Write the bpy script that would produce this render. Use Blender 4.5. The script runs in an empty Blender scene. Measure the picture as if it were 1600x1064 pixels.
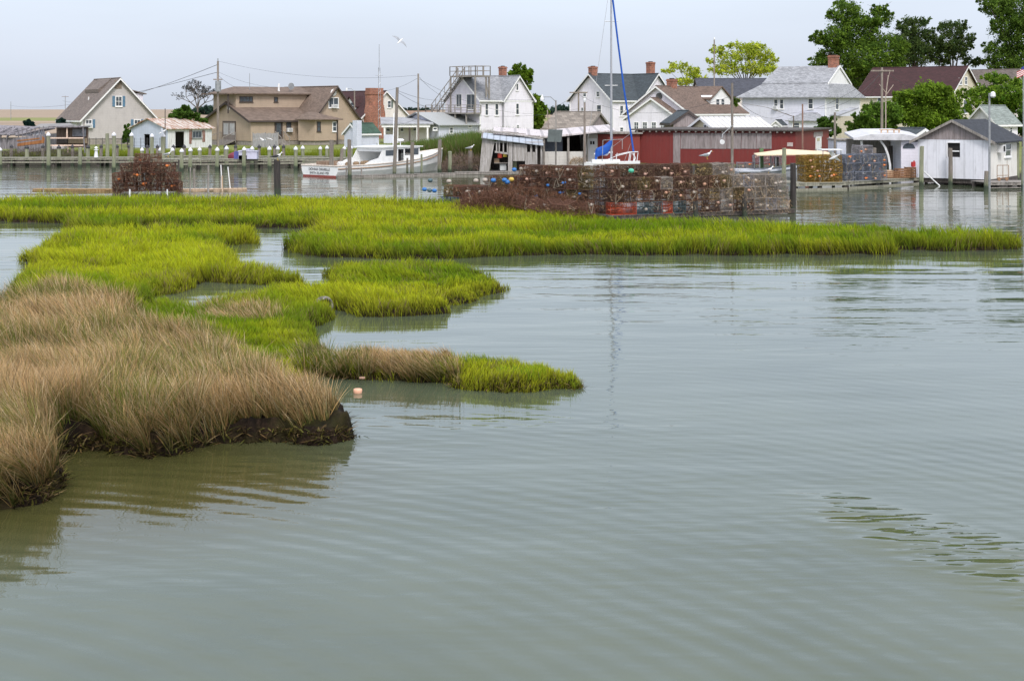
import bpy, math, random
import numpy as np
from mathutils import Vector, Matrix, noise as mnoise
SC = bpy.context.scene
COL = SC.collection
R = math.radians
rng = np.random.default_rng(7)
random.seed(7)

# ---------------------------------------------------------------- camera, sky, sun, exposure
F = 2133.0          # focal length in photo pixels (1600 wide)
H = 5.0             # camera height above the water, metres
HY = 170.0          # row of the horizon in the photo
cam = bpy.data.cameras.new('camera')
cam.sensor_width = 36.0
cam.lens = 36.0 * F / 1600.0
cam.shift_y = -(532.0 - HY) / 1600.0
cam.clip_start = 0.1
cam.clip_end = 12000
camo = bpy.data.objects.new('camera', cam)
COL.objects.link(camo)
camo.location = (0, 0, H)
camo.rotation_euler = (R(90), 0, 0)
SC.camera = camo

SUN_EL, SUN_AZ = 46.0, 168.0      # azimuth clockwise from +Y (view direction): behind and to the right
w = bpy.data.worlds.new('World'); SC.world = w; w.use_nodes = True
nt = w.node_tree; nt.nodes.clear()
out = nt.nodes.new('ShaderNodeOutputWorld')
sky = nt.nodes.new('ShaderNodeTexSky'); sky.sky_type = 'NISHITA'; sky.sun_disc = False
sky.sun_elevation = R(SUN_EL); sky.sun_rotation = R(SUN_AZ); sky.dust_density = 4.0; sky.air_density = 1.2
bg1 = nt.nodes.new('ShaderNodeBackground'); bg1.inputs['Strength'].default_value = 0.055
nt.links.new(sky.outputs[0], bg1.inputs['Color'])
tc = nt.nodes.new('ShaderNodeTexCoord'); sx = nt.nodes.new('ShaderNodeSeparateXYZ')
nt.links.new(tc.outputs['Generated'], sx.inputs[0])
rp = nt.nodes.new('ShaderNodeValToRGB')                     # thin even overcast: blue grey low down, whiter overhead
nt.links.new(sx.outputs['Z'], rp.inputs['Fac'])
cr = rp.color_ramp
cr.elements[0].position = 0.0; cr.elements[0].color = (0.585, 0.635, 0.735, 1)
cr.elements[1].position = 1.0; cr.elements[1].color = (1.15, 1.17, 1.22, 1)
e = cr.elements.new(0.06); e.color = (0.59, 0.655, 0.80, 1)
e = cr.elements.new(0.3); e.color = (0.655, 0.715, 0.86, 1)
e = cr.elements.new(0.6); e.color = (0.98, 1.0, 1.08, 1)
bg2 = nt.nodes.new('ShaderNodeBackground'); bg2.inputs['Strength'].default_value = 0.85
cn = nt.nodes.new('ShaderNodeTexNoise'); cn.inputs['Scale'].default_value = 3.0; cn.inputs['Detail'].default_value = 5     # faint cloud streaks
cm = nt.nodes.new('ShaderNodeMapping'); cm.inputs['Scale'].default_value = (1, 1, 5); nt.links.new(tc.outputs['Generated'], cm.inputs[0]); nt.links.new(cm.outputs[0], cn.inputs['Vector'])
cv = nt.nodes.new('ShaderNodeMapRange'); cv.inputs[1].default_value = 0.3; cv.inputs[2].default_value = 0.7; cv.inputs[3].default_value = 0.95; cv.inputs[4].default_value = 1.05; nt.links.new(cn.outputs['Fac'], cv.inputs[0])
vm = nt.nodes.new('ShaderNodeVectorMath'); vm.operation = 'SCALE'; nt.links.new(rp.outputs[0], vm.inputs[0]); nt.links.new(cv.outputs[0], vm.inputs['Scale'])
nt.links.new(vm.outputs[0], bg2.inputs['Color'])
ad = nt.nodes.new('ShaderNodeAddShader')
nt.links.new(bg1.outputs[0], ad.inputs[0]); nt.links.new(bg2.outputs[0], ad.inputs[1])
nt.links.new(ad.outputs[0], out.inputs[0])

sl = bpy.data.lights.new('sun', 'SUN'); sl.energy = 1.6; sl.angle = R(12); sl.color = (1.0, 0.97, 0.955)
so = bpy.data.objects.new('sun', sl); COL.objects.link(so)
az = R(SUN_AZ); el = R(SUN_EL)
sdir = Vector((math.sin(az) * math.cos(el), math.cos(az) * math.cos(el), math.sin(el)))
so.rotation_euler = (-sdir).to_track_quat('-Z', 'Y').to_euler()
SC.view_settings.view_transform = 'Standard'; SC.view_settings.look = 'None'
SC.view_settings.gamma = 1.0; SC.view_settings.exposure = 0.26
SC.cycles.max_bounces = 6; SC.cycles.transparent_max_bounces = 8

# ---------------------------------------------------------------- photo row/column to metres
def XW(px, Y): return (px - 800.0) / F * Y
def ZW(py, Y): return H - (py - HY) / F * Y
def YW(py, z=0.0): return (H - z) * F / (py - HY)
def PT(px, py, Y): return Vector((XW(px, Y), Y, ZW(py, Y)))

# ---------------------------------------------------------------- materials
MATS = {}
def _base(name, rough=0.8):
    m = bpy.data.materials.new(name); m.use_nodes = True
    b = m.node_tree.nodes['Principled BSDF']; b.inputs['Roughness'].default_value = rough
    return m, m.node_tree, b
def N(nt, t, **kw):
    n = nt.nodes.new(t)
    for k, v in kw.items(): setattr(n, k, v)
    return n
def coords(nt, scale=(1, 1, 1)):
    t = N(nt, 'ShaderNodeTexCoord'); mp = N(nt, 'ShaderNodeMapping'); mp.inputs['Scale'].default_value = scale
    nt.links.new(t.outputs['Object'], mp.inputs[0]); return mp.outputs[0]
def noi(nt, vec, scale, detail=4, rough=0.6):
    n = N(nt, 'ShaderNodeTexNoise'); n.inputs['Scale'].default_value = scale
    n.inputs['Detail'].default_value = detail; n.inputs['Roughness'].default_value = rough
    nt.links.new(vec, n.inputs['Vector']); return n.outputs['Fac']
def ramp(nt, fac, stops):
    r = N(nt, 'ShaderNodeValToRGB'); nt.links.new(fac, r.inputs[0]); c = r.color_ramp
    c.elements[0].position, c.elements[0].color = stops[0][0], (*stops[0][1], 1)
    c.elements[1].position, c.elements[1].color = stops[-1][0], (*stops[-1][1], 1)
    for p, col in stops[1:-1]:
        e = c.elements.new(p); e.color = (*col, 1)
    return r.outputs[0]
def mixc(nt, fac, a, b, mode='MIX'):
    m = N(nt, 'ShaderNodeMix', data_type='RGBA', blend_type=mode)
    for s, v in ((0, fac), (6, a), (7, b)):
        if isinstance(v, (int, float)): m.inputs[s].default_value = v
        elif isinstance(v, tuple): m.inputs[s].default_value = (*v, 1)
        else: nt.links.new(v, m.inputs[s])
    return m.outputs[2]
def math_(nt, op, a, b=0.0, c=0.0):
    m = N(nt, 'ShaderNodeMath', operation=op)
    for i, v in enumerate((a, b, c)):
        if isinstance(v, (int, float)): m.inputs[i].default_value = v
        else: nt.links.new(v, m.inputs[i])
    return m.outputs[0]
def bump(nt, b, h, strength=0.4, dist=0.02):
    n = N(nt, 'ShaderNodeBump'); n.inputs['Strength'].default_value = strength; n.inputs['Distance'].default_value = dist
    nt.links.new(h, n.inputs['Height']); nt.links.new(n.outputs[0], b.inputs['Normal'])
def mul(c, k): return tuple(min(1, x * k) for x in c)

def plain(name, col, rough=0.8, var=0.25, scale=2.0, stretch=(1, 1, 1), col2=None, metal=0.0, bs=0.2):
    if name in MATS: return MATS[name]
    m, nt, b = _base(name, rough); v = coords(nt, stretch)
    f = noi(nt, v, scale, 6, 0.65)
    c = ramp(nt, f, [(0.32, mul(col, 1 - var)), (0.5, col), (0.7, col2 or mul(col, 1 + var * 0.6))])
    nt.links.new(c, b.inputs['Base Color']); b.inputs['Metallic'].default_value = metal
    if bs: bump(nt, b, noi(nt, v, scale * 6), bs, 0.01)
    MATS[name] = m; return m

def siding(name, col, pitch=0.2, dirt=0.12, dirtcol=(0.25, 0.23, 0.2), vertical=False):
    if name in MATS: return MATS[name]
    m, nt, b = _base(name, 0.65); v = coords(nt)
    s = N(nt, 'ShaderNodeSeparateXYZ'); nt.links.new(v, s.inputs[0])
    src = s.outputs['Z']
    if vertical: src = math_(nt, 'ADD', s.outputs['X'], s.outputs['Y'])
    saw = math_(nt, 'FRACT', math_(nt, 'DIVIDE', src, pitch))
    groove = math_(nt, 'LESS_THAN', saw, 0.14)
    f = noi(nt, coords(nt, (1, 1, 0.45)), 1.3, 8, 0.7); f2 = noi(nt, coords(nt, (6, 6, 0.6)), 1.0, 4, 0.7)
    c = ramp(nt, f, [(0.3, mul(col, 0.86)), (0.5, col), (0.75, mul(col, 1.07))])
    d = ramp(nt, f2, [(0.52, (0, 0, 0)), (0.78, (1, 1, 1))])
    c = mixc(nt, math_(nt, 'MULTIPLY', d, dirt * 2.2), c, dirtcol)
    c = mixc(nt, math_(nt, 'MULTIPLY', groove, 0.22), c, mul(col, 0.45))  # shade line in each board groove, painted into the colour
    nt.links.new(c, b.inputs['Base Color']); bump(nt, b, saw, 0.5, 0.02)
    MATS[name] = m; return m

def shingle(name, col, size=0.3, var=0.3, streak=0.15):
    if name in MATS: return MATS[name]
    m, nt, b = _base(name, 0.9)
    v = coords(nt, (1, 1, 1.6))
    br = N(nt, 'ShaderNodeTexBrick'); br.inputs['Scale'].default_value = 1.0 / size / 2
    br.inputs['Mortar Size'].default_value = 0.015
    br.inputs['Color1'].default_value = (*mul(col, 1 - var), 1); br.inputs['Color2'].default_value = (*mul(col, 1 + var * .6), 1)
    br.inputs['Mortar'].default_value = (*mul(col, 0.55), 1)
    # run courses across the slope
    cb = N(nt, 'ShaderNodeCombineXYZ'); s = N(nt, 'ShaderNodeSeparateXYZ'); nt.links.new(v, s.inputs[0])
    nt.links.new(math_(nt, 'ADD', s.outputs['X'], s.outputs['Y']), cb.inputs[0]); nt.links.new(s.outputs['Z'], cb.inputs[1])
    nt.links.new(cb.outputs[0], br.inputs['Vector'])
    f = noi(nt, coords(nt, (1, 1, .5)), 0.7, 7, 0.7)
    c = mixc(nt, 0.75, br.outputs['Color'], ramp(nt, f, [(0.3, mul((1, 1, 1), 0.7)), (0.5, (.95, .95, .95)), (0.75, (1, 1, 1))]), 'MULTIPLY')
    nt.links.new(c, b.inputs['Base Color']); bump(nt, b, br.outputs['Fac'], -0.4, 0.01)
    MATS[name] = m; return m

def brick(name, col):
    if name in MATS: return MATS[name]
    m, nt, b = _base(name, 0.9)
    v = coords(nt); cb = N(nt, 'ShaderNodeCombineXYZ'); s = N(nt, 'ShaderNodeSeparateXYZ'); nt.links.new(v, s.inputs[0])
    nt.links.new(math_(nt, 'ADD', s.outputs['X'], s.outputs['Y']), cb.inputs[0]); nt.links.new(s.outputs['Z'], cb.inputs[1])
    br = N(nt, 'ShaderNodeTexBrick'); br.inputs['Scale'].default_value = 2.2; br.inputs['Mortar Size'].default_value = 0.02
    br.inputs['Color1'].default_value = (*mul(col, .7), 1); br.inputs['Color2'].default_value = (*mul(col, 1.35), 1)
    br.inputs['Mortar'].default_value = (.32, .27, .23, 1); nt.links.new(cb.outputs[0], br.inputs['Vector'])
    c = mixc(nt, 0.6, br.outputs['Color'], ramp(nt, noi(nt, v, 1.2, 5), [(0.3, (.5, .5, .5)), (0.7, (1, 1, 1))]), 'MULTIPLY')
    nt.links.new(c, b.inputs['Base Color']); MATS[name] = m; return m

def wood(name, col, col2, scale=1.0, rough=0.9):
    if name in MATS: return MATS[name]
    m, nt, b = _base(name, rough); v = coords(nt, (7 * scale, 7 * scale, 0.8 * scale))
    f = noi(nt, v, 1.6, 7, 0.75)
    c = ramp(nt, f, [(0.3, mul(col, 0.55)), (0.45, col), (0.62, col2), (0.8, mul(col2, 1.15))])
    nt.links.new(c, b.inputs['Base Color']); bump(nt, b, f, 0.5, 0.01)
    MATS[name] = m; return m

def piling_mat(name, col, col2, wet=(0.035, 0.05, 0.03), algae=(0.10, 0.14, 0.06)):
    if name in MATS: return MATS[name]
    m, nt, b = _base(name, 0.85); v = coords(nt, (9, 9, 0.9)); f = noi(nt, v, 1.5, 7, 0.75)
    c = ramp(nt, f, [(0.3, mul(col, .6)), (0.5, col), (0.7, col2)])
    s = N(nt, 'ShaderNodeSeparateXYZ'); nt.links.new(coords(nt), s.inputs[0])
    z = math_(nt, 'ADD', s.outputs['Z'], math_(nt, 'MULTIPLY', f, 0.5))
    a = math_(nt, 'SUBTRACT', 1.15, z); a = math_(nt, 'MULTIPLY', a, 1.4)
    cl = N(nt, 'ShaderNodeClamp'); nt.links.new(a, cl.inputs[0])
    c = mixc(nt, math_(nt, 'MULTIPLY', cl.outputs[0], .7), c, algae)
    a2 = math_(nt, 'MULTIPLY', math_(nt, 'SUBTRACT', 0.62, z), 6.0); cl2 = N(nt, 'ShaderNodeClamp'); nt.links.new(a2, cl2.inputs[0])
    c = mixc(nt, cl2.outputs[0], c, wet)
    nt.links.new(c, b.inputs['Base Color']); bump(nt, b, f, 0.5, 0.01); MATS[name] = m; return m

def metalroof(name, col, rust, amount=0.5, pitch=0.6):
    if name in MATS: return MATS[name]
    m, nt, b = _base(name, 0.55); s = N(nt, 'ShaderNodeSeparateXYZ'); nt.links.new(coords(nt), s.inputs[0])
    saw = math_(nt, 'FRACT', math_(nt, 'DIVIDE', s.outputs['X'], pitch)); rib = math_(nt, 'LESS_THAN', saw, 0.2)
    f = noi(nt, coords(nt, (2.6, .5, .5)), 1.6, 7, 0.75)
    c = mixc(nt, ramp(nt, f, [(0.62 - amount * .3, (0, 0, 0)), (0.72 - amount * .3, (1, 1, 1))]), col, rust)
    c = mixc(nt, math_(nt, 'MULTIPLY', rib, 0.6), c, mul(col, .4))
    nt.links.new(c, b.inputs['Base Color']); bump(nt, b, rib, 0.5, 0.03); MATS[name] = m; return m

def attrmat(name, transl=0.3, rough=0.7, sheen=0.0):
    if name in MATS: return MATS[name]
    m, nt, b = _base(name, rough)
    a = N(nt, 'ShaderNodeAttribute'); a.attribute_name = 'Col'
    nt.links.new(a.outputs['Color'], b.inputs['Base Color'])
    b.inputs['Specular IOR Level'].default_value = 0.08
    t = N(nt, 'ShaderNodeBsdfTranslucent'); nt.links.new(a.outputs['Color'], t.inputs[0])
    mx = N(nt, 'ShaderNodeMixShader'); mx.inputs[0].default_value = transl
    nt.links.new(b.outputs[0], mx.inputs[1]); nt.links.new(t.outputs[0], mx.inputs[2])
    nt.links.new(mx.outputs[0], nt.nodes['Material Output'].inputs[0]); MATS[name] = m; return m

GLASS = plain('window_glass', (0.07, 0.085, 0.10), 0.12, 0.5, 1.5, bs=0)
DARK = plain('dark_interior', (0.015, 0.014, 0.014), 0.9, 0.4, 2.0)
WHITE = plain('white_paint', (0.74, 0.75, 0.76), 0.6, 0.12, 2.0)
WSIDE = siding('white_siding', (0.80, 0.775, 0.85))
TRIM = plain('white_trim', (0.8, 0.8, 0.8), 0.6, 0.08, 3.0)
GREYW = wood('weathered_grey_wood', (0.22, 0.2, 0.18), (0.36, 0.33, 0.3))
DKWOOD = wood('dark_wet_wood', (0.06, 0.05, 0.045), (0.11, 0.095, 0.085))
PALEW = wood('pale_new_wood', (0.5, 0.36, 0.24), (0.62, 0.47, 0.34))
DOCKW = wood('dock_plank', (0.20, 0.195, 0.15), (0.32, 0.31, 0.25))
PIL_G = piling_mat('green_treated_piling', (0.23, 0.24, 0.16), (0.34, 0.34, 0.25))
PIL_W = piling_mat('grey_weathered_piling', (0.19, 0.165, 0.14), (0.30, 0.265, 0.23))
PIL_D = piling_mat('dark_tarred_piling', (0.035, 0.03, 0.028), (0.07, 0.06, 0.055), algae=(.03, .035, .025))
GREYMET = plain('dull_grey_metal', (0.35, 0.36, 0.37), 0.45, 0.3, 3, metal=0.6)
WIREM = plain('black_cable', (0.05, 0.05, 0.055), 0.6, .1, 2, bs=0)
BRICK = brick('red_chimney_brick', (0.34, 0.12, 0.07))

# ---------------------------------------------------------------- mesh building
class MB:
    def __init__(s): s.v = []; s.f = []
    def add(s, vs, fs):
        n = len(s.v); s.v += [tuple(p) for p in vs]; s.f += [tuple(i + n for i in f) for f in fs]; return s
    def box(s, x0, x1, y0, y1, z0, z1, M=None):
        vs = [Vector(p) for p in ((x0, y0, z0), (x1, y0, z0), (x1, y1, z0), (x0, y1, z0), (x0, y0, z1), (x1, y0, z1), (x1, y1, z1), (x0, y1, z1))]
        if M: vs = [M @ p for p in vs]
        return s.add(vs, [(0, 3, 2, 1), (4, 5, 6, 7), (0, 1, 5, 4), (1, 2, 6, 5), (2, 3, 7, 6), (3, 0, 4, 7)])
    def prism(s, poly, d):      # poly: 3D points, d: extrusion vector
        n = len(poly); d = Vector(d); p = [Vector(q) for q in poly]
        return s.add(p + [q + d for q in p], [tuple(range(n))[::-1], tuple(range(n, 2 * n))] + [(i, (i + 1) % n, n + (i + 1) % n, n + i) for i in range(n)])
    def tube(s, p0, p1, r0, r1=None, n=8, cap=True):
        p0 = Vector(p0); p1 = Vector(p1); r1 = r0 if r1 is None else r1
        d = (p1 - p0).normalized(); a = d.orthogonal().normalized(); b = d.cross(a)
        vs = []
        for p, r in ((p0, r0), (p1, r1)):
            for i in range(n):
                t = 2 * math.pi * i / n; vs.append(p + a * math.cos(t) * r + b * math.sin(t) * r)
        fs = [(i, (i + 1) % n, n + (i + 1) % n, n + i) for i in range(n)]
        if cap: fs += [tuple(range(n))[::-1], tuple(range(n, 2 * n))]
        return s.add(vs, fs)
    def path(s, pts, r, n=6):
        for a, b in zip(pts[:-1], pts[1:]):
            if (Vector(b) - Vector(a)).length > 1e-4: s.tube(a, b, r if not callable(r) else r(a), n=n)
        return s
    def loft(s, rings, closed=True, caps=True):
        n = len(rings[0]); vs = [p for r in rings for p in r]; fs = []
        for k in range(len(rings) - 1):
            for i in range(n if closed else n - 1):
                j = (i + 1) % n; fs.append((k * n + i, k * n + j, (k + 1) * n + j, (k + 1) * n + i))
        if caps: fs += [tuple(range(n))[::-1], tuple(range((len(rings) - 1) * n, len(rings) * n))]
        return s.add(vs, fs)
    def ball(s, c, rx, ry=None, rz=None, nu=10, nv=7):
        ry = ry or rx; rz = rz or rx; c = Vector(c)
        rings = []
        for k in range(1, nv):
            t = math.pi * k / nv
            rings.append([c + Vector((rx * math.sin(t) * math.cos(2 * math.pi * i / nu), ry * math.sin(t) * math.sin(2 * math.pi * i / nu), -rz * math.cos(t))) for i in range(nu)])
        return s.loft(rings)
    def build(s, name, mat, parent=None, smooth=False, loc=None):
        me = bpy.data.meshes.new(name); me.from_pydata([tuple(p) for p in s.v], [], s.f); me.update()
        me.materials.append(mat)
        if smooth:
            me.polygons.foreach_set('use_smooth', [True] * len(me.polygons))
        o = bpy.data.objects.new(name, me); COL.objects.link(o)
        if parent: o.parent = parent
        if loc: o.location = loc
        return o
def tag(o, label=None, cat=None, group=None, kind=None):
    if label: o['label'] = label
    if cat: o['category'] = cat
    if group: o['group'] = group
    if kind: o['kind'] = kind
    return o
def thing(name, label, cat, loc=(0, 0, 0), rz=0.0, group=None):
    o = bpy.data.objects.new(name, None); COL.objects.link(o); o.location = loc; o.rotation_euler = (0, 0, rz)
    o.empty_display_size = 0.2
    return tag(o, label, cat, group)
def copy_thing(o, loc, rot, label=None, group=None, scale=None):
    c = o.copy(); COL.objects.link(c); c.location = loc; c.rotation_euler = rot
    if scale: c.scale = scale
    if label: c['label'] = label
    if group: c['group'] = group
    for ch in o.children:
        d = ch.copy(); COL.objects.link(d); d.parent = c
        for g in ch.children:
            e = g.copy(); COL.objects.link(e); e.parent = d
    return c

def bigmesh(name, verts, faces_flat, sizes, mat, cols=None, parent=None):
    me = bpy.data.meshes.new(name)
    me.vertices.add(len(verts)); me.vertices.foreach_set('co', verts.astype(np.float32).ravel())
    me.loops.add(len(faces_flat)); me.loops.foreach_set('vertex_index', faces_flat.astype(np.int32))
    st = np.concatenate([[0], np.cumsum(sizes)[:-1]]).astype(np.int32)
    me.polygons.add(len(sizes)); me.polygons.foreach_set('loop_start', st)
    try: me.polygons.foreach_set('loop_total', sizes.astype(np.int32))
    except Exception: pass
    me.update(calc_edges=True)
    if cols is not None:
        a = me.color_attributes.new('Col', 'FLOAT_COLOR', 'POINT')
        c4 = np.ones((len(verts), 4), np.float32); c4[:, :3] = cols
        a.data.foreach_set('color', c4.ravel())
    me.materials.append(mat)
    o = bpy.data.objects.new(name, me); COL.objects.link(o)
    if parent: o.parent = parent
    return o

def vnoise(x, y, s, seed=0):     # smooth value noise, numpy
    x = np.asarray(x) * s + seed * 17.3; y = np.asarray(y) * s + seed * 9.1
    xi = np.floor(x); yi = np.floor(y); fx = x - xi; fy = y - yi
    fx = fx * fx * (3 - 2 * fx); fy = fy * fy * (3 - 2 * fy)
    def h(a, b): return np.modf(np.abs(np.sin(a * 127.1 + b * 311.7 + seed) * 43758.5453))[0]
    return (h(xi, yi) * (1 - fx) + h(xi + 1, yi) * fx) * (1 - fy) + (h(xi, yi + 1) * (1 - fx) + h(xi + 1, yi + 1) * fx) * fy

def blades(name, P, hgt, wid, lean, cbase, ctip, mat, parent=None, curve=0.5, cpow=1.0):
    """one ribbon per point: P (n,3), hgt (n), wid (n), lean (n,2) horizontal tip offset, colours (n,3)"""
    n = len(P); lv = np.array([0.0, 0.36, 0.72, 1.0])
    ang = rng.uniform(0, np.pi, n); wx = np.cos(ang) * wid; wy = np.sin(ang) * wid * 0.8
    V = np.zeros((n, 7, 3)); C = np.zeros((n, 7, 3)); k = 0
    for t in lv:
        c = np.stack([P[:, 0] + lean[:, 0] * t ** (1 + curve), P[:, 1] + lean[:, 1] * t ** (1 + curve), P[:, 2] + hgt * t * (1 - 0.12 * t * t)], 1)
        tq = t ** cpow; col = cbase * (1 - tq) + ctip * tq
        ww = (1.0, 0.9, 0.6, 0)[int(round(t / 0.36)) if t < 1 else 3]
        if t < 1:
            off = np.stack([wx, wy, np.zeros(n)], 1) * 0.5 * ww
            V[:, k] = c - off; V[:, k + 1] = c + off; C[:, k] = col; C[:, k + 1] = col; k += 2
        else: V[:, k] = c; C[:, k] = col
    idx = np.array([0, 1, 3, 2, 2, 3, 5, 4, 4, 5, 6]); fl = (np.arange(n)[:, None] * 7 + idx).ravel()
    return bigmesh(name, V.reshape(-1, 3), fl, np.tile([4, 4, 3], n), mat, C.reshape(-1, 3), parent)

def along(C, d, px):      # distance from C along horizontal d at which column px is reached
    k = (px - 800.0) / F
    return (k * C[1] - C[0]) / (d[0] - k * d[1])

# ================================================================= SETTING: water, marsh, village ground
def water_mat():
    m, nt, b = _base('murky_water', 0.03)
    b.inputs['IOR'].default_value = 1.53
    v = coords(nt)
    c = ramp(nt, noi(nt, coords(nt, (.25, .25, 1)), 1, 3), [(0.3, (0.066, 0.084, 0.050)), (0.7, (0.096, 0.116, 0.074))])
    # bank reflection painted in as olive, plus muddy shallows, off the left foreground bank
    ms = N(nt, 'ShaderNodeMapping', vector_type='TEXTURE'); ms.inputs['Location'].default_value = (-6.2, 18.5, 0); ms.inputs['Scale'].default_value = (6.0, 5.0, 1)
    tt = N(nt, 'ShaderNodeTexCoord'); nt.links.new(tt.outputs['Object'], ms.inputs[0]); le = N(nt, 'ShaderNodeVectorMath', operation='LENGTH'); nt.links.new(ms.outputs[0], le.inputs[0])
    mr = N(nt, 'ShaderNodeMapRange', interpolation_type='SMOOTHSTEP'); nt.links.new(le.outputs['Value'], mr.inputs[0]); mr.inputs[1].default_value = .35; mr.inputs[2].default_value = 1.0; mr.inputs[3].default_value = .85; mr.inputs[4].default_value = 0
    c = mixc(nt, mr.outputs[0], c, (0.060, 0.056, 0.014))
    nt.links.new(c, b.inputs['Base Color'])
    def wav(sc, amp, det=2.0, stretch=(0.3, 1, 1), rot=0.0):
        t = N(nt, 'ShaderNodeTexCoord'); mp = N(nt, 'ShaderNodeMapping'); mp.inputs['Scale'].default_value = stretch
        mp.inputs['Rotation'].default_value = (0, 0, rot); nt.links.new(t.outputs['Object'], mp.inputs[0])
        return math_(nt, 'MULTIPLY', noi(nt, mp.outputs[0], sc, det, 0.5), amp)
    # fine ripples come in cat's-paws
    patch = ramp(nt, noi(nt, coords(nt, (.045, .09, 1)), 1, 3), [(0.38, (0.12, .12, .12)), (0.62, (1, 1, 1))])
    h1 = math_(nt, 'MULTIPLY', wav(5.0, 0.008, 2), patch)
    h2 = math_(nt, 'MULTIPLY', wav(2.0, 0.026, 2, (.25, 1, 1), R(4)), patch)
    h3 = wav(0.55, 0.045, 1.0, (0.3, 1, 1), R(-5))
    # long curved wake rings spreading from the left foreground
    t = N(nt, 'ShaderNodeTexCoord'); mp = N(nt, 'ShaderNodeMapping'); mp.inputs['Location'].default_value = (8.5, -5.5, 0)
    nt.links.new(t.outputs['Object'], mp.inputs[0])
    wv = N(nt, 'ShaderNodeTexWave', wave_type='RINGS', rings_direction='Z', wave_profile='SIN')
    wv.inputs['Scale'].default_value = 0.85; wv.inputs['Distortion'].default_value = 4.5; wv.inputs['Detail'].default_value = 2; wv.inputs['Detail Scale'].default_value = 0.22
    nt.links.new(mp.outputs[0], wv.inputs['Vector'])
    s = N(nt, 'ShaderNodeSeparateXYZ'); nt.links.new(v, s.inputs[0])
    near = N(nt, 'ShaderNodeMapRange'); nt.links.new(s.outputs['Y'], near.inputs[0])
    near.inputs[1].default_value = 11; near.inputs[2].default_value = 28; near.inputs[3].default_value = 1; near.inputs[4].default_value = 0.0
    rmask = ramp(nt, noi(nt, coords(nt, (.16, .22, 1)), 1.0, 2), [(0.36, (.22, .22, .22)), (0.64, (1, 1, 1))])
    h4 = math_(nt, 'MULTIPLY', math_(nt, 'MULTIPLY', math_(nt, 'MULTIPLY', wv.outputs['Fac'], 0.0085), near.outputs[0]), rmask)
    hh = math_(nt, 'ADD', math_(nt, 'ADD', h1, h2), math_(nt, 'ADD', h3, h4))
    # choppier diagonal streak of wavelets in the right foreground
    mp2 = N(nt, 'ShaderNodeMapping', vector_type='TEXTURE'); mp2.inputs['Location'].default_value = (5.45, 14.5, 0); mp2.inputs['Rotation'].default_value = (0, 0, R(-62)); mp2.inputs['Scale'].default_value = (3.9, .9, 1)
    nt.links.new(t.outputs['Object'], mp2.inputs[0]); ln_ = N(nt, 'ShaderNodeVectorMath', operation='LENGTH'); nt.links.new(mp2.outputs[0], ln_.inputs[0])
    mk = N(nt, 'ShaderNodeMapRange', interpolation_type='SMOOTHSTEP'); nt.links.new(ln_.outputs['Value'], mk.inputs[0]); mk.inputs[1].default_value = 0.0; mk.inputs[2].default_value = 1.25; mk.inputs[3].default_value = 1; mk.inputs[4].default_value = 0
    h5 = math_(nt, 'MULTIPLY', wav(2.7, 0.18, 1.5, (0.45, 1.3, 1), R(14)), mk.outputs[0])
    hh = math_(nt, 'ADD', hh, h5)
    bump(nt, b, hh, 1.0, 1.0)
    # wind-roughened sheen varies slightly
    return m
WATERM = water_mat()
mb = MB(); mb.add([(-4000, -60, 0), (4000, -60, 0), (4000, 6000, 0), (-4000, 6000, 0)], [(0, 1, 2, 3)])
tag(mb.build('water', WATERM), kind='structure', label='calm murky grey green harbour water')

POLY_C = [(-140, 324), (60, 319), (170, 317), (300, 318), (430, 317), (560, 317), (680, 322), (800, 336), (930, 350), (1000, 354), (1120, 360), (1240, 362), (1300, 364), (1385, 368), (1415, 375), (1480, 377), (1560, 377), (1592, 384), (1582, 391), (1500, 394), (1408, 391), (1400, 398), (1200, 399), (1000, 399), (840, 399), (760, 401), (700, 406), (600, 405), (520, 403), (465, 398), (448, 392), (470, 378), (505, 367), (508, 358), (400, 356), (339, 355), (230, 355), (200, 362), (172, 366), (110, 362), (96, 349), (0, 347), (-140, 347)]
POLY_B = [(38, 404), (60, 395), (105, 378), (172, 374), (250, 368), (335, 366), (398, 374), (398, 382), (345, 386), (350, 400), (358, 418), (372, 428), (440, 435), (475, 441), (470, 446), (400, 446), (345, 443), (322, 442), (290, 454), (240, 465), (230, 500), (60, 490), (10, 470), (30, 448), (50, 428), (40, 414)]
POLY_D = [(515, 432), (540, 425), (640, 423), (730, 428), (785, 447), (791, 460), (760, 468), (715, 476), (706, 490), (640, 495), (556, 497), (540, 488), (522, 484), (524, 500), (485, 512), (490, 528), (500, 574), (600, 572), (700, 574), (760, 577), (830, 584), (880, 591), (903, 599), (895, 608), (850, 615), (780, 612), (700, 606), (560, 599), (500, 592), (470, 596), (445, 628), (330, 585), (200, 520), (250, 474), (285, 494), (345, 486), (400, 474), (440, 465), (512, 460)]
POLY_H = [(-160, 512), (20, 508), (60, 494), (130, 482), (200, 510), (300, 566), (400, 604), (440, 626), (470, 646), (500, 655), (545, 664), (578, 684), (560, 691), (525, 696), (430, 694), (337, 698), (300, 708), (262, 718), (210, 715), (160, 706), (101, 705), (94, 720), (108, 740), (99, 763), (60, 790), (0, 799), (-200, 806)]
def towl(poly): return np.array([(XW(x, YW(y)), YW(y)) for x, y in poly])
WP = [towl(p) for p in (POLY_C, POLY_B, POLY_D, POLY_H)]
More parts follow.
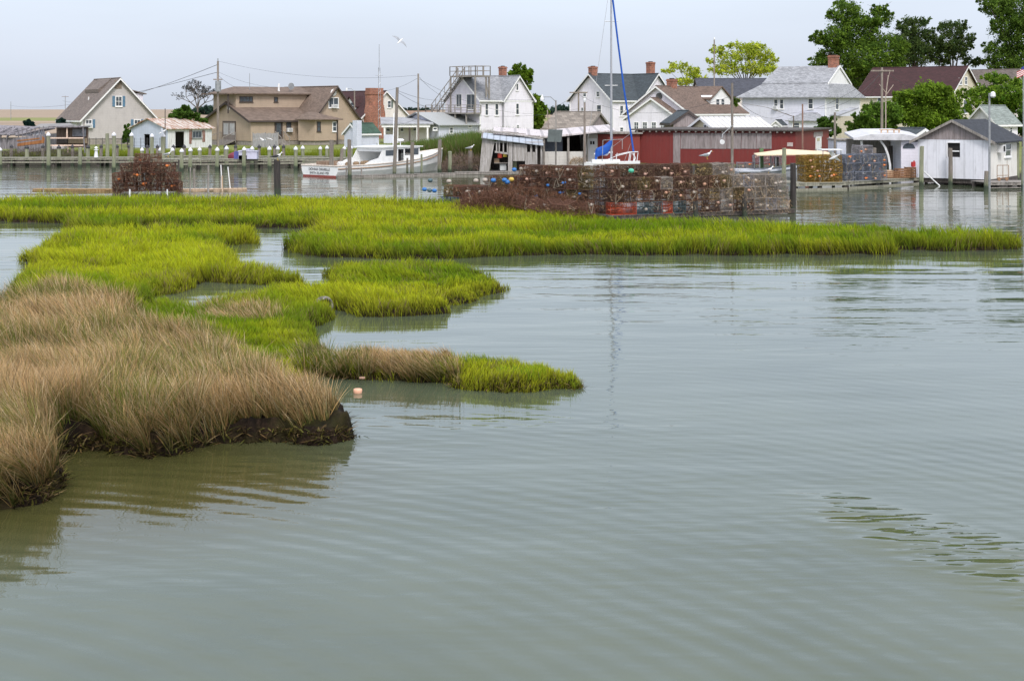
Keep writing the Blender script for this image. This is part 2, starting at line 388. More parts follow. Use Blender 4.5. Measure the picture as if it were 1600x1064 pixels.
def sdf(poly, X, Y):       # positive inside
    n = len(poly); d = np.full(X.shape, 1e9); ins = np.zeros(X.shape, bool)
    for i in range(n):
        ax, ay = poly[i]; bx, by = poly[(i + 1) % n]
        ex, ey = bx - ax, by - ay; t = np.clip(((X - ax) * ex + (Y - ay) * ey) / (ex * ex + ey * ey + 1e-12), 0, 1)
        d = np.minimum(d, np.hypot(X - ax - t * ex, Y - ay - t * ey))
        c = ((ay > Y) != (by > Y)) & (X < (bx - ax) * (Y - ay) / (by - ay + 1e-12) + ax); ins ^= c
    return np.where(ins, d, -d)
BANK = [0.10, 0.10, 0.12, 0.28]
def ground_z(X, Y):
    z = np.full(X.shape, -0.5)
    for P, bh in zip(WP, BANK):
        s = sdf(P, X, Y) + (vnoise(X, Y, 1.6, 3) - 0.5) * (0.35 + Y * 0.006) + (vnoise(X, Y, 5.0, 5) - 0.5) * 0.2 + (vnoise(X, Y, 13.0, 6) - 0.5) * 0.1
        wd = 0.16 if bh > .2 else 0.28
        t = np.clip((s + wd) / (2 * wd), 0, 1); t = t * t * (3 - 2 * t)
        zz = -0.5 + t * (0.5 + bh) + (t > 0.2) * ((vnoise(X, Y, 2.2, 1) - .5) * bh * 1.0 + (vnoise(X, Y, 8.0, 2) - .5) * bh * .5)
        z = np.maximum(z, zz)
    return z
gx = np.linspace(-170, 1640, 560); gt = np.linspace(0, 1, 360)
gy = 306 + (845 - 306) * gt ** 1.25
GX, GY = np.meshgrid(gx, gy)
WY = YW(GY); WX = (GX - 800) / F * WY
WZ = ground_z(WX, WY)
nr, nc = WZ.shape
ii = np.arange(nr * nc).reshape(nr, nc)
q = np.stack([ii[:-1, :-1], ii[:-1, 1:], ii[1:, 1:], ii[1:, :-1]], -1).reshape(-1, 4)
keep = (WZ.ravel()[q].max(1) > -0.45); q = q[keep][:, ::-1]
m, nt, b = _base('marsh_mud', 0.85); b.inputs['Specular IOR Level'].default_value = 0.15
f = noi(nt, coords(nt), 3.0, 8, 0.75)
s_ = N(nt, 'ShaderNodeSeparateXYZ'); nt.links.new(coords(nt), s_.inputs[0])
c = ramp(nt, f, [(0.3, (0.004, 0.003, 0.002)), (0.5, (0.016, 0.010, 0.006)), (0.72, (0.07, 0.045, 0.028))])
al = ramp(nt, noi(nt, coords(nt), 1.2, 5), [(0.5, (0, 0, 0)), (0.62, (1, 1, 1))])
c = mixc(nt, math_(nt, 'MULTIPLY', al, 0.5), c, (0.04, 0.04, 0.008))
nt.links.new(c, b.inputs['Base Color']); bump(nt, b, noi(nt, coords(nt), 14, 6, .8), 1.0, 0.06)
MUD = m
me = bigmesh('marsh_ground', np.stack([WX, WY, WZ], -1).reshape(-1, 3), q.ravel(), np.full(len(q), 4), MUD)
me.data.polygons.foreach_set('use_smooth', [True] * len(me.data.polygons))
tag(me, kind='structure', label='dark muddy banks of the salt marsh')

def sample(poly_i, n, xr, yr, extra=None):      # points on marsh ground, evenly spread over the view
    px = rng.uniform(xr[0], xr[1], n); py = rng.uniform(yr[0], yr[1], n)
    Y = YW(py, 0.1); X = (px - 800) / F * Y
    s = sdf(WP[poly_i], X, Y) + (vnoise(X, Y, 1.6, 3) - 0.5) * (0.35 + Y * 0.006) + (vnoise(X, Y, 5, 5) - .5) * .16
    k = s > 0.02
    return px[k], py[k], X[k], Y[k], s[k]
GRASSM = attrmat('marsh_grass_blade', 0.35)
RUSHM = attrmat('needlerush_blade', 0.25)
def colvar(base, n, v=0.15, hue=0.06):
    b = np.tile(np.array(base), (n, 1)); k = 1 + rng.normal(0, v, (n, 1)); h = rng.normal(0, hue, (n, 1))
    b = b * k; b[:, 0:1] *= 1 + h; b[:, 2:3] *= 1 - h
    return np.clip(b, 0.003, 1)
def green_grass(name, label, poly_i, n, xr, yr, hmean=0.42, skip=None):
    px, py, X, Y, s = sample(poly_i, n, xr, yr)
    if skip is not None:
        k = ~skip(px, py, s) | ((px > 480) & (rng.random(len(px)) < .16)); px, py, X, Y, s = px[k], py[k], X[k], Y[k], s[k]
    n = len(X); z = np.full(n, 0.02) + ground_z(X, Y) * 0.9; hmean = hmean * (np.interp(px, [700, 800, 900], [1, .8, .5]) if poly_i == 2 else 1)
    big = vnoise(X, Y, 0.35, 11) * .45 + vnoise(X * .5, Y, 1.1, 12) * .35 + vnoise(X, Y, 3.0, 13) * .3
    h = hmean * (0.16 + 1.35 * big) * rng.uniform(0.45, 1.35, n) * np.clip(0.8 + s * .8, 0.75, 1)
    wd = np.clip(Y * 0.00042, 0.006, 0.024) * rng.uniform(.8, 1.3, n)
    ln = np.stack([(vnoise(X, Y, .8, 14) - .6) * .7 + rng.normal(0, 0.22, n), rng.normal(0, 0.22, n)], 1) * h[:, None]
    t = np.clip((vnoise(X * .35, Y, 0.45, 21) - .5) * 2.0 + .5 + (vnoise(X, Y, 1.8, 22) - .5) * 1.1 + (big - .5) * .8, 0, 1)[:, None]
    yel = np.clip((1.0 - s / 1.2), 0, 1)[:, None] * rng.uniform(0, .5, (n, 1))
    ct = colvar((0.56, 0.63, 0.022), n, .22) * t + colvar((0.22, 0.37, 0.011), n, .22) * (1 - t)
    ct = ct * (1 - yel) + np.array((0.34, 0.30, 0.05)) * yel
    strw = rng.random(n) < 0.04 + .16 * (vnoise(X, Y, 1.1, 27) > .72); ct[strw] = np.array((0.42, 0.33, 0.14)) * rng.uniform(.6, 1.1, (strw.sum(), 1))
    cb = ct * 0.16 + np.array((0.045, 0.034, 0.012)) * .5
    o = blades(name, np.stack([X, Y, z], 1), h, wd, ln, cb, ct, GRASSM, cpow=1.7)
    return tag(o, label, 'grass', kind='stuff')
def spit_brown(px, py, s):
    px = px + rng.normal(0, 16, len(px))
    a = (px > 492) & (px < 690 + 75 * vnoise(px, py, .09, 8) ** 2) & (py > 560) & ((py < 596) | (vnoise(px, py, .06, 4) > .45))
    b = (px > 325) & (px < 430) & (py > 492) & (py < 514) & (rng.random(len(px)) < .5)
    c = (px < 300 + (py - 520) * 1.2) & (py > 530)
    return a | b | c
green_grass('marsh_grass', 'bright green cordgrass on the long marsh strip below the docks', 0, 330000, (-150, 1600), (312, 408), 0.46)
green_grass('marsh_grass', 'bright green cordgrass island between the left pond and the creek', 1, 170000, (0, 480), (360, 502), 0.44, skip=lambda px, py, s: (py > 468) & (px < 215))
green_grass('marsh_grass', 'green cordgrass on the point and spit right of the brown rushes', 2, 230000, (200, 910), (420, 618), 0.34, skip=spit_brown)

def rush(name, label, px, py, X, Y, s, hmean, seed=0, dead=0.62):
    n = len(X)
    # gather blades into tussocks
    cell = 0.42
    cx = (np.floor(X / cell) + .5) * cell + (vnoise(np.floor(X / cell), np.floor(Y / cell), .77, 31) - .5) * cell
    cy = (np.floor(Y / cell) + .5) * cell + (vnoise(np.floor(X / cell), np.floor(Y / cell), .77, 32) - .5) * cell
    pull = 0.28; X2 = X * (1 - pull) + cx * pull; Y2 = Y * (1 - pull) + cy * pull
    gz = ground_z(X2, Y2); ok = gz > 0.02
    px, X, Y, X2, Y2, s, gz, cx, cy = [a[ok] for a in (px, X, Y, X2, Y2, s, gz, cx, cy)]; n = len(X)
    big = vnoise(X2, Y2, 0.5, 41)
    tuss = vnoise(np.floor(X / cell), np.floor(Y / cell), .9, 43)
    h = hmean * (0.5 + 0.35 * big + .4 * tuss) * rng.uniform(0.4, 1.22, n) * np.interp(px, [430, 500, 575], [1, .72, .6] if hmean > .8 else [1, 1, 1])
    edge = np.clip(1 - s / 0.5, 0, 1)
    wd = np.clip(Y * 0.00050, 0.009, 0.015) * rng.uniform(.7, 1.25, n)
    wl = -0.30 + (vnoise(X2, Y2, 0.9, 45) - .5) * .7 + (vnoise(cx, cy, 3.3, 46) - .5) * .5
    ln = np.stack([wl + rng.normal(0, .22, n) + (X2 - cx) * .7, rng.normal(-.05, .26, n) + (Y2 - cy) * 1.1 - edge * .9], 1) * h[:, None]
    stray = rng.random(n) < .08; ln[stray] += rng.normal(0, .45, (stray.sum(), 2)) * h[stray][:, None]; h[edge > .3] *= .85
    d = np.clip(dead + .04 + (vnoise(X2, Y2, .55, 47) - .5) * 1.1 + (vnoise(X2, Y2, 2.5, 48) - .5) * .5, 0.1, .97)
    isd = rng.random(n) < d
    ct = np.where(isd[:, None], colvar((0.55, 0.37, 0.19), n, .36, .06), colvar((0.22, 0.23, 0.05), n, .25))
    pale = rng.random(n) < .16; ct[pale] = np.array((0.76, 0.58, 0.38)) * rng.uniform(.7, 1.15, (pale.sum(), 1))
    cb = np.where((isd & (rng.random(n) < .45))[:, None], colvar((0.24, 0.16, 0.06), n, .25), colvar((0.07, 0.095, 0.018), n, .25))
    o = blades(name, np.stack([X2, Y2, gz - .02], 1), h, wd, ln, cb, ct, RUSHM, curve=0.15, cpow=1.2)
    return tag(o, label, 'rushes', kind='stuff')
a = sample(3, 270000, (-165, 580), (462, 808)); k = ~((a[0] > 545) | ((a[0] > 325) & (a[4] < .34 * np.clip((a[0] - 325) / 60, 0, 1) * (.5 + vnoise(a[0], a[1], .05, 91)))) | ((a[0] > 100) & (a[0] < 215) & (a[4] < .2))); a = tuple(q_[k] for q_ in a)
rush('needlerush', 'tall tan and olive needlerush filling the left foreground marsh', *a, 0.89)
a = sample(2, 200000, (200, 720), (480, 612)); k = spit_brown(a[0], a[1], a[4]); a = tuple(q_[k] for q_ in a)
rush('needlerush', 'brown and green needlerush on the spit and beside the green point', *a, 0.60, dead=.45)
def bank_litter(pi, xr, yr, n, label):
    px = rng.uniform(*xr, n); py = rng.uniform(*yr, n); Y = YW(py, .1); X = (px - 800) / F * Y; g = ground_z(X, Y)
    k = (g > -.06) & (g < .2) & (sdf(WP[pi], X, Y) < .3) & (vnoise(X, Y, 4, 81) > .15); X, Y, g = X[k], Y[k], g[k]; n = len(X)
    c1 = np.where(rng.random((n, 1)) < .5, colvar((.03, .02, .01), n, .3), colvar((.09, .085, .02), n, .4)); c2 = np.where(rng.random((n, 1)) < .3, colvar((.30, .2, .1), n, .3), c1)
    tag(blades('bank_litter', np.stack([X, Y, g], 1), rng.uniform(-.05, .12, n), rng.uniform(.012, .035, n), rng.normal(0, .10, (n, 2)), c1, c2, RUSHM), label, 'litter', kind='stuff')
bank_litter(3, (-20, 600), (640, 812), 170000, 'dark weed and peat scraps hanging along the foreground bank')
bank_litter(2, (480, 915), (575, 622), 60000, 'dark weed and peat scraps along the foot of the spit')
# fringe of green shoots along the foot of the spit
px = rng.uniform(505, 905, 9000); py = rng.uniform(588, 614, 9000); Y = YW(py, .1); X = (px - 800) / F * Y; g = ground_z(X, Y)
k = (g > 0.0) & (vnoise(X, Y, 2.2, 51) > .52); X, Y, g = X[k], Y[k], g[k]; n = len(X)
tag(blades('cordgrass_shoots', np.stack([X, Y, g], 1), rng.uniform(.12, .34, n), np.full(n, .009), rng.normal(0, .08, (n, 2)), colvar((.1, .17, .01), n), colvar((.22, .36, .015), n), GRASSM), 'fresh green shoots at the muddy foot of the spit', 'grass', kind='stuff')

# ---- village ground, one sheet to the horizon
SH = [(-900, 124), (-300, 124), (560, 122), (615, 118), (650, 112), (760, 111), (860, 114), (1000, 112), (1240, 106), (1330, 99), (1440, 97), (1560, 97), (1700, 95), (2400, 95)]
m, nt, b = _base('village_ground', 0.95)
v = coords(nt); s_ = N(nt, 'ShaderNodeSeparateXYZ'); nt.links.new(v, s_.inputs[0])
f = noi(nt, v, 0.5, 8, .7); f2 = noi(nt, coords(nt, (.01, .05, 1)), 1, 5, .6)
lawn = ramp(nt, f, [(0.3, (0.09, 0.115, 0.02)), (0.5, (0.15, 0.175, 0.03)), (0.7, (0.22, 0.21, 0.08))])
field = ramp(nt, f2, [(0.3, (0.21, 0.15, 0.10)), (0.5, (0.30, 0.225, 0.155)), (0.7, (0.38, 0.295, 0.21))])
yy = math_(nt, 'ADD', s_.outputs['Y'], math_(nt, 'MULTIPLY', f2, 40))
mr = N(nt, 'ShaderNodeMapRange'); nt.links.new(yy, mr.inputs[0]); mr.inputs[1].default_value = 212; mr.inputs[2].default_value = 224
c = mixc(nt, mr.outputs[0], lawn, field)
band = math_(nt, 'MULTIPLY', math_(nt, 'GREATER_THAN', yy, 480), math_(nt, 'LESS_THAN', yy, 640))
c = mixc(nt, math_(nt, 'MULTIPLY', band, .8), c, (0.17, 0.2, 0.03))
lowz = N(nt, 'ShaderNodeMapRange'); nt.links.new(math_(nt, 'ADD', s_.outputs['Z'], math_(nt, 'MULTIPLY', f, .3)), lowz.inputs[0]); lowz.inputs[1].default_value = .45; lowz.inputs[2].default_value = .7
c = mixc(nt, lowz.outputs[0], (.03, .024, .016), c)
nt.links.new(c, b.inputs['Base Color']); bump(nt, b, f, .6, .1)
rows = [(-3, -.6), (0.0, -.1), (1.2, .35), (5, .62), (20, .78), (60, .82), (250, .85), (900, .85), (6000, .85)]
vs = []; fs = []
S2 = []
for (x0, y0), (x1, y1) in zip(SH[:-1], SH[1:]):
    for t in np.linspace(0, 1, 9)[:-1]: S2.append((x0 + (x1 - x0) * t, y0 + (y1 - y0) * t))
S2.append(SH[-1])
for x, Y0 in S2:
    xx = XW(x, Y0)
    j = (random.random() - .5) * .8
    for o_, z in rows:
        Yb = Y0 + o_ + j; vs.append((xx * (1 if o_ < 100 else 1 + (o_ / 130.0)), Yb, z))
nrw = len(rows)
for i in range(len(S2) - 1):
    for k in range(nrw - 1): fs.append((i * nrw + k, (i + 1) * nrw + k, (i + 1) * nrw + k + 1, i * nrw + k + 1))
tag(MB().add(vs, fs).build('village_ground', m, smooth=True), kind='structure', label='low grassy village ground and tan fields to the horizon')

# weeds and lawn tufts behind the docks
def weeds(name, label, xr, Yr, n, h0, cb, ct, z=.62, wd=.03, keep=0.0, cat='grass'):
    px = rng.uniform(*xr, n); Y = rng.uniform(*Yr, n); X = (px - 800) / F * Y
    k = vnoise(X, Y, .4, 61) > keep; X, Y = X[k], Y[k]; n = len(X)
    h = h0 * (.5 + vnoise(X, Y, .5, 62)) * rng.uniform(.5, 1.2, n)
    o = blades(name, np.stack([X, Y, np.full(n, z) - .1], 1), h, np.full(n, wd), rng.normal(0, .22, (n, 2)) * h[:, None], colvar(cb, n), colvar(ct, n, .2), GRASSM)
    return tag(o, label, cat, kind='stuff')
weeds('lawn_weeds', 'yellow green weeds along the shore behind the left docks', (-20, 620), (124.5, 140), 40000, .5, (.09, .12, .012), (.23, .28, .025), keep=.3)
weeds('shore_weeds', 'long grass around the reeds and shed at the village edge', (590, 640), (120, 150), 5000, .8, (.05, .08, .01), (.17, .23, .03))

# ================================================================= BUILDINGS
class Bld:
    """frame at the front-left corner; local x runs along the front, y to the back, z up"""
    def __init__(s, name, label, cat, px, Y, zg, yaw, wpx=None, dpx=None, corner='L', w=None, d=None, group=None):
        t = R(yaw); s.u = (math.cos(t), math.sin(t)); s.v = (-math.sin(t), math.cos(t)); s.zg = zg
        C = (XW(px, Y), Y)
        if corner == 'R':
            s.w = w if w else -along(C, s.u, wpx)
            s.O = (C[0] - s.u[0] * s.w, C[1] - s.u[1] * s.w); s.d = d if d else along(C, s.v, dpx)
        else:
            s.O = C; s.w = w if w else along(C, s.u, wpx); s.d = d if d else along(C, s.v, dpx)
        s.root = thing(name, label, cat, (s.O[0], s.O[1], zg), t, group)
    def wp(s, x, y): return (s.O[0] + s.u[0] * x + s.v[0] * y, s.O[1] + s.u[1] * x + s.v[1] * y)
    def a(s, face, c, px):         # local coordinate along a face at column px (face 'f': y=c, 'l'/'r': x=c)
        if face == 'f': return along(s.wp(0, c), s.u, px)
        return along(s.wp(c, 0), s.v, px)
    def z(s, x, y, py): return ZW(py, s.wp(x, y)[1]) - s.zg
    def fp(s, face, c, px, py):
        t = s.a(face, c, px); x, y = (t, c) if face == 'f' else (c, t)
        return t, s.z(x, y, py)
    def map(s, face, c):           # (along, outward, up) -> local
        if face == 'f': return lambda t, o, z: (t, c - o, z)
        if face == 'l': return lambda t, o, z: (c - o, t, z)
        return lambda t, o, z: (c + o, t, z)
    def fbox(s, mb, face, c, t0, t1, o0, o1, z0, z1):
        f = s.map(face, c); a = f(t0, o0, z0); b = f(t1, o1, z1)
        mb.box(min(a[0], b[0]), max(a[0], b[0]), min(a[1], b[1]), max(a[1], b[1]), z0, z1)
    def win(s, face, c, x0, y0, x1, y1, shutters=None, rail=True, ac=False, frame=TRIM, mull=0, glass=None, name='window', fw=0.09, dz=(0, 0)):
        t0, z1 = s.fp(face, c, x0, y0); t1, z0 = s.fp(face, c, x1, y1)
        if t0 > t1: t0, t1 = t1, t0
        if z0 > z1: z0, z1 = z1, z0
        g = min(fw, (t1 - t0) * .18); mb = MB()
        for (a, b, z_, zz) in ((t0, t0 + g, z0, z1), (t1 - g, t1, z0, z1), (t0 + g, t1 - g, z1 - g, z1), (t0 + g, t1 - g, z0, z0 + g)):
            s.fbox(mb, face, c, a, b, 0, .06, z_, zz)
        s.fbox(mb, face, c, t0 - .05, t1 + .05, 0, .11, z0 - .07, z0)
        if rail: s.fbox(mb, face, c, t0 + g, t1 - g, .012, .052, (z0 + z1) / 2 - .025, (z0 + z1) / 2 + .025)
        for i in range(mull):
            tt = t0 + (t1 - t0) * (i + 1) / (mull + 1); s.fbox(mb, face, c, tt - .022, tt + .022, .012, .05, z0 + g, z1 - g)
        W = mb.build(name, frame, s.root)
        p = MB(); s.fbox(p, face, c, t0 + g * .8, t1 - g * .8, .004, .02, z0 + g * .8, z1 - g * .8); p.build('pane', glass or GLASS, W)
        cu = MB(); hh = (z1 - z0)
        if shutters:
            sw = (t1 - t0) * .36
            for side in shutters[1]:
                sh = MB(); a = t0 - sw - .04 if side == 'L' else t1 + .04
                s.fbox(sh, face, c, a, a + sw, 0, .05, z0, z1)
                for k in range(9): s.fbox(sh, face, c, a + .05, a + sw - .05, .05, .065, z0 + hh * (k + .3) / 9, z0 + hh * (k + .8) / 9)
                sh.build('shutter', shutters[0], s.root)
        if ac:
            A = MB(); m_ = t0 + (t1 - t0) * .5; aw = min(.36, (t1 - t0) * .45)
            s.fbox(A, face, c, m_ - aw, m_ + aw, .06, .42, z0 - .02, z0 + .42); o = A.build('air_conditioner', WHITE, s.root)
            G = MB()
            for k in range(5): s.fbox(G, face, c, m_ - aw + .07, m_ + aw - .07, .42, .43, z0 + .06 + k * .065, z0 + .09 + k * .065)
            G.build('grille', GREYMET, o)
        return W
    def door(s, face, c, x0, y0, x1, y1, mat=None, leaf=1, glass=False, frame=TRIM):
        t0, z1 = s.fp(face, c, x0, y0); t1, z0 = s.fp(face, c, x1, y1)
        if t0 > t1: t0, t1 = t1, t0
        mb = MB(); g = .09
        s.fbox(mb, face, c, t0 - g, t0, 0, .07, z0, z1 + g); s.fbox(mb, face, c, t1, t1 + g, 0, .07, z0, z1 + g); s.fbox(mb, face, c, t0, t1, 0, .07, z1, z1 + g)
        fr = mb.build('door_frame', frame, s.root)
        for k in range(leaf):
            a = t0 + (t1 - t0) * k / leaf + .01; b = t0 + (t1 - t0) * (k + 1) / leaf - .01
            D = MB(); s.fbox(D, face, c, a, b, .005, .045, z0, z1); dd = D.build('door', mat or WHITE, s.root)
            hb = MB(); hx = b - .1 if k == 0 else a + .1; s.fbox(hb, face, c, hx - .03, hx + .03, .045, .09, (z0 + z1) / 2 - .04, (z0 + z1) / 2 + .04); hb.build('handle', GREYMET, dd)
            if glass:
                G = MB(); s.fbox(G, face, c, a + .13, b - .13, .045, .055, z0 + (z1 - z0) * .3, z1 - .18); G.build('glass', GLASS if glass is True else glass, dd)
    def part(s, name, mat, boxes):
        mb = MB()
        for b_ in boxes: mb.box(*b_)
        return mb.build(name, mat, s.root)
    def walls(s, x0, x1, y0, y1, zb, ze, mat, name='wall', peak=None, axis='y'):
        mb = MB()
        if peak is None: mb.box(x0, x1, y0, y1, zb, ze)
        elif axis == 'y':
            xm = (x0 + x1) / 2; mb.prism([(x0, y0, zb), (x1, y0, zb), (x1, y0, ze), (xm, y0, peak), (x0, y0, ze)], (0, y1 - y0, 0))
        else:
            ym = (y0 + y1) / 2; mb.prism([(x0, y0, zb), (x0, y0, ze), (x0, ym, peak), (x0, y1, ze), (x0, y1, zb)], (x1 - x0, 0, 0))
        return mb.build(name, mat, s.root)
    def gable(s, x0, x1, y0, y1, zb, ze, zr, axis, wall, roof, trim=TRIM, ov=.35, eo=.35, th=.14, ends=(1, 1), foundation=None):
        """box with gable roof: ze eave height, zr ridge height; axis = direction of the ridge"""
        s.walls(x0, x1, y0, y1, zb, ze, wall, peak=zr - .02, axis=axis)
        if foundation: s.walls(x0 + .06, x1 - .06, y0 + .06, y1 - .06, -.8, zb - .01, foundation, name='foundation')
        A = MB(); T = MB()
        def P(a, b, z): return (b, a, z) if axis == 'y' else (a, b, z)   # a along ridge, b across
        a0, a1, b0, b1 = (y0, y1, x0, x1) if axis == 'y' else (x0, x1, y0, y1)
        bm = (b0 + b1) / 2; half = bm - b0; sl = (zr - ze) / half
        A0, A1 = a0 - ov * ends[0], a1 + ov * ends[1]; e = half + eo; zE = zr - sl * e
        for sg in (-1, 1):
            A.prism([P(A0, bm, zr), P(A0, bm, zr + th), P(A0, bm + sg * e, zE + th), P(A0, bm + sg * e, zE)], Vector(P(A1, 0, 0)) - Vector(P(A0, 0, 0)))
            for aa, en in ((A0 - .03, ends[0]), (A1, ends[1])):
                if en: T.prism([P(aa, bm, zr - .12), P(aa, bm, zr + th * .7), P(aa, bm + sg * (e + .01), zE + th * .7), P(aa, bm + sg * (e + .01), zE - .14)], Vector(P(.03, 0, 0)))
            q0 = bm + sg * (e + .01)
            T.prism([P(A0, q0, zE - .1), P(A0, q0, zE + th * .6), P(A0, q0 + sg * .03, zE + th * .6), P(A0, q0 + sg * .03, zE - .1)], Vector(P(A1 - A0, 0, 0)))
        A.prism([P(A0, bm - .12, zr + th - .02), P(A0, bm, zr + th + .04), P(A0, bm + .12, zr + th - .02)], Vector(P(A1 - A0, 0, 0)))
        o = A.build('roof', roof, s.root); T.build('roof_trim', trim, o)
        return o
    def cornerboards(s, x0, x1, y0, y1, zb, ze, trim=TRIM):
        for cx in (x0, x1):
            for cy in (y0, y1): MB().box(cx - .08, cx + .08, cy - .08, cy + .08, zb, ze).build('corner_board', trim, s.root)
    def hip(s, x0, x1, y0, y1, ze, zr, ridge, mat, eo=.4, th=.12, trim=TRIM, name='roof'):
        X0, X1, Y0, Y1 = x0 - eo, x1 + eo, y0 - eo, y1 + eo; (r0, r1, q0, q1) = ridge
        mb = MB(); mb.add([(X0, Y0, ze), (X1, Y0, ze), (X1, Y1, ze), (X0, Y1, ze), (X0, Y0, ze + th), (X1, Y0, ze + th), (X1, Y1, ze + th), (X0, Y1, ze + th), (r0, q0, zr), (r1, q0, zr), (r1, q1, zr), (r0, q1, zr)],
            [(0, 3, 2, 1), (0, 1, 5, 4), (1, 2, 6, 5), (2, 3, 7, 6), (3, 0, 4, 7), (4, 5, 9, 8), (5, 6, 10, 9), (6, 7, 11, 10), (7, 4, 8, 11), (8, 9, 10, 11)])
        return mb.build(name, mat, s.root)
    def chimney(s, x, y, w_, d_, z0, z1, mat=BRICK, cap=True, par=None):
        mb = MB().box(x - w_ / 2, x + w_ / 2, y - d_ / 2, y + d_ / 2, z0, z1)
        if cap:
            mb.box(x - w_ / 2 - .07, x + w_ / 2 + .07, y - d_ / 2 - .07, y + d_ / 2 + .07, z1 - .25, z1 - .08)
            mb.box(x - w_ / 2 - .03, x + w_ / 2 + .03, y - d_ / 2 - .03, y + d_ / 2 + .03, z1 - .5, z1 - .42)
        c = mb.build('chimney', mat, par or s.root)
        MB().box(x - w_ / 4, x + w_ / 4, y - d_ / 4, y + d_ / 4, z1, z1 + .1).build('flue', DARK, c); return c

GREYSIDE = siding('grey_beige_siding', (0.50, 0.47, 0.46), .2)
BLUESH = plain('blue_shutter', (0.10, 0.20, 0.30), .6, .1)
BRROOF = shingle('grey_brown_shingles', (0.19, 0.155, 0.135))
BLOCK = plain('concrete_block', (0.30, 0.27, 0.24), .9, .3, 3)

# H1 grey cape house, far left
h = Bld('grey_house', 'grey clapboard house with steep brown gable roof and blue shutters, farthest left', 'house', 128, 158, .75, 33, 243, 93)
ze = h.z(0, 0, 185); zr = h.z(h.w / 2, 0, 123.5)
h.gable(0, h.w, 0, h.d, .75, ze, zr, 'y', GREYSIDE, BRROOF, foundation=BLOCK, ov=.5)
h.cornerboards(0, h.w, 0, h.d, .75, ze - .1)
h.win('f', 0, 180, 150.5, 191, 167, (BLUESH, 'LR'), mull=1); h.win('f', 0, 133, 187, 144, 200, (BLUESH, 'R'), mull=1, ac=True)
h.win('f', 0, 209, 187, 220, 201, (BLUESH, 'LR'), mull=1)
t, z = h.fp('f', 0, 184.5, 131.5); vb = MB(); h.fbox(vb, 'f', 0, t - .4, t + .4, .0, .06, z - .55, z + .45)
for k in range(7): h.fbox(vb, 'f', 0, t - .36, t + .36, .06, .08, z - .5 + k * .13, z - .44 + k * .13)
vb.build('vent', plain('brown_louvre', (.25, .2, .16)), h.root)
h.win('l', 0, 96, 186, 99, 203, (BLUESH, 'LR')); h.win('l', 0, 105.5, 186, 109, 203, (BLUESH, 'LR')); h.door('l', 0, 115, 187, 120, 216, WHITE); h.win('l', 0, 123, 186, 126, 203)
# right dormer and ridge dormer
y0 = 2.2; xa = h.w * .60
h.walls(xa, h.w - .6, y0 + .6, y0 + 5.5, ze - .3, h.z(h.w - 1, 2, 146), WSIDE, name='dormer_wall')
r_ = MB().prism([(xa - .9, y0 + .3, h.z(xa, 2, 133)), (h.w - .25, y0 + .3, h.z(h.w, 2, 146.5)), (h.w - .25, y0 + .3, h.z(h.w, 2, 148)), (xa - .9, y0 + .3, h.z(xa, 2, 135))], (0, 5.5, 0)); r_.build('dormer_roof', BRROOF, h.root)
r_ = MB().prism([(h.w / 2 - .1, 2.6, zr + .1), (h.w / 2 - 1.7, 2.6, zr - 1.2), (h.w / 2 - 1.7, 2.6, zr - 1.6), (h.w / 2 - .1, 2.6, zr - .5)], (0, 5.6, 0)); r_.build('dormer_roof', BRROOF, h.root)
MB().tube((h.w * .22, 4, ze + .9), (h.w * .22, 4, ze + 2.5), .07).build('vent_pipe', WHITE, h.root)

# S1 rusty-roofed shed
BLUEG = siding('blue_grey_siding', (0.50, 0.55, 0.66), .18, .2)
DIRTYW = siding('dirty_white_boards', (0.68, 0.69, 0.68), .3, .35, (.22, .17, .13), vertical=True)
RUSTROOF = metalroof('rusty_tin_roof', (0.60, 0.55, 0.50), (0.30, 0.13, 0.055), .55, .5)
h = Bld('fishing_shed', 'small white shed with rusty tin roof and open doorway beside the grey house', 'shed', 261, 144, .6, 52, 331, 205)
ze = h.z(0, 0, 201.5); zr = h.z(0, h.d / 2, 186.5)
def open_wall(B, face, c, t0, t1, z0, z1, holes, mat, th=.1, name='wall'):
    """wall slab with rectangular openings (ta,tb,za,zb), sorted by ta"""
    mb = MB(); t = t0
    for (a, b_, za, zb) in holes:
        B.fbox(mb, face, c, t, a, -th, 0, z0, z1)
        if zb < z1: B.fbox(mb, face, c, a, b_, -th, 0, zb, z1)
        if za > z0: B.fbox(mb, face, c, a, b_, -th, 0, z0, za)
        t = b_
    B.fbox(mb, face, c, t, t1, -th, 0, z0, z1); return mb.build(name, mat, B.root)
t0, zt = h.fp('f', 0, 274, 206); t1, zb = h.fp('f', 0, 288, 231)
open_wall(h, 'f', 0, 0.1, h.w, 0, ze, [(t0, t1, 0, zt)], DIRTYW)
a0, zt2 = h.fp('l', 0, 234, 210); a1, zb2 = h.fp('l', 0, 225, 229)
open_wall(h, 'l', 0, 0, h.d, 0, ze, [(min(a0, a1), max(a0, a1), .2, zt2)], BLUEG)
MB().prism([(0.0, 0, ze), (0.0, h.d, ze), (0.0, h.d / 2, zr)], (.1, 0, 0)).build('gable_wall', BLUEG, h.root)
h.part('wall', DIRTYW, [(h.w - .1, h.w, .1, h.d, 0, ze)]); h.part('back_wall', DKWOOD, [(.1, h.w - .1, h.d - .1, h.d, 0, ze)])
A = MB(); hf = h.d / 2; slp = (zr - ze) / hf
for sg in (-1, 1): A.prism([(-.3, hf, zr + .02), (-.3, hf, zr + .1), (-.3, hf + sg * (hf + .3), ze - slp * .3 + .1), (-.3, hf + sg * (hf + .3), ze - slp * .3 + .02)], (h.w + .6, 0, 0))
A.build('roof', RUSTROOF, h.root)
h.win('f', 0, 300, 205, 315, 216, mull=2, rail=False, frame=GREYMET)
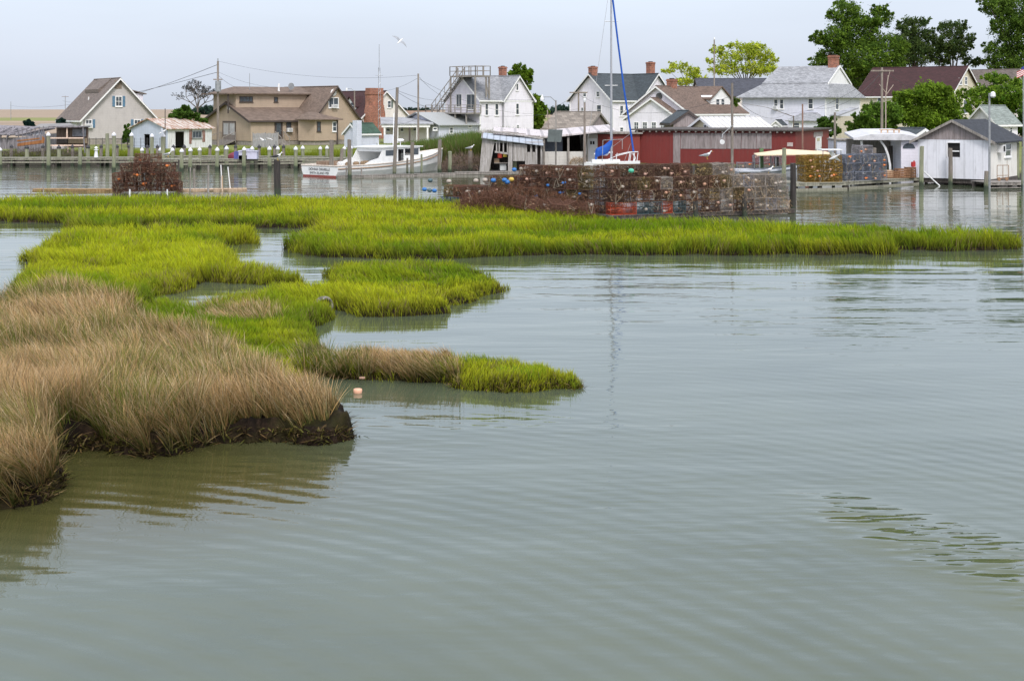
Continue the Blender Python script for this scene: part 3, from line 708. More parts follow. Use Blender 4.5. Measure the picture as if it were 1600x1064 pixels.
for (x0_, x1_, y0_, y1_) in ((295.5, 299.5, 203, 225), (316, 320, 204, 222)):
    t0, z1 = h.fp('f', 0, x0_, y0_); t1, z0 = h.fp('f', 0, x1_, y1_); mb = MB(); h.fbox(mb, 'f', 0, t0, t1, .0, .05, z0, z1); mb.build('plank', wood('peeling_red_board', (.22, .09, .06), (.45, .4, .38)), h.root)

# H2 tan house
TAN = siding('tan_siding', (0.43, 0.335, 0.25), .2)
BRROOF2 = shingle('brown_shingles', (0.185, 0.135, 0.105))
DKTRIM = plain('dark_brown_trim', (.06, .045, .04), .7)
h = Bld('tan_house', 'large tan house with brown shingle roofs, gable windows and porch steps', 'house', 392, 155, .75, 40, 492, 323)
ze = h.z(0, 0, 188.5); zr = h.z(0, h.d / 2, 161.5)
h.gable(0, h.w + 1, 0, h.d, .55, ze, zr, 'x', TAN, BRROOF2, DKTRIM, foundation=BLOCK, ov=.45, ends=(1, 0))
h.win('f', 0, 447, 190, 455, 206, frame=DKTRIM, ac=True); h.door('f', 0, 430, 190.5, 440, 218, DKTRIM, glass=True, frame=DKTRIM)
h.door('l', 0, 368, 191, 349, 219, plain('grey_brown_door', (.2, .17, .15)), 2, plain('pale_curtain_glass', (.42, .42, .42), .3), frame=DKTRIM)
t, z = h.fp('l', 0, 357.5, 168); vb = MB().tube((0, t, z), (-.05, t, z), .38, n=16); vb.build('vent', TRIM, h.root)
t, z = h.fp('f', 0, 471, 192); vb = MB(); h.fbox(vb, 'f', 0, t - .15, t + .15, 0, .2, z - .3, z + .2); vb.build('wall_lamp', DKTRIM, h.root)
# upper storey set back on the ridge
x0, x1 = h.a('f', 3.5, 369), h.w + 2.5
zt = h.z(3, 4, 148); h.walls(x0, x1, 3.6, h.d - 1.6, ze + .6, zt, TAN, name='upper_wall')
h.hip(x0, x1, 3.6, h.d - 1.6, zt, h.z(5, 6, 136), (x0 + 1.3, x1 - .2, h.d / 2 + 1, h.d / 2 + 1.2), BRROOF2, eo=.55, th=.14)
lx = h.a('f', 3.6, 351)
h.part('porch_roof', BRROOF2, [(lx, x0 - .55, 3.2, h.d - 1.2, zt - .02, zt + .13)]); MB().tube((lx + .4, 3.5, zr - 1.2), (lx + .4, 3.5, zt), .1).build('porch_post', DKTRIM, h.root)
h.win('f', 3.6, 374, 151, 395, 160, frame=DKTRIM, mull=3, rail=False); h.win('f', 3.6, 428, 152, 434, 160, frame=DKTRIM, rail=False)
MB().tube((h.a('f', 4, 437), 4.2, zt), (h.a('f', 4, 437), 4.2, zt + 1.3), .12).build('vent_pipe', TRIM, h.root)
dx = h.a('f', 4, 453); dsh = MB().tube((dx, 4, zt + .2), (dx, 4, zt + .9), .03); dsh.loft([[(dx + r_ * math.cos(a), 3.9 - .1 * k, zt + 1 + r_ * math.sin(a)) for a in np.linspace(0, 2 * math.pi, 12, endpoint=False)] for k, r_ in ((0, .05), (1, .3), (2, .42))]); dsh.build('dish_antenna', GREYMET, h.root)
# steps with rails at the front door and at the gable door
def steps(B, face, c, t0, t1, zt, n=5, run=.28, rail=True, mat=GREYW):
    mb = MB()
    for k in range(n): B.fbox(mb, face, c, t0, t1, .1 + run * k, .1 + run * (k + 1), max(-.1, zt * (1 - (k + 1) / n)), zt * (1 - k / n))
    o = mb.build('steps', mat, B.root)
    if rail:
        f = B.map(face, c)
        for t in (t0, t1):
            rl = MB(); a = Vector(f(t, .15, zt + .9)); b_ = Vector(f(t, .1 + run * n, .95)); rl.tube(a, b_, .045); rl.tube(f(t, .15, zt * .5), a, .05); rl.tube(f(t, .1 + run * n, 0), b_, .05)
            rl.build('handrail', mat, o)
ta = h.a('f', 0, 429); tb = h.a('f', 0, 442); steps(h, 'f', 0, ta, tb, h.z(3, 0, 218), 5)
ta = h.a('l', 0, 368); tb = h.a('l', 0, 349); steps(h, 'l', 0, min(ta, tb) - .3, max(ta, tb) + .3, h.z(0, 4, 219), 6, mat=GREYW)
# big front gable block and bay
ux = h.w - .3; O2 = h.wp(ux, 0)
px2 = 487.5; bx0 = h.a('f', -1.2, px2); bx1 = h.a('f', -1.2, 561.5)
zr2 = h.z((bx0 + bx1) / 2, -1.2, 136.5)
h.gable(bx0, bx1, -1.2, h.d - .5, .55, h.z(bx1, -1.2, 188), zr2, 'y', TAN, BRROOF2, DKTRIM, foundation=BLOCK, ov=.45)
h.win('f', -1.2, 513, 152.5, 529, 169, frame=TRIM, mull=1, rail=False, ac=True)
t, z = h.fp('f', -1.2, 521, 145); MB().tube((t, -1.2, z), (t, -1.26, z), .4, n=16).build('vent', TRIM, h.root)
c0 = h.a('f', -3.4, 492); c1 = h.a('f', -3.4, 527); zb_ = h.z(c0, -3.4, 188)
mb = MB().prism([(c0 - .9, -1.25, .55), (c0, -3.4, .55), (c1, -3.4, .55), (c1, -1.25, .55)], (0, 0, zb_ - .55)); mb.build('bay_wall', TAN, h.root)
MB().prism([(c0 - .7, -1.3, -.6), (c0 + .1, -3.2, -.6), (c1 - .1, -3.2, -.6), (c1 - .1, -1.3, -.6)], (0, 0, 1.14)).build('foundation', BLOCK, h.root)
h.hip(c0 - .6, c1, -3.4, -1.3, zb_, h.z(c0, -1.6, 175), (c0 + .3, c1 - 2.2, -1.5, -1.35), BRROOF2, eo=.5)
h.win('f', -3.4, 495, 190.5, 501, 206, frame=DKTRIM); h.win('f', -3.4, 519, 190.5, 526, 206, frame=TRIM); h.win('f', -1.2, 484, 190, 489.5, 205, frame=DKTRIM)
MB().tube((c1 - .05, -3.5, 0), (c1 - .05, -3.5, zb_), .09).build('drainpipe', DKTRIM, h.root)

# S2 small pale shed with green roof
GREENR = shingle('green_shingles', (0.05, 0.10, 0.07))
PBLUE = siding('pale_blue_siding', (0.62, 0.65, 0.76), .2)
h = Bld('garden_shed', 'small pale blue shed with green shingle roof and white corner box', 'shed', 561, 147, .6, 45, 592, 538)
ze = h.z(0, 0, 208.5); zr = h.z(0, h.d / 2, 194.5)
h.gable(0, h.w, 0, h.d, 0, ze, zr, 'x', PBLUE, GREENR, TRIM, ov=.2, eo=.2)
t = h.a('l', -.5, 556); mb = MB().box(-.75, -.1, t - .5, t + .25, 0, h.z(0, 0, 188.5)); mb.build('corner_box', PBLUE, h.root)

# H3 white house, maroon roof, big brick chimney
MAROON = shingle('maroon_shingles', (0.052, 0.019, 0.020))
CREAMW = siding('cream_white_siding', (0.80, 0.76, 0.72), .2)
h = Bld('white_gabled_house', 'cream white house with maroon roof and tall brick chimney on its gable', 'house', 563, 188, .75, 42, 640, w=None, d=13.5)
ze = h.z(0, 0, 182); zr = h.z(h.w / 2, 0, 143.5)
h.gable(0, h.w, 0, h.d, 0, h.z(h.w, 0, 184), zr, 'y', CREAMW, MAROON, TRIM)
cx = h.a('f', -.7, 585.5); z1 = h.z(cx, -.7, 138); z2 = h.z(cx, -.7, 178); hw = (h.a('f', -.7, 595.5) - h.a('f', -.7, 575)) / 2
mb = MB().box(cx - hw, cx + hw, -1.2, -.05, z2 + .6, z1).box(cx - hw - .08, cx + hw + .08, -1.28, -.02, z1 - .9, z1 - .55)
mb.prism([(cx - hw - .25, -1.3, 0), (cx + hw + .25, -1.3, 0), (cx + hw + .25, -1.3, z2), (cx + hw, -1.3, z2 + 1.2), (cx - hw, -1.3, z2 + 1.2), (cx - hw - .25, -1.3, z2)], (0, 1.26, 0))
mb.build('chimney', BRICK, h.root)
h.win('f', 0, 605, 157.5, 611, 169, (plain('green_shutter', (.05, .1, .08)), 'R'))
# dormer on the left slope
dx = h.a('l', 1.6, 551); zd = h.z(1.6, dx, 172); za = h.z(1.6, dx, 152); hw = 1.35
mb = MB().prism([(1.2, dx - hw, zd - .3), (1.2, dx + hw, zd - .3), (1.2, dx + hw, za - 1.2), (1.2, dx, za), (1.2, dx - hw, za - 1.2)], (2.6, 0, 0)); mb.build('dormer_wall', TRIM, h.root)
mb = MB()
for sg in (-1, 1): mb.prism([(.95, dx, za), (.95, dx, za + .14), (.95, dx + sg * (hw + .25), za - 1.35), (.95, dx + sg * (hw + .25), za - 1.5)], (3.2, 0, 0))
mb.build('dormer_roof', MAROON, h.root)
h.win('l', 1.2, 548, 160, 555, 171)

# H4 low white building with porch, and a tan roof beyond
ROOFG = shingle('pale_grey_shingles', (0.36, 0.37, 0.39))
h = Bld('porch_cottage', 'low white cottage with open porch left of the wooden roof deck house', 'cottage', 600, 165, .75, 6, 672, d=6)
ze = h.z(0, 0, 195.5)
h.walls(0, h.w, 1.8, h.d, 0, ze - .1, CREAMW); mb = MB().prism([(-.4, -.3, ze), (-.4, -.3, ze + .15), (-.4, h.d, ze + .9), (-.4, h.d, ze + .7)], (h.w + .8, 0, 0)); mb.build('roof', ROOFG, h.root)
mb = MB().box(-.3, h.w, -.2, 0, ze - .3, ze); mb.build('roof_beam', TRIM, h.root)
for px in (601, 621, 640, 652, 668):
    t = h.a('f', 0, px); h.part('porch_post', TRIM if px != 640 else DKTRIM, [(t - .1, t + .1, -.15, .05, 0, ze - .31)])
h.part('porch_wall', PBLUE, [(0, h.a('f', 0, 615), -.2, 0, 0, 1.1)])
h.win('f', 1.8, 603, 197, 610, 206); h.win('f', 1.8, 625, 197, 631, 206); h.win('f', 1.8, 645, 197, 651, 205)
h = Bld('tan_roofed_house', 'distant low house showing only its tan brown roof between white gables', 'house', 634, 215, .8, 0, 672, d=7)
h.gable(0, h.w, 0, h.d, 0, h.z(0, 0, 184.5), h.z(0, 3.5, 175), 'x', CREAMW, shingle('tan_shingles', (.3, .2, .14)), TRIM)

# H5 white house with roof deck
ROOFL = shingle('light_grey_shingles', (0.30, 0.31, 0.33)); ROOFM = metalroof('grey_standing_seam', (0.38, 0.40, 0.40), (.3, .27, .24), .15, .35)
h = Bld('roof_deck_house', 'white two storey house carrying a grey timber lookout deck with long stair', 'house', 750, 170, .75, 40, 832, 697)
ze = h.z(0, 0, 154.5); zr = h.z(0, h.d / 2, 119.5)
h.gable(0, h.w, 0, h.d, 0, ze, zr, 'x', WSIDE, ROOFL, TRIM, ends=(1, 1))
g0 = h.a('f', -.35, 788); g1 = h.a('f', -.35, 831); zrg = h.z((g0 + g1) / 2, -.35, 120)
h.gable(g0, g1, -.35, h.d / 2, 0, h.z(g1, -.35, 154), zrg, 'y', WSIDE, ROOFL, TRIM, ends=(1, 0))
h.cornerboards(0, h.w, 0, h.d, 0, ze - .2)
for r_ in ((757.5, 162, 763, 181), (773, 162, 779, 181)): h.win('f', 0, *r_)
h.win('f', -.35, 805.5, 161.5, 811, 180); h.win('f', -.35, 806, 131, 810, 142, rail=False); h.win('f', -.35, 807, 195, 811, 203)
MB().tube((g0 - .1, -.2, 0), (g0 - .1, -.2, ze), .06).build('drainpipe', GREYMET, h.root)
for r_ in ((722, 147, 713, 168), (744, 147, 729, 172)): h.win('l', 0, *r_, rail=False, mull=1)
cxx = h.a('f', h.d / 2, 785.5); h.chimney(cxx, h.d / 2, .75, .75, zr - .4, h.z(cxx, h.d / 2, 104.5))
# low wing
lw = h.walls(-6.2, -.02, .3, h.d + 2, 0, h.z(-6, 3, 197), PBLUE, name='wing_wall')
ym = (.3 + h.d + 2) / 2
A = MB(); zl = h.z(-3, .3, 196.5); zt_ = h.z(-3, ym, 177)
for sg in (-1, 1): A.prism([(-6.6, ym, zt_), (-6.6, ym, zt_ + .12), (-6.6, ym + sg * (ym + .2), zl + .1), (-6.6, ym + sg * (ym + .2), zl)], (6.6, 0, 0))
A.build('wing_roof', ROOFM, h.root)
MB().prism([(-6.1, .3, h.z(-6, 3, 197)), (-6.1, h.d + 2, h.z(-6, 3, 197)), (-6.1, ym, zt_ - .05)], (.1, 0, 0)).build('wing_gable', PBLUE, h.root)
h.win('f', .3, 676, 199, 683, 204, rail=False); h.win('f', .3, 702, 199, 708, 209); h.win('f', .3, 731, 196, 737, 200, rail=False)
def railing(B, mb, pts, z, hgt=1.0, n=6, r=.045, mid=2):
    for (a, b_) in zip(pts[:-1], pts[1:]):
        A_ = Vector((a[0], a[1], z)); B_ = Vector((b_[0], b_[1], z)); k = max(1, int((B_ - A_).length / 1.1))
        for i in range(k + 1):
            p = A_.lerp(B_, i / k); mb.box(p.x - r, p.x + r, p.y - r, p.y + r, z, z + hgt)
        for j in range(mid):
            zz = z + hgt * (j + 1) / mid; mb.tube(A_ + Vector((0, 0, zz - z)), B_ + Vector((0, 0, zz - z)), r, n=4)
# balcony on the wing roof
zb_ = h.z(-2, 1, 176.5); bl = -2.3
o = h.part('balcony_deck', GREYW, [(bl, -.05, -.3, h.d + 1.3, zb_ - .15, zb_)]); mb = MB()
railing(h, mb, [(-.1, -.3), (bl, -.3), (bl, h.d + 1.3), (-.1, h.d + 1.3)], zb_, .95, mid=3); mb.build('balcony_rail', GREYW, o)
for y_ in (0, 2.2, 4.4): h.part('balcony_post', GREYW, [(bl + .1, bl + .25, y_, y_ + .15, zb_ - 1.6, zb_ - .15)])
# lookout deck above the ridge
zd = h.z(1.2, 0, 118.5); zdt = h.z(1.2, 0, 104)
DX = h.a('f', -.6, 766); pl = MB().box(-1.2, DX, -.6, 4.6, zd - .18, zd); o = pl.build('lookout_deck', GREYW, h.root)
mb = MB(); railing(h, mb, [(-1.2, -.6), (DX, -.6), (DX, 4.6), (-1.2, 4.6), (-1.2, -.6)], zd, zdt - zd, mid=2); mb.build('deck_rail', GREYW, o)
for (x_, y_, z_) in ((-1.15, -.5, zb_), (DX - .1, -.5, ze), (-1.15, 4.5, zb_), (DX - .1, 4.5, ze + .5), (DX * .5, -.5, ze + .2)): h.part('deck_post', GREYW, [(x_ - .08, x_ + .08, y_ - .08, y_ + .08, z_, zd - .18)])
MB().tube((DX - .1, -.4, ze + .3), (DX * .5, -.4, zd - .3), .06, n=5).build('deck_brace', GREYW, h.root)
st = MB(); a = Vector((-1.25, 2.2, zd)); b_ = Vector((-2.1, 4.9 + 1.8, zb_ + .1))
for k in range(16):
    p = a.lerp(b_, (k + .5) / 16); st.box(p.x - .45, p.x + .45, p.y - .14, p.y + .14, p.z - .03, p.z + .02)
for sx_ in (-.47, .47):
    st.tube(a + Vector((sx_, 0, -.08)), b_ + Vector((sx_, 0, -.08)), .07, n=4); st.tube(a + Vector((sx_, 0, .9)), b_ + Vector((sx_, 0, .9)), .05, n=4)
    for k in range(7): p = a.lerp(b_, k / 6) + Vector((sx_, 0, 0)); st.tube(p, p + Vector((0, 0, .9)), .04, n=4)
st.build('deck_stair', GREYW, h.root)

# H6 big white farmhouse, dark roof, two chimneys
SLATE = shingle('dark_slate_shingles', (0.060, 0.075, 0.085))
h = Bld('farmhouse', 'tall white farmhouse with dark slate roof and a chimney at each end', 'house', 957, 190, .75, 36, 1046, 891)
ze = h.z(0, 0, 155.5); zr = h.z(0, h.d / 2, 116.5)
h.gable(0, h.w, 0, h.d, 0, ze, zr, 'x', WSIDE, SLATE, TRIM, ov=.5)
g0 = h.a('f', -.4, 1001); g1 = h.a('f', -.4, 1050)
h.gable(g0, g1, -.4, h.d / 2, 0, h.z(g1, -.4, 154), h.z((g0 + g1) / 2, -.4, 116.5), 'y', WSIDE, SLATE, TRIM, ends=(1, 0), ov=.5)
h.cornerboards(0, h.w, 0, h.d, 0, ze - .2)
for r_ in ((916.5, 143, 911, 152), (937, 143, 932, 152), (940, 164, 932.5, 179), (912, 168, 908, 178)): h.win('l', 0, *r_)
for r_ in ((968, 165, 974, 182), (976, 165, 981, 182), (968, 199, 974, 208), (986, 165, 991, 182)): h.win('f', 0, *r_)
h.win('f', -.4, 1014.5, 139, 1018.5, 146)
mb = MB().prism([(g0 - .1, -.75, zr - .05), (g0 + .06, -.75, zr - .05), (g0 + 1.2, -.75, ze), (g0 + 1.0, -.75, ze)], (0, .3, 0))
for px in (926.5, 1016.5):
    c_ = h.a('f', h.d / 2, px); h.chimney(c_, h.d / 2, .95, .9, zr - .5, h.z(c_, h.d / 2, 104.5 if px < 1000 else 97.5))

# H7 white cottage with brown roof and dormer
BRROOF3 = shingle('warm_brown_shingles', (0.165, 0.115, 0.09))
h = Bld('brown_roof_cottage', 'white cottage with brown roof, dormer and a row of small dark windows', 'house', 1078, 155, .75, -38, 978, 1165, 'R')
ze = h.z(h.w, 0, 176.5); zr = h.z(h.w / 2, 0, 136)
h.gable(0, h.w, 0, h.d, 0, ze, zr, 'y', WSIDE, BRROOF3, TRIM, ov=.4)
p0 = h.a('f', -1.3, 978); p1 = h.a('f', -1.3, 1061); zpe = h.z(p1, -1.3, 185)
h.gable(p0, p1, -1.3, 1, 0, zpe, h.z((p0 + p1) / 2, -1.3, 154.5), 'y', WSIDE, BRROOF3, TRIM, ends=(1, 0), ov=.3)
for px in (994.5, 1008, 1022, 1036, 1049.5): h.win('f', -1.3, px - 4, 190.5, px + 4, 204.5, mull=1)
t, z = h.fp('f', 0, 1030, 151); MB().tube((t, -.01, z), (t, -.06, z), .42, n=16).build('round_vent', plain('dark_vent', (.1, .1, .1)), h.root)
dc = h.a('r', h.w - 1.2, 1126); zd0 = h.z(h.w - 1, dc, 173); zdt = h.z(h.w - 1, dc, 136.5); hw = abs(h.a('r', h.w - 1.2, 1141) - h.a('r', h.w - 1.2, 1111)) / 2; zde = h.z(h.w - 1, dc, 152)
mb = MB().prism([(h.w - 1.2, dc - hw, zd0), (h.w - 1.2, dc + hw, zd0), (h.w - 1.2, dc + hw, zde), (h.w - 1.2, dc, zdt), (h.w - 1.2, dc - hw, zde)], (-3, 0, 0)); mb.build('dormer_wall', TRIM, h.root)
mb = MB()
for sg in (-1, 1): mb.prism([(h.w - .95, dc, zdt), (h.w - .95, dc, zdt + .13), (h.w - .95, dc + sg * (hw + .3), zde - .2), (h.w - .95, dc + sg * (hw + .3), zde - .33)], (-3.7, 0, 0))
mb.build('dormer_roof', BRROOF3, h.root)
h.win('r', h.w - 1.2, 1118, 154.5, 1124, 166); h.win('r', h.w - 1.2, 1126, 154.5, 1132, 166)
cx = h.a('f', 5, 1064.5); h.chimney(h.w / 2, 3.2, .9, .9, zr - .4, zr + .95)

# S3 S4
h = Bld('plywood_shed', 'grey brown plywood gable shed peeking over the red building', 'shed', 1052, 128, .6, 8, 1098, d=3.5)
PLY = wood('weathered_plywood', (0.24, 0.205, 0.2), (0.34, 0.30, 0.30), .5)
h.gable(0, h.w, 0, h.d, 0, h.z(0, 0, 191), h.z(h.w / 2, 0, 175), 'y', PLY, SLATE, DKTRIM, ov=.2)
h = Bld('tin_roof_shed', 'cream gabled shed with ribbed white tin roof behind the red building', 'shed', 1121, 122, .6, 22, 1208, 1074)
YEL = siding('faded_yellow_siding', (0.56, 0.50, 0.34), .18)
zr = h.z(0, h.d / 2, 185); h.gable(0, h.w, 0, h.d, 0, h.z(0, 0, 205), zr, 'x', YEL, metalroof('white_tin_roof', (.62, .62, .62), (.42, .36, .3), .25, .55), TRIM, ov=.25)
h.win('l', 0, 1105, 194.5, 1100, 203.5, rail=False)
# H8
h = Bld('dark_roof_house', 'distant house showing a low blue black roof under the lime green tree', 'house', 1096, 225, .8, 0, 1204, d=11)
h.gable(0, h.w, 0, h.d, 0, h.z(0, 0, 150), h.z(0, 5.5, 124), 'x', CREAMW, shingle('blue_black_shingles', (.07, .075, .095)), DKTRIM)

# H9 big pale house with grey hipped skirt roof
h = Bld('grey_roof_house', 'large pale blue house with light grey roof, white side gable and brick chimney', 'house', 1290, 165, .75, -35, 1160, 1343, 'R')
SHG = shingle('silver_grey_shingles', (0.33, 0.34, 0.36))
ze = h.z(h.w, 0, 152.5); PB2 = siding('white_blue_siding', (0.70, 0.71, 0.79), .22)
h.walls(0, h.w, 0, h.d, 0, ze, PB2); zi = h.z(h.w * .6, 2, 131.5); zr = h.z(h.w * .6, h.d / 2, 105.5)
ix0, ix1, iy0, iy1 = 1.8, h.w - .4, 1.9, h.d - 1.9
h.hip(0, h.w, 0, h.d, ze - .05, zi, (ix0, ix1, iy0, iy1), SHG, eo=.6, name='skirt_roof')
ym = (iy0 + iy1) / 2
A = MB(); A.prism([(ix1 - .3, iy0, zi - .02), (ix1 - .3, iy1, zi - .02), (ix1 - .3, ym, zr)], (.2, 0, 0)); A.build('side_gable', TRIM, h.root)
A = MB()
xr0 = h.a('f', ym, 1216) 
for sg in (-1, 1):
    yy_ = iy0 if sg < 0 else iy1
    A.add([(ix0, yy_, zi - .02), (ix1, yy_, zi - .02), (ix1, ym, zr), (xr0, ym, zr), (ix0, yy_, zi + .12), (ix1, yy_, zi + .12), (ix1, ym, zr + .14), (xr0, ym, zr + .14)], [(0, 1, 2, 3), (4, 5, 6, 7), (1, 2, 6, 5), (0, 4, 5, 1), (0, 3, 7, 4)])
A.add([(ix0, iy0, zi), (ix0, iy1, zi), (xr0, ym, zr + .13)], [(0, 1, 2)])
ro = A.build('upper_roof', SHG, h.root)
T = MB()
for sg in (-1, 1):
    yy_ = iy0 if sg < 0 else iy1; T.prism([(ix1, ym, zr - .1), (ix1, ym, zr + .2), (ix1, yy_ + sg * .25, zi + .05), (ix1, yy_ + sg * .25, zi - .2)], (.06, 0, 0))
T.build('rake_trim', TRIM, ro)
for r_ in ((1209, 155, 1216, 171), (1218, 155, 1225, 171), (1262.5, 154, 1271, 171)): h.win('f', 0, *r_, ac=(r_[0] == 1209))
h.win('r', h.w, 1305, 153, 1310, 172); h.cornerboards(0, h.w, 0, h.d, 0, ze - .2)
cx = h.a('f', ym, 1302.5); h.chimney(cx, ym, 1.1, .9, zr - .6, h.z(cx, ym, 87))
e0 = h.a('f', -2.5, 1232); e1 = h.a('f', -2.5, 1277); zp = h.z(e0, -2.5, 190)
h.walls(e0, e1, -2.5, -.02, 0, zp, PB2, name='porch_wall'); h.hip(e0, e1, -2.5, -.02, zp, h.z(e0, -.5, 176), (e0 + 1, e1 - 1, -.6, -.05), SHG, eo=.3, name='porch_roof')
h.win('f', -2.5, 1238, 191, 1250, 203)
h.gable(h.a('f', -1.6, 1205), h.a('f', -1.6, 1221), -1.6, -.02, 0, h.z(5, -1.6, 196), h.z(5, -1.6, 189), 'y', TRIM, SLATE, TRIM, ov=.15, eo=.15)
h.win('f', -1.6, 1207, 197, 1217, 203, rail=False, mull=1)

# H10 maroon roofed house and neighbours
YSIDE = siding('pale_yellow_siding', (0.66, 0.60, 0.48), .2)
h = Bld('maroon_roof_house', 'cream house with very large maroon roof rising above the green bushes', 'house', 1484, 185, .75, -38, 1340, 1533, 'R')
ze = h.z(h.w, 0, 149); h.gable(0, h.w, 0, h.d, 0, ze, h.z(h.w, h.d / 2, 105), 'x', YSIDE, MAROON, TRIM, ov=.4)
h.win('f', 0, 1371, 152, 1378, 166); h.win('r', h.w, 1498, 122, 1503, 133); h.win('r', h.w, 1507, 120, 1511, 133); h.win('r', h.w, 1505, 156, 1511, 178); h.win('r', h.w, 1514, 158, 1519, 176)
h = Bld('grey_brown_roof_house', 'house with grey brown roof and white end gable half hidden by trees at right', 'house', 1577, 205, .75, -38, 1505, 1604, 'R')
h.gable(0, h.w, 0, h.d, 0, h.z(h.w, 0, 136), h.z(h.w, h.d / 2, 109.5), 'x', CREAMW, shingle('umber_shingles', (.15, .125, .11)), TRIM, ov=.4)
h.win('r', h.w, 1580, 128, 1585, 142)
h = Bld('small_garage', 'small white garage with pale green grey roof behind the right waterside shed', 'garage', 1556, 140, .7, 30, 1590, 1512)
h.gable(0, h.w, 0, h.d, 0, h.z(0, 0, 192), h.z(0, h.d / 2, 167), 'x', WSIDE, shingle('sage_grey_shingles', (.25, .29, .27)), TRIM, ov=.3)
h.win('f', 0, 1577, 199, 1582, 208)
h = Bld('yellow_shed', 'pale yellow shed wall standing half behind the round bushes', 'shed', 1309, 144, .6, -38, 1300, 1338, 'R')
h.walls(0, h.w, 0, h.d, 0, h.z(0, 0, 182), YSIDE); A = MB().prism([(-.2, -.2, h.z(0, 0, 182)), (h.w + .2, -.2, h.z(0, 0, 182)), (h.w + .2, h.d + .2, h.z(0, 0, 182) + .8), (-.2, h.d + .2, h.z(0, 0, 182) + .8)], (0, 0, .12)); A.build('roof', ROOFG, h.root)
h.win('r', h.w, 1327, 203, 1332, 214)

# ---- waterfront buildings
RED = siding('barn_red_boards', (0.185, 0.026, 0.022), .3, .22, (.13, .07, .06), vertical=True)
h = Bld('red_boathouse', 'long barn red waterside building with patches of bare grey plywood', 'building', 1243, 109, .45, -24, 992, 1295, 'R')
ze = h.z(h.w, 0, 206)
h.walls(0, h.w, 0, h.d, -.8, ze, RED)
h.part('roof', DKWOOD, [(-.3, h.w + .25, -.35, h.d + .3, ze + .02, ze + .14)])
mb = MB()
for k in range(24): x_ = h.w * (k + .5) / 24; mb.box(x_ - .06, x_ + .06, -.3, -.02, ze - .12, ze + .02)
mb.build('rafter_end', GREYW, h.root)
def panel(B, face, c, x0, y0, x1, y1, mat, name='panel', o=.03, lab=None):
    t0, z1 = B.fp(face, c, x0, y0); t1, z0 = B.fp(face, c, x1, y1); mb = MB(); B.fbox(mb, face, c, min(t0, t1), max(t0, t1), .002, o, z0, z1); x = mb.build(name, mat, B.root)
    if lab: x['label'] = lab
    return x
xs = np.linspace(1063.5, 1206, 7)
for k in range(6): panel(h, 'f', 0, xs[k] + .25, 208.3, xs[k + 1] - .25, 233, PLY, 'plywood_panel')
panel(h, 'f', 0, 1052, 208, 1063, 258, PLY, 'plywood_panel'); panel(h, 'f', 0, 1230, 223, 1239, 229, plain('faded_sign', (.5, .42, .4)), 'blank_sign')
h.door('r', h.w, 1274.5, 216, 1282, 246, WHITE); panel(h, 'r', h.w, 1271, 207, 1285, 214, PLY, 'plywood_panel'); panel(h, 'r', h.w, 1275.5, 216.5, 1280, 220.5, YEL, 'door_window', .06)
h = Bld('red_lean_to', 'lower bright red board shed behind the sailboat boom', 'shed', 933, 114, .45, 0, 1000, d=5)
ze = h.z(0, 0, 210); h.walls(0, h.w, 0, h.d, -.8, ze, siding('bright_red_boards', (0.22, 0.036, 0.026), .22, .2, (.1, .03, .03), vertical=True)); h.part('roof', GREYW, [(-.2, h.w + .2, -.25, h.d, ze + .02, ze + .16)])
# grey gabled shed behind the boathouse
h = Bld('grey_shingle_shed', 'weathered grey shed with patterned shingle roof behind the open boathouse', 'shed', 918, 127, .6, -32, 852, 952, 'R')
h.gable(0, h.w, 0, h.d, 0, h.z(h.w, 0, 200), h.z(h.w, h.d / 2, 177), 'x', PLY, shingle('worn_tan_shingles', (.27, .235, .2), .6), GREYW, ov=.2)
# door building
h = Bld('door_hut', 'narrow beige hut with a white two pane door between boathouse and red shed', 'hut', 916, 111, .45, 2, 934, d=3)
ze = h.z(0, 0, 210); h.walls(0, h.w, 0, h.d, -.8, ze, siding('beige_boards', (.5, .47, .42), .15)); h.part('roof', GREYW, [(-.1, h.w + .05, -.15, h.d, ze + .02, ze + .12)])
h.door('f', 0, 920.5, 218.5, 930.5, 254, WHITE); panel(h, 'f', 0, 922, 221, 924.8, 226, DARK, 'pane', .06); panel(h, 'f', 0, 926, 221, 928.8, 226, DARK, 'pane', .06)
# open boathouse with dark interior
h = Bld('open_boathouse', 'open fronted boathouse with dark interior, pale roof and white board skirt', 'boathouse', 846, 109, .45, 0, 915, d=7.5)
zb = h.z(0, 0, 237); zt = h.z(h.w / 2, 0, 212)
h.part('skirt_wall', siding('white_plank_skirt', (.62, .60, .56), .22, .3), [(0, h.w, -.1, 0, -.9, zb)])
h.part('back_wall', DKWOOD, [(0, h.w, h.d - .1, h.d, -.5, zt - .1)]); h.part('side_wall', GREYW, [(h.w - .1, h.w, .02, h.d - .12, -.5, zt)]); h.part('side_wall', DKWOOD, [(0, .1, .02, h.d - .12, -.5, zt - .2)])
h.part('counter', plain('blue_grey_panel', (.25, .29, .36)), [(.2, h.w * .5, 2, 2.3, zb - .5, zb + 1.0)])
x0_ = h.a('f', -.6, 770) ; x1_ = h.a('f', -.6, 962)
A = MB(); zl, zrr = h.z(x0_, -.6, 207), h.z(x1_, -.6, 207.5)
A.prism([(x0_, -.5, h.z(x0_, -.5, 210)), (h.w * .15, -.5, h.z(1, -.5, 216)), (h.w + .3, -.5, h.z(3, -.5, 209)), (x1_, -.5, h.z(x1_, -.5, 205.5)), (x1_, -.5, h.z(x1_, -.5, 203.5)), (h.w + .3, -.5, h.z(3, -.5, 207)), (h.w * .15, -.5, h.z(1, -.5, 213)), (x0_, -.5, h.z(x0_, -.5, 207.5))], (0, 8.3, .35))
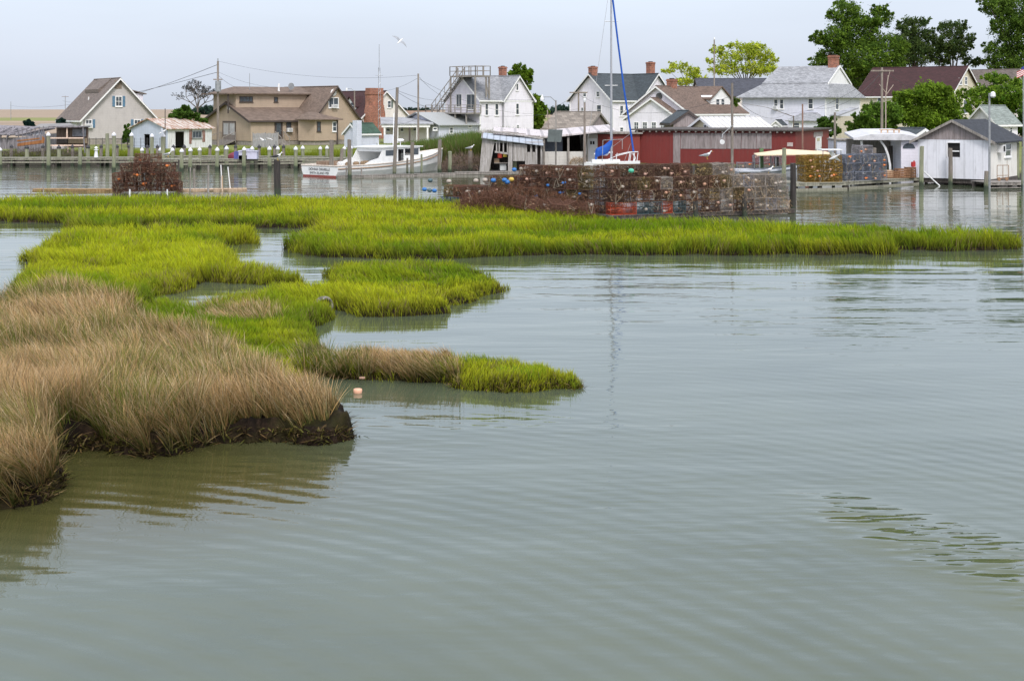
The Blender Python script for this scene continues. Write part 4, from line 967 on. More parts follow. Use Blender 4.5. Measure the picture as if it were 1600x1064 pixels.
A.build('roof', metalroof('pinkish_roll_roof', (.58, .53, .53), (.36, .3, .28), .3, 1.1), h.root)
for px in (850, 888, 913): t = h.a('f', -.3, px); h.part('post', GREYW, [(t - .08, t + .08, -.3, -.14, -.9, zt - .1)])
sl_ = MB(); x0_ = h.a('f', 0, 780); MB_ = None
mbx = MB()
for k in range(9):
    a_ = (h.a('f', -.7, 745 + k * 11), -.7 + random.uniform(-.2, .3), h.z(0, -.7, 206 + k * 1.1) + random.uniform(0, .1)); b2 = (a_[0] + 2.2, a_[1] + random.uniform(-.3, .6), a_[2] - .12 + random.uniform(-.05, .1)); mbx.tube(a_, b2, .04, n=4)
mbx.build('loose_battens', GREYW, h.root)

# collapsing shack on piles
SHK = wood('silver_shack_boards', (0.30, 0.28, 0.26), (0.46, 0.44, 0.43), .6)
h = Bld('collapsing_shack', 'leaning grey shack with blue grey tin lean-to roof and broken open windows', 'shack', 750, 106, .15, 0, 850, d=3.6)
def zz(py): return h.z(0, 0, py)
def xx(px): return h.a('f', 0, px)
L = [(xx(749), 0, zz(269)), (xx(764), 0, zz(270)), (xx(773), 0, zz(221)), (xx(753.5), 0, zz(216))]
MB().prism(L, (0, .12, 0)).build('leaning_wall', SHK, h.root)
MB().prism([(L[0][0] + .02, .12, L[0][2]), (L[3][0] + .02, .12, L[3][2]), (L[3][0] + .1, 3.4, L[3][2]), (L[0][0] + .1, 3.4, L[0][2])], (.1, 0, 0)).build('side_wall', SHK, h.root)
W_ = MB()
W_.prism([(xx(793.5), 0, zz(270)), (xx(800.5), 0, zz(270)), (xx(801), 0, zz(224)), (xx(795), 0, zz(223))], (0, .1, 0))
W_.prism([(xx(801.5), 0, zz(252)), (xx(820), 0, zz(252)), (xx(821), 0, zz(226)), (xx(802), 0, zz(225))], (0, .1, 0))
W_.prism([(xx(820.3), 0.02, zz(268)), (xx(838), .02, zz(266)), (xx(836), .02, zz(238)), (xx(822), .02, zz(238))], (0, .1, 0))
W_.prism([(xx(773), 0, zz(239)), (xx(795), 0, zz(242)), (xx(795), 0, zz(239)), (xx(773), 0, zz(236))], (0, .08, 0))
W_.build('front_wall', SHK, h.root)
P_ = MB()
for px in (776, 780, 786.5, 793): P_.box(xx(px) - .05, xx(px) + .05, -.03, .06, zz(239), zz(221))
for px in (822, 830, 838, 846): P_.box(xx(px) - .07, xx(px) + .07, -.05, .08, zz(268), zz(227))
P_.box(xx(773), xx(850), -.05, .05, zz(223.2), zz(221.8)); P_.build('framing', SHK, h.root)
h.part('back_wall', DKWOOD, [(.3, h.w, 3.4, 3.5, 0, zz(226))]); h.part('floor', DKWOOD, [(0, h.w, 0.13, 3.4, -.1, .02)])
MB().prism([(xx(752), -.35, zz(216)), (xx(849), -.35, zz(228)), (xx(849), 3.5, zz(219.5)), (xx(752), 3.5, zz(210))], (0, 0, .07)).build('roof', metalroof('blue_grey_tin', (.42, .47, .54), (.34, .3, .28), .15, .5), h.root)
MB().path([(xx(753), -.4, zz(216)), (xx(754), -.4, zz(208)), (xx(761), -.2, zz(204)), (xx(800), .3, zz(210)), (xx(849), .5, zz(218))], .06).build('bent_rafter', SHK, h.root)
for (px, py, w_, hh_, c_) in ((786, 262, .5, .5, (.5, .52, .52)), (776, 252, .4, .35, (.25, .18, .12)), (781, 244, .35, .35, (.5, .06, .04)), (789, 243, .3, .3, (.45, .35, .05))):
    o = MB().box(xx(px) - w_ / 2, xx(px) + w_ / 2, .6, 1.0, zz(py) - hh_ / 2, zz(py) + hh_ / 2).build('stored_box', plain('box_%d' % px, c_), h.root)
h.part('shelf', GREYW, [(xx(772), xx(795), .4, 1.3, zz(256), zz(255))])

# right waterside shed
WB = siding('stained_white_boards', (0.74, 0.75, 0.80), .6, .22, (.25, .25, .24), vertical=True)
WB2 = siding('rust_streaked_white_boards', (0.78, 0.76, 0.71), .35, .42, (.33, .24, .15), vertical=True)
h = Bld('waterside_shed', 'white shed on piles with dark roof and plywood gable at the right edge', 'shed', 1546, 88, .42, -35, 1434, 1592, 'R')
ze = h.z(h.w, 0, 219.5); zr = h.z(h.w / 2, 0, 190)
wx0, wz1 = h.fp('f', 0, 1480.5, 223.5); wx1, wz0 = h.fp('f', 0, 1500, 246)
open_wall(h, 'f', 0, 0, h.w, 0, ze, [(wx0, wx1, wz0, wz1)], WB)
MB().prism([(0, 0, ze + .01), (h.w, 0, ze + .01), (h.w / 2, 0, zr)], (0, .1, 0)).build('gable_wall', PLY, h.root)
h.part('wall', WB2, [(h.w - .1, h.w, .1, h.d, 0, ze)]); h.part('wall', WB, [(0, .1, .1, h.d, 0, ze)]); h.part('wall', WB, [(.1, h.w - .1, h.d - .1, h.d, 0, ze)])
A = MB(); hf = h.w / 2; slp = (zr - ze) / hf; T = MB()
for sg in (-1, 1):
    A.prism([(hf, -.3, zr + .03), (hf, -.3, zr + .12), (hf + sg * (hf + .45), -.3, ze - slp * .45 + .12), (hf + sg * (hf + .45), -.3, ze - slp * .45 + .03)], (0, h.d + .6, 0))
    T.prism([(hf, -.34, zr - .06), (hf, -.34, zr + .12), (hf + sg * (hf + .46), -.34, ze - slp * .45 + .12), (hf + sg * (hf + .46), -.34, ze - slp * .45 - .06)], (0, .04, 0))
ro = A.build('roof', shingle('black_blue_shingles', (.035, .04, .05)), h.root); T.build('rake_board', GREYW, ro)
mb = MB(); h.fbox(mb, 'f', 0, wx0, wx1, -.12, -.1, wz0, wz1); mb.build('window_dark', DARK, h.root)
mb = MB(); zm = wz0 + (wz1 - wz0) * .42; h.fbox(mb, 'f', 0, wx0 + .05, wx1 - .05, -.05, -.02, zm - .04, zm + .04); h.fbox(mb, 'f', 0, wx0, wx1, .0, .04, wz1, wz1 + .07); h.fbox(mb, 'f', 0, wx0 - .06, wx0, 0, .04, wz0, wz1); mb.build('window_frame', TRIM, h.root)
h.win('r', h.w, 1569.5, 224, 1579, 245)
t, z = h.fp('r', h.w, 1560, 232.5); mb = MB(); h.fbox(mb, 'r', h.w, t - .33, t + .33, 0, .4, z - .25, z + .25); o = mb.build('air_conditioner', WHITE, h.root); mb = MB(); h.fbox(mb, 'r', h.w, t - .26, t + .1, .4, .42, z - .18, z + .18); mb.build('grille', DARK, o)
h.part('floor_beam', DKWOOD, [(-.05, h.w + .05, .12, h.d, -.3, -.01)])
mb = MB()
for i in range(4):
    for j in range(4): mb.tube((.4 + (h.w - .8) * i / 3, .5 + (h.d - .8) * j / 3, -1.2), (.4 + (h.w - .8) * i / 3, .5 + (h.d - .8) * j / 3, -.3), .12)
mb.build('support_post', DKWOOD, h.root)

# white open canopy building and store beside it
h = Bld('canopy_building', 'white flat roofed canopy with curved bracket over the right dock', 'canopy', 1335, 97, .45, -8, 1436, d=6)
zt = h.z(h.w / 2, 0, 219)
MB().prism([(-.1, -.4, zt), (h.w + .2, -.4, zt - .02), (h.w + .2, -.4, zt + .18), (h.w * .75, -.4, zt + .42), (h.w * .25, -.4, zt + .4), (-.1, -.4, zt + .14)], (0, 6.4, .3)).build('roof', plain('white_roof_sheet', (.56, .56, .58), .6), h.root)
def X_(px): return h.a('f', 0, px)
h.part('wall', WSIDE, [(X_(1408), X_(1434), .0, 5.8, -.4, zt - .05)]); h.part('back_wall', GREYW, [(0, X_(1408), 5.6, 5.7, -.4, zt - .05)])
MB().path([(X_(1346), .1, zt - .05), (X_(1349), .1, zt - 1.0), (X_(1352), .1, -.4)], .09).build('post', TRIM, h.root)
br_ = [(X_(1376), .1, zt - .05), (X_(1383), .1, zt - .5), (X_(1388), .1, zt - 1.1), (X_(1391), .1, zt - 1.8), (X_(1391), .1, -.4)]
MB().path(br_, .08).build('curved_post', TRIM, h.root)
t = X_(1420); z = h.z(t, 0, 232); mb = MB(); mb.prism([(t + .42 * math.cos(a), -.05, z + .36 * math.sin(a)) for a in np.linspace(0, math.pi, 12)], (0, .045, 0)); mb.build('arch_window', GLASS, h.root)
h.part('inner_door', DKWOOD, [(X_(1398), X_(1405), 3.2, 3.3, -.3, zt - .5)])
sh_ = MB()
x0_, x1_ = X_(1377), X_(1410)
for px in (1380, 1390, 1400, 1408): sh_.box(X_(px) - .05, X_(px) + .05, 1, 1.1, zt + .4, h.z(0, 1, 204))
sh_.box(x0_, x1_, .95, 1.15, h.z(0, 1, 204), h.z(0, 1, 202.3)); sh_.build('roof_rack', PALEW, h.root)
h = Bld('white_store', 'plain white flat store wall behind the blue grey crab pots', 'store', 1308, 105, .5, 0, 1384, d=3)
ze = h.z(0, 0, 220); h.walls(0, h.w, 0, h.d, -.6, ze, PBLUE); h.part('roof', GREYW, [(-.1, h.w + .1, -.15, h.d, ze + .01, ze + .12)])
h.win('f', 0, 1357, 233, 1367, 241, rail=False); h.win('f', 0, 1370, 233, 1380, 241, rail=False)
h = Bld('little_white_gable', 'little white gabled roof just left of the waterside shed roof', 'hut', 1426, 104, .5, 20, 1462, d=3)
h.gable(0, h.w, 0, h.d, 0, h.z(0, 0, 215), h.z(h.w / 2, 0, 203), 'y', WSIDE, SLATE, TRIM, ov=.15, eo=.15)

# ================================================================= DOCKS AND PILINGS
CAPW = plain('white_cone_cap', (0.66, 0.67, 0.70), .5, .08, 4); CAPD = plain('black_cone_cap', (0.03, 0.03, 0.035), .5, .1, 4)
def piling(px, top, base, wpx, kind, mat, label, Y=None, lean=(0, 0), group='dock pilings'):
    Y = Y or YW(base); z1 = ZW(top, Y); r = wpx * Y / F / 2; x = XW(px, Y)
    t = thing('piling', label, 'piling', (x, Y, 0), 0, group)
    rings = []; n = 10; ph = random.random() * 6
    zs = [-.8, 0, z1 * .33, z1 * .66, z1 - (.0 if kind == 'n' else r * 1.3)]
    for k, z in enumerate(zs):
        q = r * (1.06 - .03 * k) * random.uniform(.96, 1.04); cx = lean[0] * z + .02 * math.sin(ph + k); cy = lean[1] * z
        rings.append([(cx + q * (1 + .07 * math.sin(3 * a + ph)) * math.cos(a), cy + q * math.sin(a), z + (random.uniform(-.03, .03) if k == 4 and kind == 'n' else 0)) for a in np.linspace(0, 2 * math.pi, n, endpoint=False)])
    MB().loft(rings).build('post', mat, t)
    if kind != 'n':
        zt = zs[-1]; cx = lean[0] * zt; q = r * 1.15
        c = MB().loft([[(cx + q * s_ * math.cos(a), q * s_ * math.sin(a), zt + dz) for a in np.linspace(0, 2 * math.pi, 12, endpoint=False)] for s_, dz in ((1, -.08), (1.02, .02), (.62, r * .75), (.06, r * 1.5))])
        c.build('cap', CAPW if kind == 'w' else CAPD, t)
    return t
G_, W_, D_ = PIL_G, PIL_W, PIL_D
PL = [
 (0.5, 231, 262, 5, 'w', G_, 'white capped piling cut by the left edge of the photo'),
 (42, 227, 259, 6, 'd', G_, 'dark capped piling in front of the rust striped wreck hull'),
 (75.5, 207, 263.5, 6.2, 'w', G_, 'tall white capped piling left of the wooden frame ruin'),
 (92, 227, 259.5, 6, 'd', G_, 'dark capped piling in front of the wooden frame ruin'),
 (125, 231, 262, 6, 'n', G_, 'short uncapped green piling in front of the left dock'),
 (137.5, 226.5, 257, 6, 'd', G_, 'dark capped piling just left of the white lighthouse ornament'),
 (167.5, 209, 258.5, 6, 'n', G_, 'tall uncapped green piling right of the white lighthouse ornament'),
 (178, 207, 267, 6, 'w', G_, 'tall white capped piling touching the left edge of the brown pot heap'),
 (205.5, 207.5, 258, 6, 'w', G_, 'tall white capped piling in front of the blue grey shed gable'),
 (237.5, 209, 260, 6, 'w', G_, 'tall white capped piling beside the dark opening of the shed gable'),
 (254.5, 208, 262, 7, 'w', G_, 'thick white capped piling with a gull, at the corner of the rusty roofed shed'),
 (222, 231, 259, 5.6, 'w', G_, 'short white capped piling above the brown pot heap, left one'),
 (250.5, 231, 259, 5.4, 'w', G_, 'short white capped piling left of the thick one above the pot heap'),
 (269.5, 231, 259, 5.6, 'w', G_, 'short white capped piling under the open doorway of the shed'),
 (284, 232.5, 268, 6, 'w', G_, 'white capped piling at the near corner of the middle dock'),
 (297.5, 231, 266.5, 6.2, 'w', G_, 'white capped piling second from the near corner of the middle dock'),
 (312, 230.5, 262, 5.6, 'w', G_, 'white capped piling behind the deck under the shed window'),
 (339.5, 230.5, 265.5, 6, 'w', G_, 'white capped piling below the porch steps of the tan house'),
 (354, 228.5, 261.5, 6, 'w', G_, 'white capped piling below the double door of the tan house'),
 (381.5, 230, 264.5, 6, 'w', G_, 'white capped piling beside the small maroon and blue skiff cover'),
 (394, 229, 261.5, 6, 'w', G_, 'white capped piling at the white storage box on the dock'),
 (421, 229, 264.5, 6, 'w', G_, 'white capped piling under the grey plank fence'),
 (434, 229, 261, 5.4, 'w', G_, 'white capped piling behind the black backed gull'),
 (462, 229, 265, 6, 'w', G_, 'white capped piling with torn fender left of the white workboat'),
 (473, 228, 260, 5.4, 'w', G_, 'white capped piling behind the stern of the workboat, left'),
 (500.5, 229, 258, 5.2, 'w', G_, 'white capped piling in front of the bay window wing'),
 (511, 228, 258, 5.2, 'w', G_, 'white capped piling at the right end of the bay window wing'),
 (538, 229, 258, 5.2, 'w', G_, 'white capped piling in front of the pale blue shed gable'),
 (549, 228.5, 257, 4.4, 'w', G_, 'thin white capped piling behind the second tall workboat piling'),
 (582, 227, 254, 5.2, 'w', G_, 'white capped piling on the lawn side right of the green roofed shed'),
 (576, 228, 254, 5, 'n', W_, 'grey uncapped piling beside the last white capped one'),
 (518, 219, 277, 7, 'n', W_, 'thick grey piling at the workboat stern'),
 (546, 218.5, 279, 6.4, 'n', W_, 'tall grey piling amid the workboat side'),
 (644, 222, 275.5, 6, 'n', W_, 'tall grey piling in front of the workboat cabin window'),
 (658.5, 241, 275, 3.4, 'n', PIL_G, 'thin dark green stake by the workboat bow'),
 (636.5, 247, 274, 3.4, 'n', W_, 'short dark leaning stake beside the workboat wheelhouse door'),
 (687, 219, 270.5, 6, 'n', W_, 'tall grey piling at the tip of the workboat bow'),
 (703, 237, 270.5, 6, 'n', G_, 'green piling between the workboat bow and the gull piling'),
 (735, 236, 269, 6.8, 'n', W_, 'grey piling with a gull on top left of the leaning shack'),
 (765, 251, 270, 3.6, 'n', W_, 'short thin stake in front of the leaning shack wall'),
 (804.5, 234, 270, 6.4, 'n', G_, 'green piling in front of the collapsing shack'),
 (851.5, 215, 262, 5.6, 'n', W_, 'tall grey piling at the right end of the collapsing shack'),
 (857, 232, 262, 5, 'n', W_, 'grey piling between shack and boathouse, nearer one'),
 (869, 242, 260, 5.6, 'n', W_, 'short grey piling at the foot of the lamp pole'),
 (888.5, 223, 258, 6, 'n', G_, 'green topped piling in front of the dark boathouse opening'),
 (941.5, 243, 258, 6, 'n', W_, 'short piling under the blue sail cover'),
 (968, 249, 260, 7.6, 'n', W_, 'wide short stump below the sailboat mast'),
 (1002.5, 244, 258, 5, 'n', W_, 'short pale stub at the sailboat bow rail'),
 (1017.5, 223, 258, 7, 'n', W_, 'grey piling with white patch before the red wall'),
 (1093, 222, 259, 5.6, 'n', W_, 'tall grey piling behind the gull before the red wall'),
 (1103.5, 249.5, 262, 8, 'n', W_, 'short wide stump carrying a gull before the red wall'),
 (1190, 232, 280, 6.6, 'n', piling_mat('bright_green_piling', (.09, .16, .07), (.16, .24, .12)), 'bright green piling left of the tan canopy boat'),
 (1225, 232, 284, 6.6, 'n', G_, 'grey green piling in front of the tan canopy'),
 (1272, 233.5, 262, 8, 'n', W_, 'square topped piling poking above the tan canopy'),
 (1302, 249, 293, 5.4, 'n', D_, 'dark piling with a landing gull in front of the ochre pots'),
 (1366, 232, 290, 7, 'n', W_, 'grey piling with pale top in front of the blue grey pots'),
 (1440, 229, 291, 7, 'n', G_, 'tall green piling at the left corner of the waterside shed'),
 (1485, 232, 290, 6.6, 'n', W_, 'grey brown piling in front of the waterside shed window'),
 (1541, 268, 297, 7, 'n', W_, 'short grey piling at the right corner of the waterside shed'),
 (1589, 223, 284, 8, 'n', G_, 'thick green piling at the right end of the waterside shed'),
 (1599, 232, 296, 6, 'n', G_, 'green piling cut by the right edge of the photo'),
 (433, 251, 303, 10.5, 'n', D_, 'thick black piling with a black backed gull, standing behind the marsh'),
 (1239, 256, 333, 9.6, 'n', D_, 'thick dark piling at the right corner of the long crab pot platform'),
 (1163, 304, 338, 8, 'n', D_, 'low dark piling on the front of the long crab pot platform, right'),
 (1087, 315, 342, 8, 'n', D_, 'low dark piling on the front of the long crab pot platform, left'),
]
for p in PL: piling(*p)
for i, px in enumerate((18, 67, 113, 158, 183, 202, 230, 246, 271, 288, 328, 352, 368, 405, 429, 443)):
    piling(px, 226.5, None, 5, 'd', W_, 'dark capped bulkhead piling, %s of the back row' % ['first from the left', 'second, in front of the wreck', 'third, at the end of the frame ruin', 'fourth, by the lawn', 'fifth, beyond the tall pair', 'sixth, left of the shrub', 'seventh, at the blue shed gable', 'eighth, left of the thick white capped piling', 'ninth, at the shed doorway', 'tenth, under the shed wall', 'eleventh, at the shed corner', 'twelfth, at the tan house steps', 'thirteenth, at the double door', 'fourteenth, at the plank fence', 'fifteenth, right of the plank fence', 'last, by the tan house door'][i], Y=122.5, group='dark capped bulkhead pilings')
t = piling(530, 233, 275, 5.5, 'n', PIL_W, 'leaning brown piling over the workboat stern', lean=(.12, 0))
# short stakes
for (px, top, base, w_, lab) in ((540.5, 262, 278, 2.6, 'short rusty stake at the catwalk by the workboat stern'), (565.5, 262, 277, 2.6, 'short stake with ropes on the catwalk amid the workboat'), (582, 273, 279, 3, 'stub post at the outer edge of the catwalk'),
    (297, 262, 299, 2.6, 'rusty stake standing right of the brown pot heap'), (304, 264, 297, 3, 'dark brown stake standing right of the rusty one'), (325, 259, 301, 3.4, 'grey stake in the marsh water below the middle dock'), (347.5, 275, 299, 2.6, 'pale orange stake in the water'), (126, 277, 290, 2.2, 'short dark stick in the water left of the pot heap'), (49, 291, 303, 2.4, 'thin stake at the left end of the rotten planks'), (68, 291, 303, 2.2, 'second thin stake on the rotten planks'),
    (202, 296, 307, 3, 'white stake at the foot of the brown pot heap, left'), (262, 296, 306, 2.6, 'white stake at the foot of the brown pot heap, right'), (1027, 243, 258, 2.4, 'thin brown stick before the red wall, taller'), (1032, 249, 258, 2.2, 'thin brown stick before the red wall, shorter'), (1056, 250, 260, 2.8, 'brown stick in front of the plywood strip'), (1322, 265, 285, 2.8, 'slim green stake between ochre and blue grey pots'), (1330, 285, 290, 2.6, 'stub on the right dock edge'),
    (545, 298, 302, 3, 'left of the two dark stubs behind the strip marsh'), (552, 299, 302, 2.6, 'right of the two dark stubs behind the strip marsh'), (571, 299, 302, 2.6, 'lone dark stub behind the strip marsh')):
    Y = YW(base, 0); o = MB().tube((0, 0, -.6), (random.uniform(-.04, .04), 0, ZW(top, Y)), w_ * Y / F / 2, w_ * Y / F / 2.4, n=7).build('stake', PALEW if ('orange' in lab) else (WHITE if 'white' in lab else GREYW), loc=(XW(px, Y), Y, 0)); tag(o, lab, 'stake', 'stakes and stubs in the shallows')
for (pts, lab) in (([(345, 258), (346, 275)], 'thin bent white stick beside the orange stake'), ([(356, 261), (360, 297)], 'thin leaning white stick right of the orange stake')):
    Y = 84; o = MB().path([(XW(p[0], Y) - XW(345, Y), 0, ZW(p[1], Y)) for p in pts] + [(XW(pts[-1][0], Y) - XW(345, Y), 0, -.4)], .035).build('stick', WHITE, loc=(XW(345, Y), Y, 0)); tag(o, lab, 'stick')

def dock(name, label, px0, Y0, px1, Y1, z, wd, n=None, cat='dock', mat=DOCKW, posts=True):
    a = Vector((XW(px0, Y0), Y0, 0)); b_ = Vector((XW(px1, Y1), Y1, 0)); d = b_ - a; L = d.length
    t = thing(name, label, cat, a, math.atan2(d.y, d.x)); n = n or int(L / .28)
    mb = MB()
    for k in range(n):
        x0 = L * k / n; mb.box(x0 + .012, L * (k + 1) / n - .012, random.uniform(-.03, .03), wd + random.uniform(-.04, .04), z - .05 + random.uniform(-.008, .008), z)
    mb.build('deck', mat, t)
    MB().box(0, L, .03, .12, z - .2, z - .06).box(0, L, wd - .12, wd - .03, z - .2, z - .06).build('beam', mat, t)
    if cat == 'dock' and name != 'pot_platform': MB().box(.05, L - .05, .0, .028, z - .46, z - .33).build('lower_beam', mat, t)
    if posts:
        k = max(2, int(L / 3.2))
        for i in range(k + 1):
            for y_ in (.25, wd - .25): MB().tube((.1 + (L - .2) * i / k, y_, -.9), (.1 + (L - .2) * i / k, y_, z - .06), .14, n=7).build('support_post', DKWOOD, t)
    return t
dock('boardwalk', 'grey plank boardwalk on posts along the far left shore', -60, 117.5, 224, 118.5, .76, 2.0)
dock('boardwalk', 'back plank walk along the bulkhead behind the middle dock', 224, 121, 505, 119, .82, 1.2)
dock('dock', 'middle plank dock with white capped pilings below the tan house', 281, 111.5, 592, 117, .82, 1.5)
dock('landing', 'broad pale landing stage behind the brown pot heap', 232, 113, 312, 114, .78, 2.6, mat=DOCKW)
dock('catwalk', 'low narrow pale catwalk along the far side of the workboat water', 528, 98.3, 712, 102.5, .18, .3, mat=GREYW, posts=False)
dock('catwalk', 'low plank walk in front of the leaning shack', 712, 103, 868, 104.5, .22, .6, mat=GREYW, posts=False)
dock('pot_dock', 'right hand dock carrying ochre and blue grey crab pots', 1243, 83.2, 1325, 84.5, .45, 3.2, mat=DOCKW)
dock('pot_dock', 'right hand dock piece running up to the waterside shed', 1326, 85.0, 1437, 90.2, .45, 3.2, mat=DOCKW)
dock('side_deck', 'small deck on thin posts at the right side of the waterside shed', 1543, 86, 1620, 86.5, .36, 2.2, mat=GREYW)
dock('pot_platform', 'long low dark platform under the stacked crab pots', 953, 60.9, 1243, 65.2, .22, 3.0, mat=DKWOOD)
dock('rotten_planks', 'rotten orange brown plank walk at the left behind the marsh grass', 50, 83, 186, 82.5, .12, .7, mat=wood('rotten_orange_planks', (.28, .17, .07), (.42, .3, .16)), posts=False)
dock('rotten_planks', 'pale broken plank walk right of the brown pot heap', 275, 82.5, 386, 83.5, .12, .6, mat=PALEW, posts=False)
# bulkhead behind the left docks
def wallstrip(name, label, pts, z0, z1, th, mat, cat='bulkhead'):
    a = pts[0]; mb = MB()
    for (p, q_) in zip(pts[:-1], pts[1:]):
        p = Vector((*p, 0)); q_ = Vector((*q_, 0)); d = q_ - p; L = d.length; M = Matrix.Translation(p) @ Matrix.Rotation(math.atan2(d.y, d.x), 4, 'Z'); k = int(L / .3)
        for i in range(k): mb.box(L * i / k + .01, L * (i + 1) / k - .01, 0, th, z0, z1 + random.uniform(-.03, .03), M)
    return tag(mb.build(name, mat), label, cat)
wallstrip('bulkhead', 'dark timber bulkhead holding the village shore behind the left docks', [(XW(-60, 123.6), 123.6), (XW(300, 123.4), 123.4), (XW(560, 121.5), 121.5)], -.5, .58, .12, DKWOOD)
wallstrip('bulkhead', 'dark timber bulkhead below the red waterside building', [(XW(850, 108.6), 108.6), (XW(1000, 108.6), 108.6), (XW(1240, 104.5), 104.5)], -.5, .5, .12, DKWOOD)

# ================================================================= CRAB POTS
def pot_mesh(w_=.6, h_=.53, sp=.055, wire=.011):
    mb = MB(); a = w_ / 2
    def rib(p, q_):
        p = Vector(p); q_ = Vector(q_); d = (q_ - p).normalized(); n1 = d.orthogonal().normalized(); n2 = d.cross(n1)
        for nn in (n1, n2):
            o = nn * wire / 2; mb.add([p - o, p + o, q_ + o, q_ - o], [(0, 1, 2, 3)])
    k = int(w_ / sp); kz = int(h_ / sp)
    for z in (0.01, h_ * .55, h_ - .01):
        for i in range(k + 1): t = -a + w_ * i / k; rib((t, -a, z), (t, a, z)); rib((-a, t, z), (a, t, z))
    for s_ in (-a, a):
        for i in range(k + 1): t = -a + w_ * i / k; rib((t, s_, 0), (t, s_, h_)); rib((s_, t, 0), (s_, t, h_))
        for i in range(kz + 1): z = h_ * i / kz; rib((-a, s_, z), (a, s_, z)); rib((s_, -a, z), (s_, a, z))
    return mb
def frame_mesh(w_=.6, h_=.53, r=.012):
    mb = MB(); a = w_ / 2; c = [(-a, -a), (a, -a), (a, a), (-a, a)]
    for i in range(4):
        p, q_ = c[i], c[(i + 1) % 4]
        for z in (0, h_): mb.tube((*p, z), (*q_, z), r, n=4)
        mb.tube((*p, 0), (*p, h_), r, n=4)
    return mb
def growth_mesh(n=55, w_=.6, h_=.53, sz=.09):
    mb = MB(); a = w_ / 2
    for _ in range(n):
        f = random.randrange(5); s_ = sz * random.uniform(.4, 1.3); u, v_ = random.uniform(-a + .05, a - .05), min(h_ - .04, max(.03, random.gauss(h_ * .5, h_ * .13) if random.random() < .75 else random.uniform(.03, h_)))
        c = [Vector((u, -a - .006, v_)), Vector((u, a + .006, v_)), Vector((-a - .006, u, v_)), Vector((a + .006, u, v_)), Vector((u, random.uniform(-a, a), h_ * .55))][f]
        e1 = Vector((random.gauss(0, 1), random.gauss(0, 1), random.gauss(0, .5))).normalized() * s_; e2 = Vector((random.gauss(0, 1), random.gauss(0, 1), random.gauss(0, 1))).normalized() * s_ * .4
        mb.add([c - e1, c + e2, c + e1, c - e2], [(0, 1, 2, 3)])
    return mb
WIRES = {'rust': ((.115, .062, .042), (.21, .14, .085)), 'brown': ((.15, .07, .045), (.22, .13, .08)), 'algae': ((.14, .10, .045), (.27, .20, .08)), 'grey': ((.30, .265, .235), (.26, .21, .16)),
         'orange': ((.45, .075, .03), (.45, .12, .05)), 'teal': ((.06, .10, .11), (.10, .10, .08)), 'ochre': ((.26, .16, .025), (.30, .19, .04)), 'steel': ((.20, .22, .27), (.22, .22, .24)), 'blue': ((.06, .11, .20), (.08, .11, .16)), 'clean': ((.30, .29, .31), (.3, .27, .27))}
FLC = {'orange': (.75, .22, .05), 'pink': (.50, .31, .24), 'white': (.40, .35, .30), 'blue': (.03, .16, .45), 'yellow': (.6, .42, .08), 'green': (.08, .45, .30), 'salmon': (.55, .30, .20)}
FLM = {k: plain('float_' + k, v_, .55, .25, 9, bs=0) for k, v_ in FLC.items()}
WM = {k: plain('wire_' + k, v_[0], .8, .45, 3.5, bs=0) for k, v_ in WIRES.items()}; GM = {k: plain('growth_' + k, v_[1], .95, .5, 5, bs=0) for k, v_ in WIRES.items()}
ROPE = plain('old_rope', (.27, .23, .17), .9, .3, 6, bs=0)
cage = [pot_mesh(), pot_mesh(sp=.062)]
protos = {}
def proto(kind, fl, v_):
    key = (kind, fl, v_)
    if key in protos: return protos[key]
    t = {'cage': cage[v_ % 2], 'frame': frame_mesh(), 'growth': growth_mesh(70 if kind in ('rust', 'brown', 'algae', 'ochre') else (30 if kind not in ('clean', 'steel') else 10))}
    ms = {}
    for nme, mb in t.items():
        me = bpy.data.meshes.new(nme); me.from_pydata([tuple(p) for p in mb.v], [], mb.f); me.materials.append(GM[kind] if nme == 'growth' else WM[kind]); ms[nme] = me
    f = MB(); fx = random.uniform(-.23, .23); fz = random.uniform(.08, .44); f.ball((fx, -.25, fz), .10, .085, .08, 8, 6)
    if random.random() < .6: f.ball((fx + random.uniform(.12, .2), -.24, fz + .02), .06, .055, .05, 8, 5)
    me = bpy.data.meshes.new('float'); me.from_pydata([tuple(p) for p in f.v], [], f.f); me.materials.append(FLM[fl]); me.polygons.foreach_set('use_smooth', [True] * len(me.polygons)); ms['float'] = me
    r_ = MB(); p = [(random.uniform(-.28, .28), -.31, .5), (random.uniform(-.2, .2), -.33, random.uniform(.1, .3)), (random.uniform(-.28, .28), -.32, random.uniform(-.15, .2)), (random.uniform(-.3, .3), -.31, .4)]; r_.path(p, .012, n=4)
    me = bpy.data.meshes.new('rope'); me.from_pydata([tuple(p) for p in r_.v], [], r_.f); me.materials.append(ROPE); ms['rope'] = me
    protos[key] = ms; return ms
def pot(kind, fl, loc, rz, label, group, rope=True, rot=None, scale=None, v_=None):
    ms = proto(kind, fl, random.randrange(6) if v_ is None else v_)
    t = thing('crab_pot', label, 'crab pot', loc, rz, group)
    if rot: t.rotation_euler = rot
    if scale: t.scale = scale
    for nme in ('cage', 'frame', 'growth') + (('float',) if random.random() < .55 or 'white' in label or 'clean' in label else ()) + (('rope',) if rope else ()):
        o = bpy.data.objects.new(nme, ms[nme]); COL.objects.link(o); o.parent = t
        if nme == 'growth': o['kind'] = 'stuff'
    return t
KN = {'rust': 'dark rusty', 'brown': 'red brown', 'algae': 'mustard algae covered', 'grey': 'grey weedy', 'orange': 'orange red coated', 'teal': 'dark teal coated', 'ochre': 'ochre yellow', 'steel': 'blue grey', 'blue': 'blue coated', 'clean': 'clean wire'}
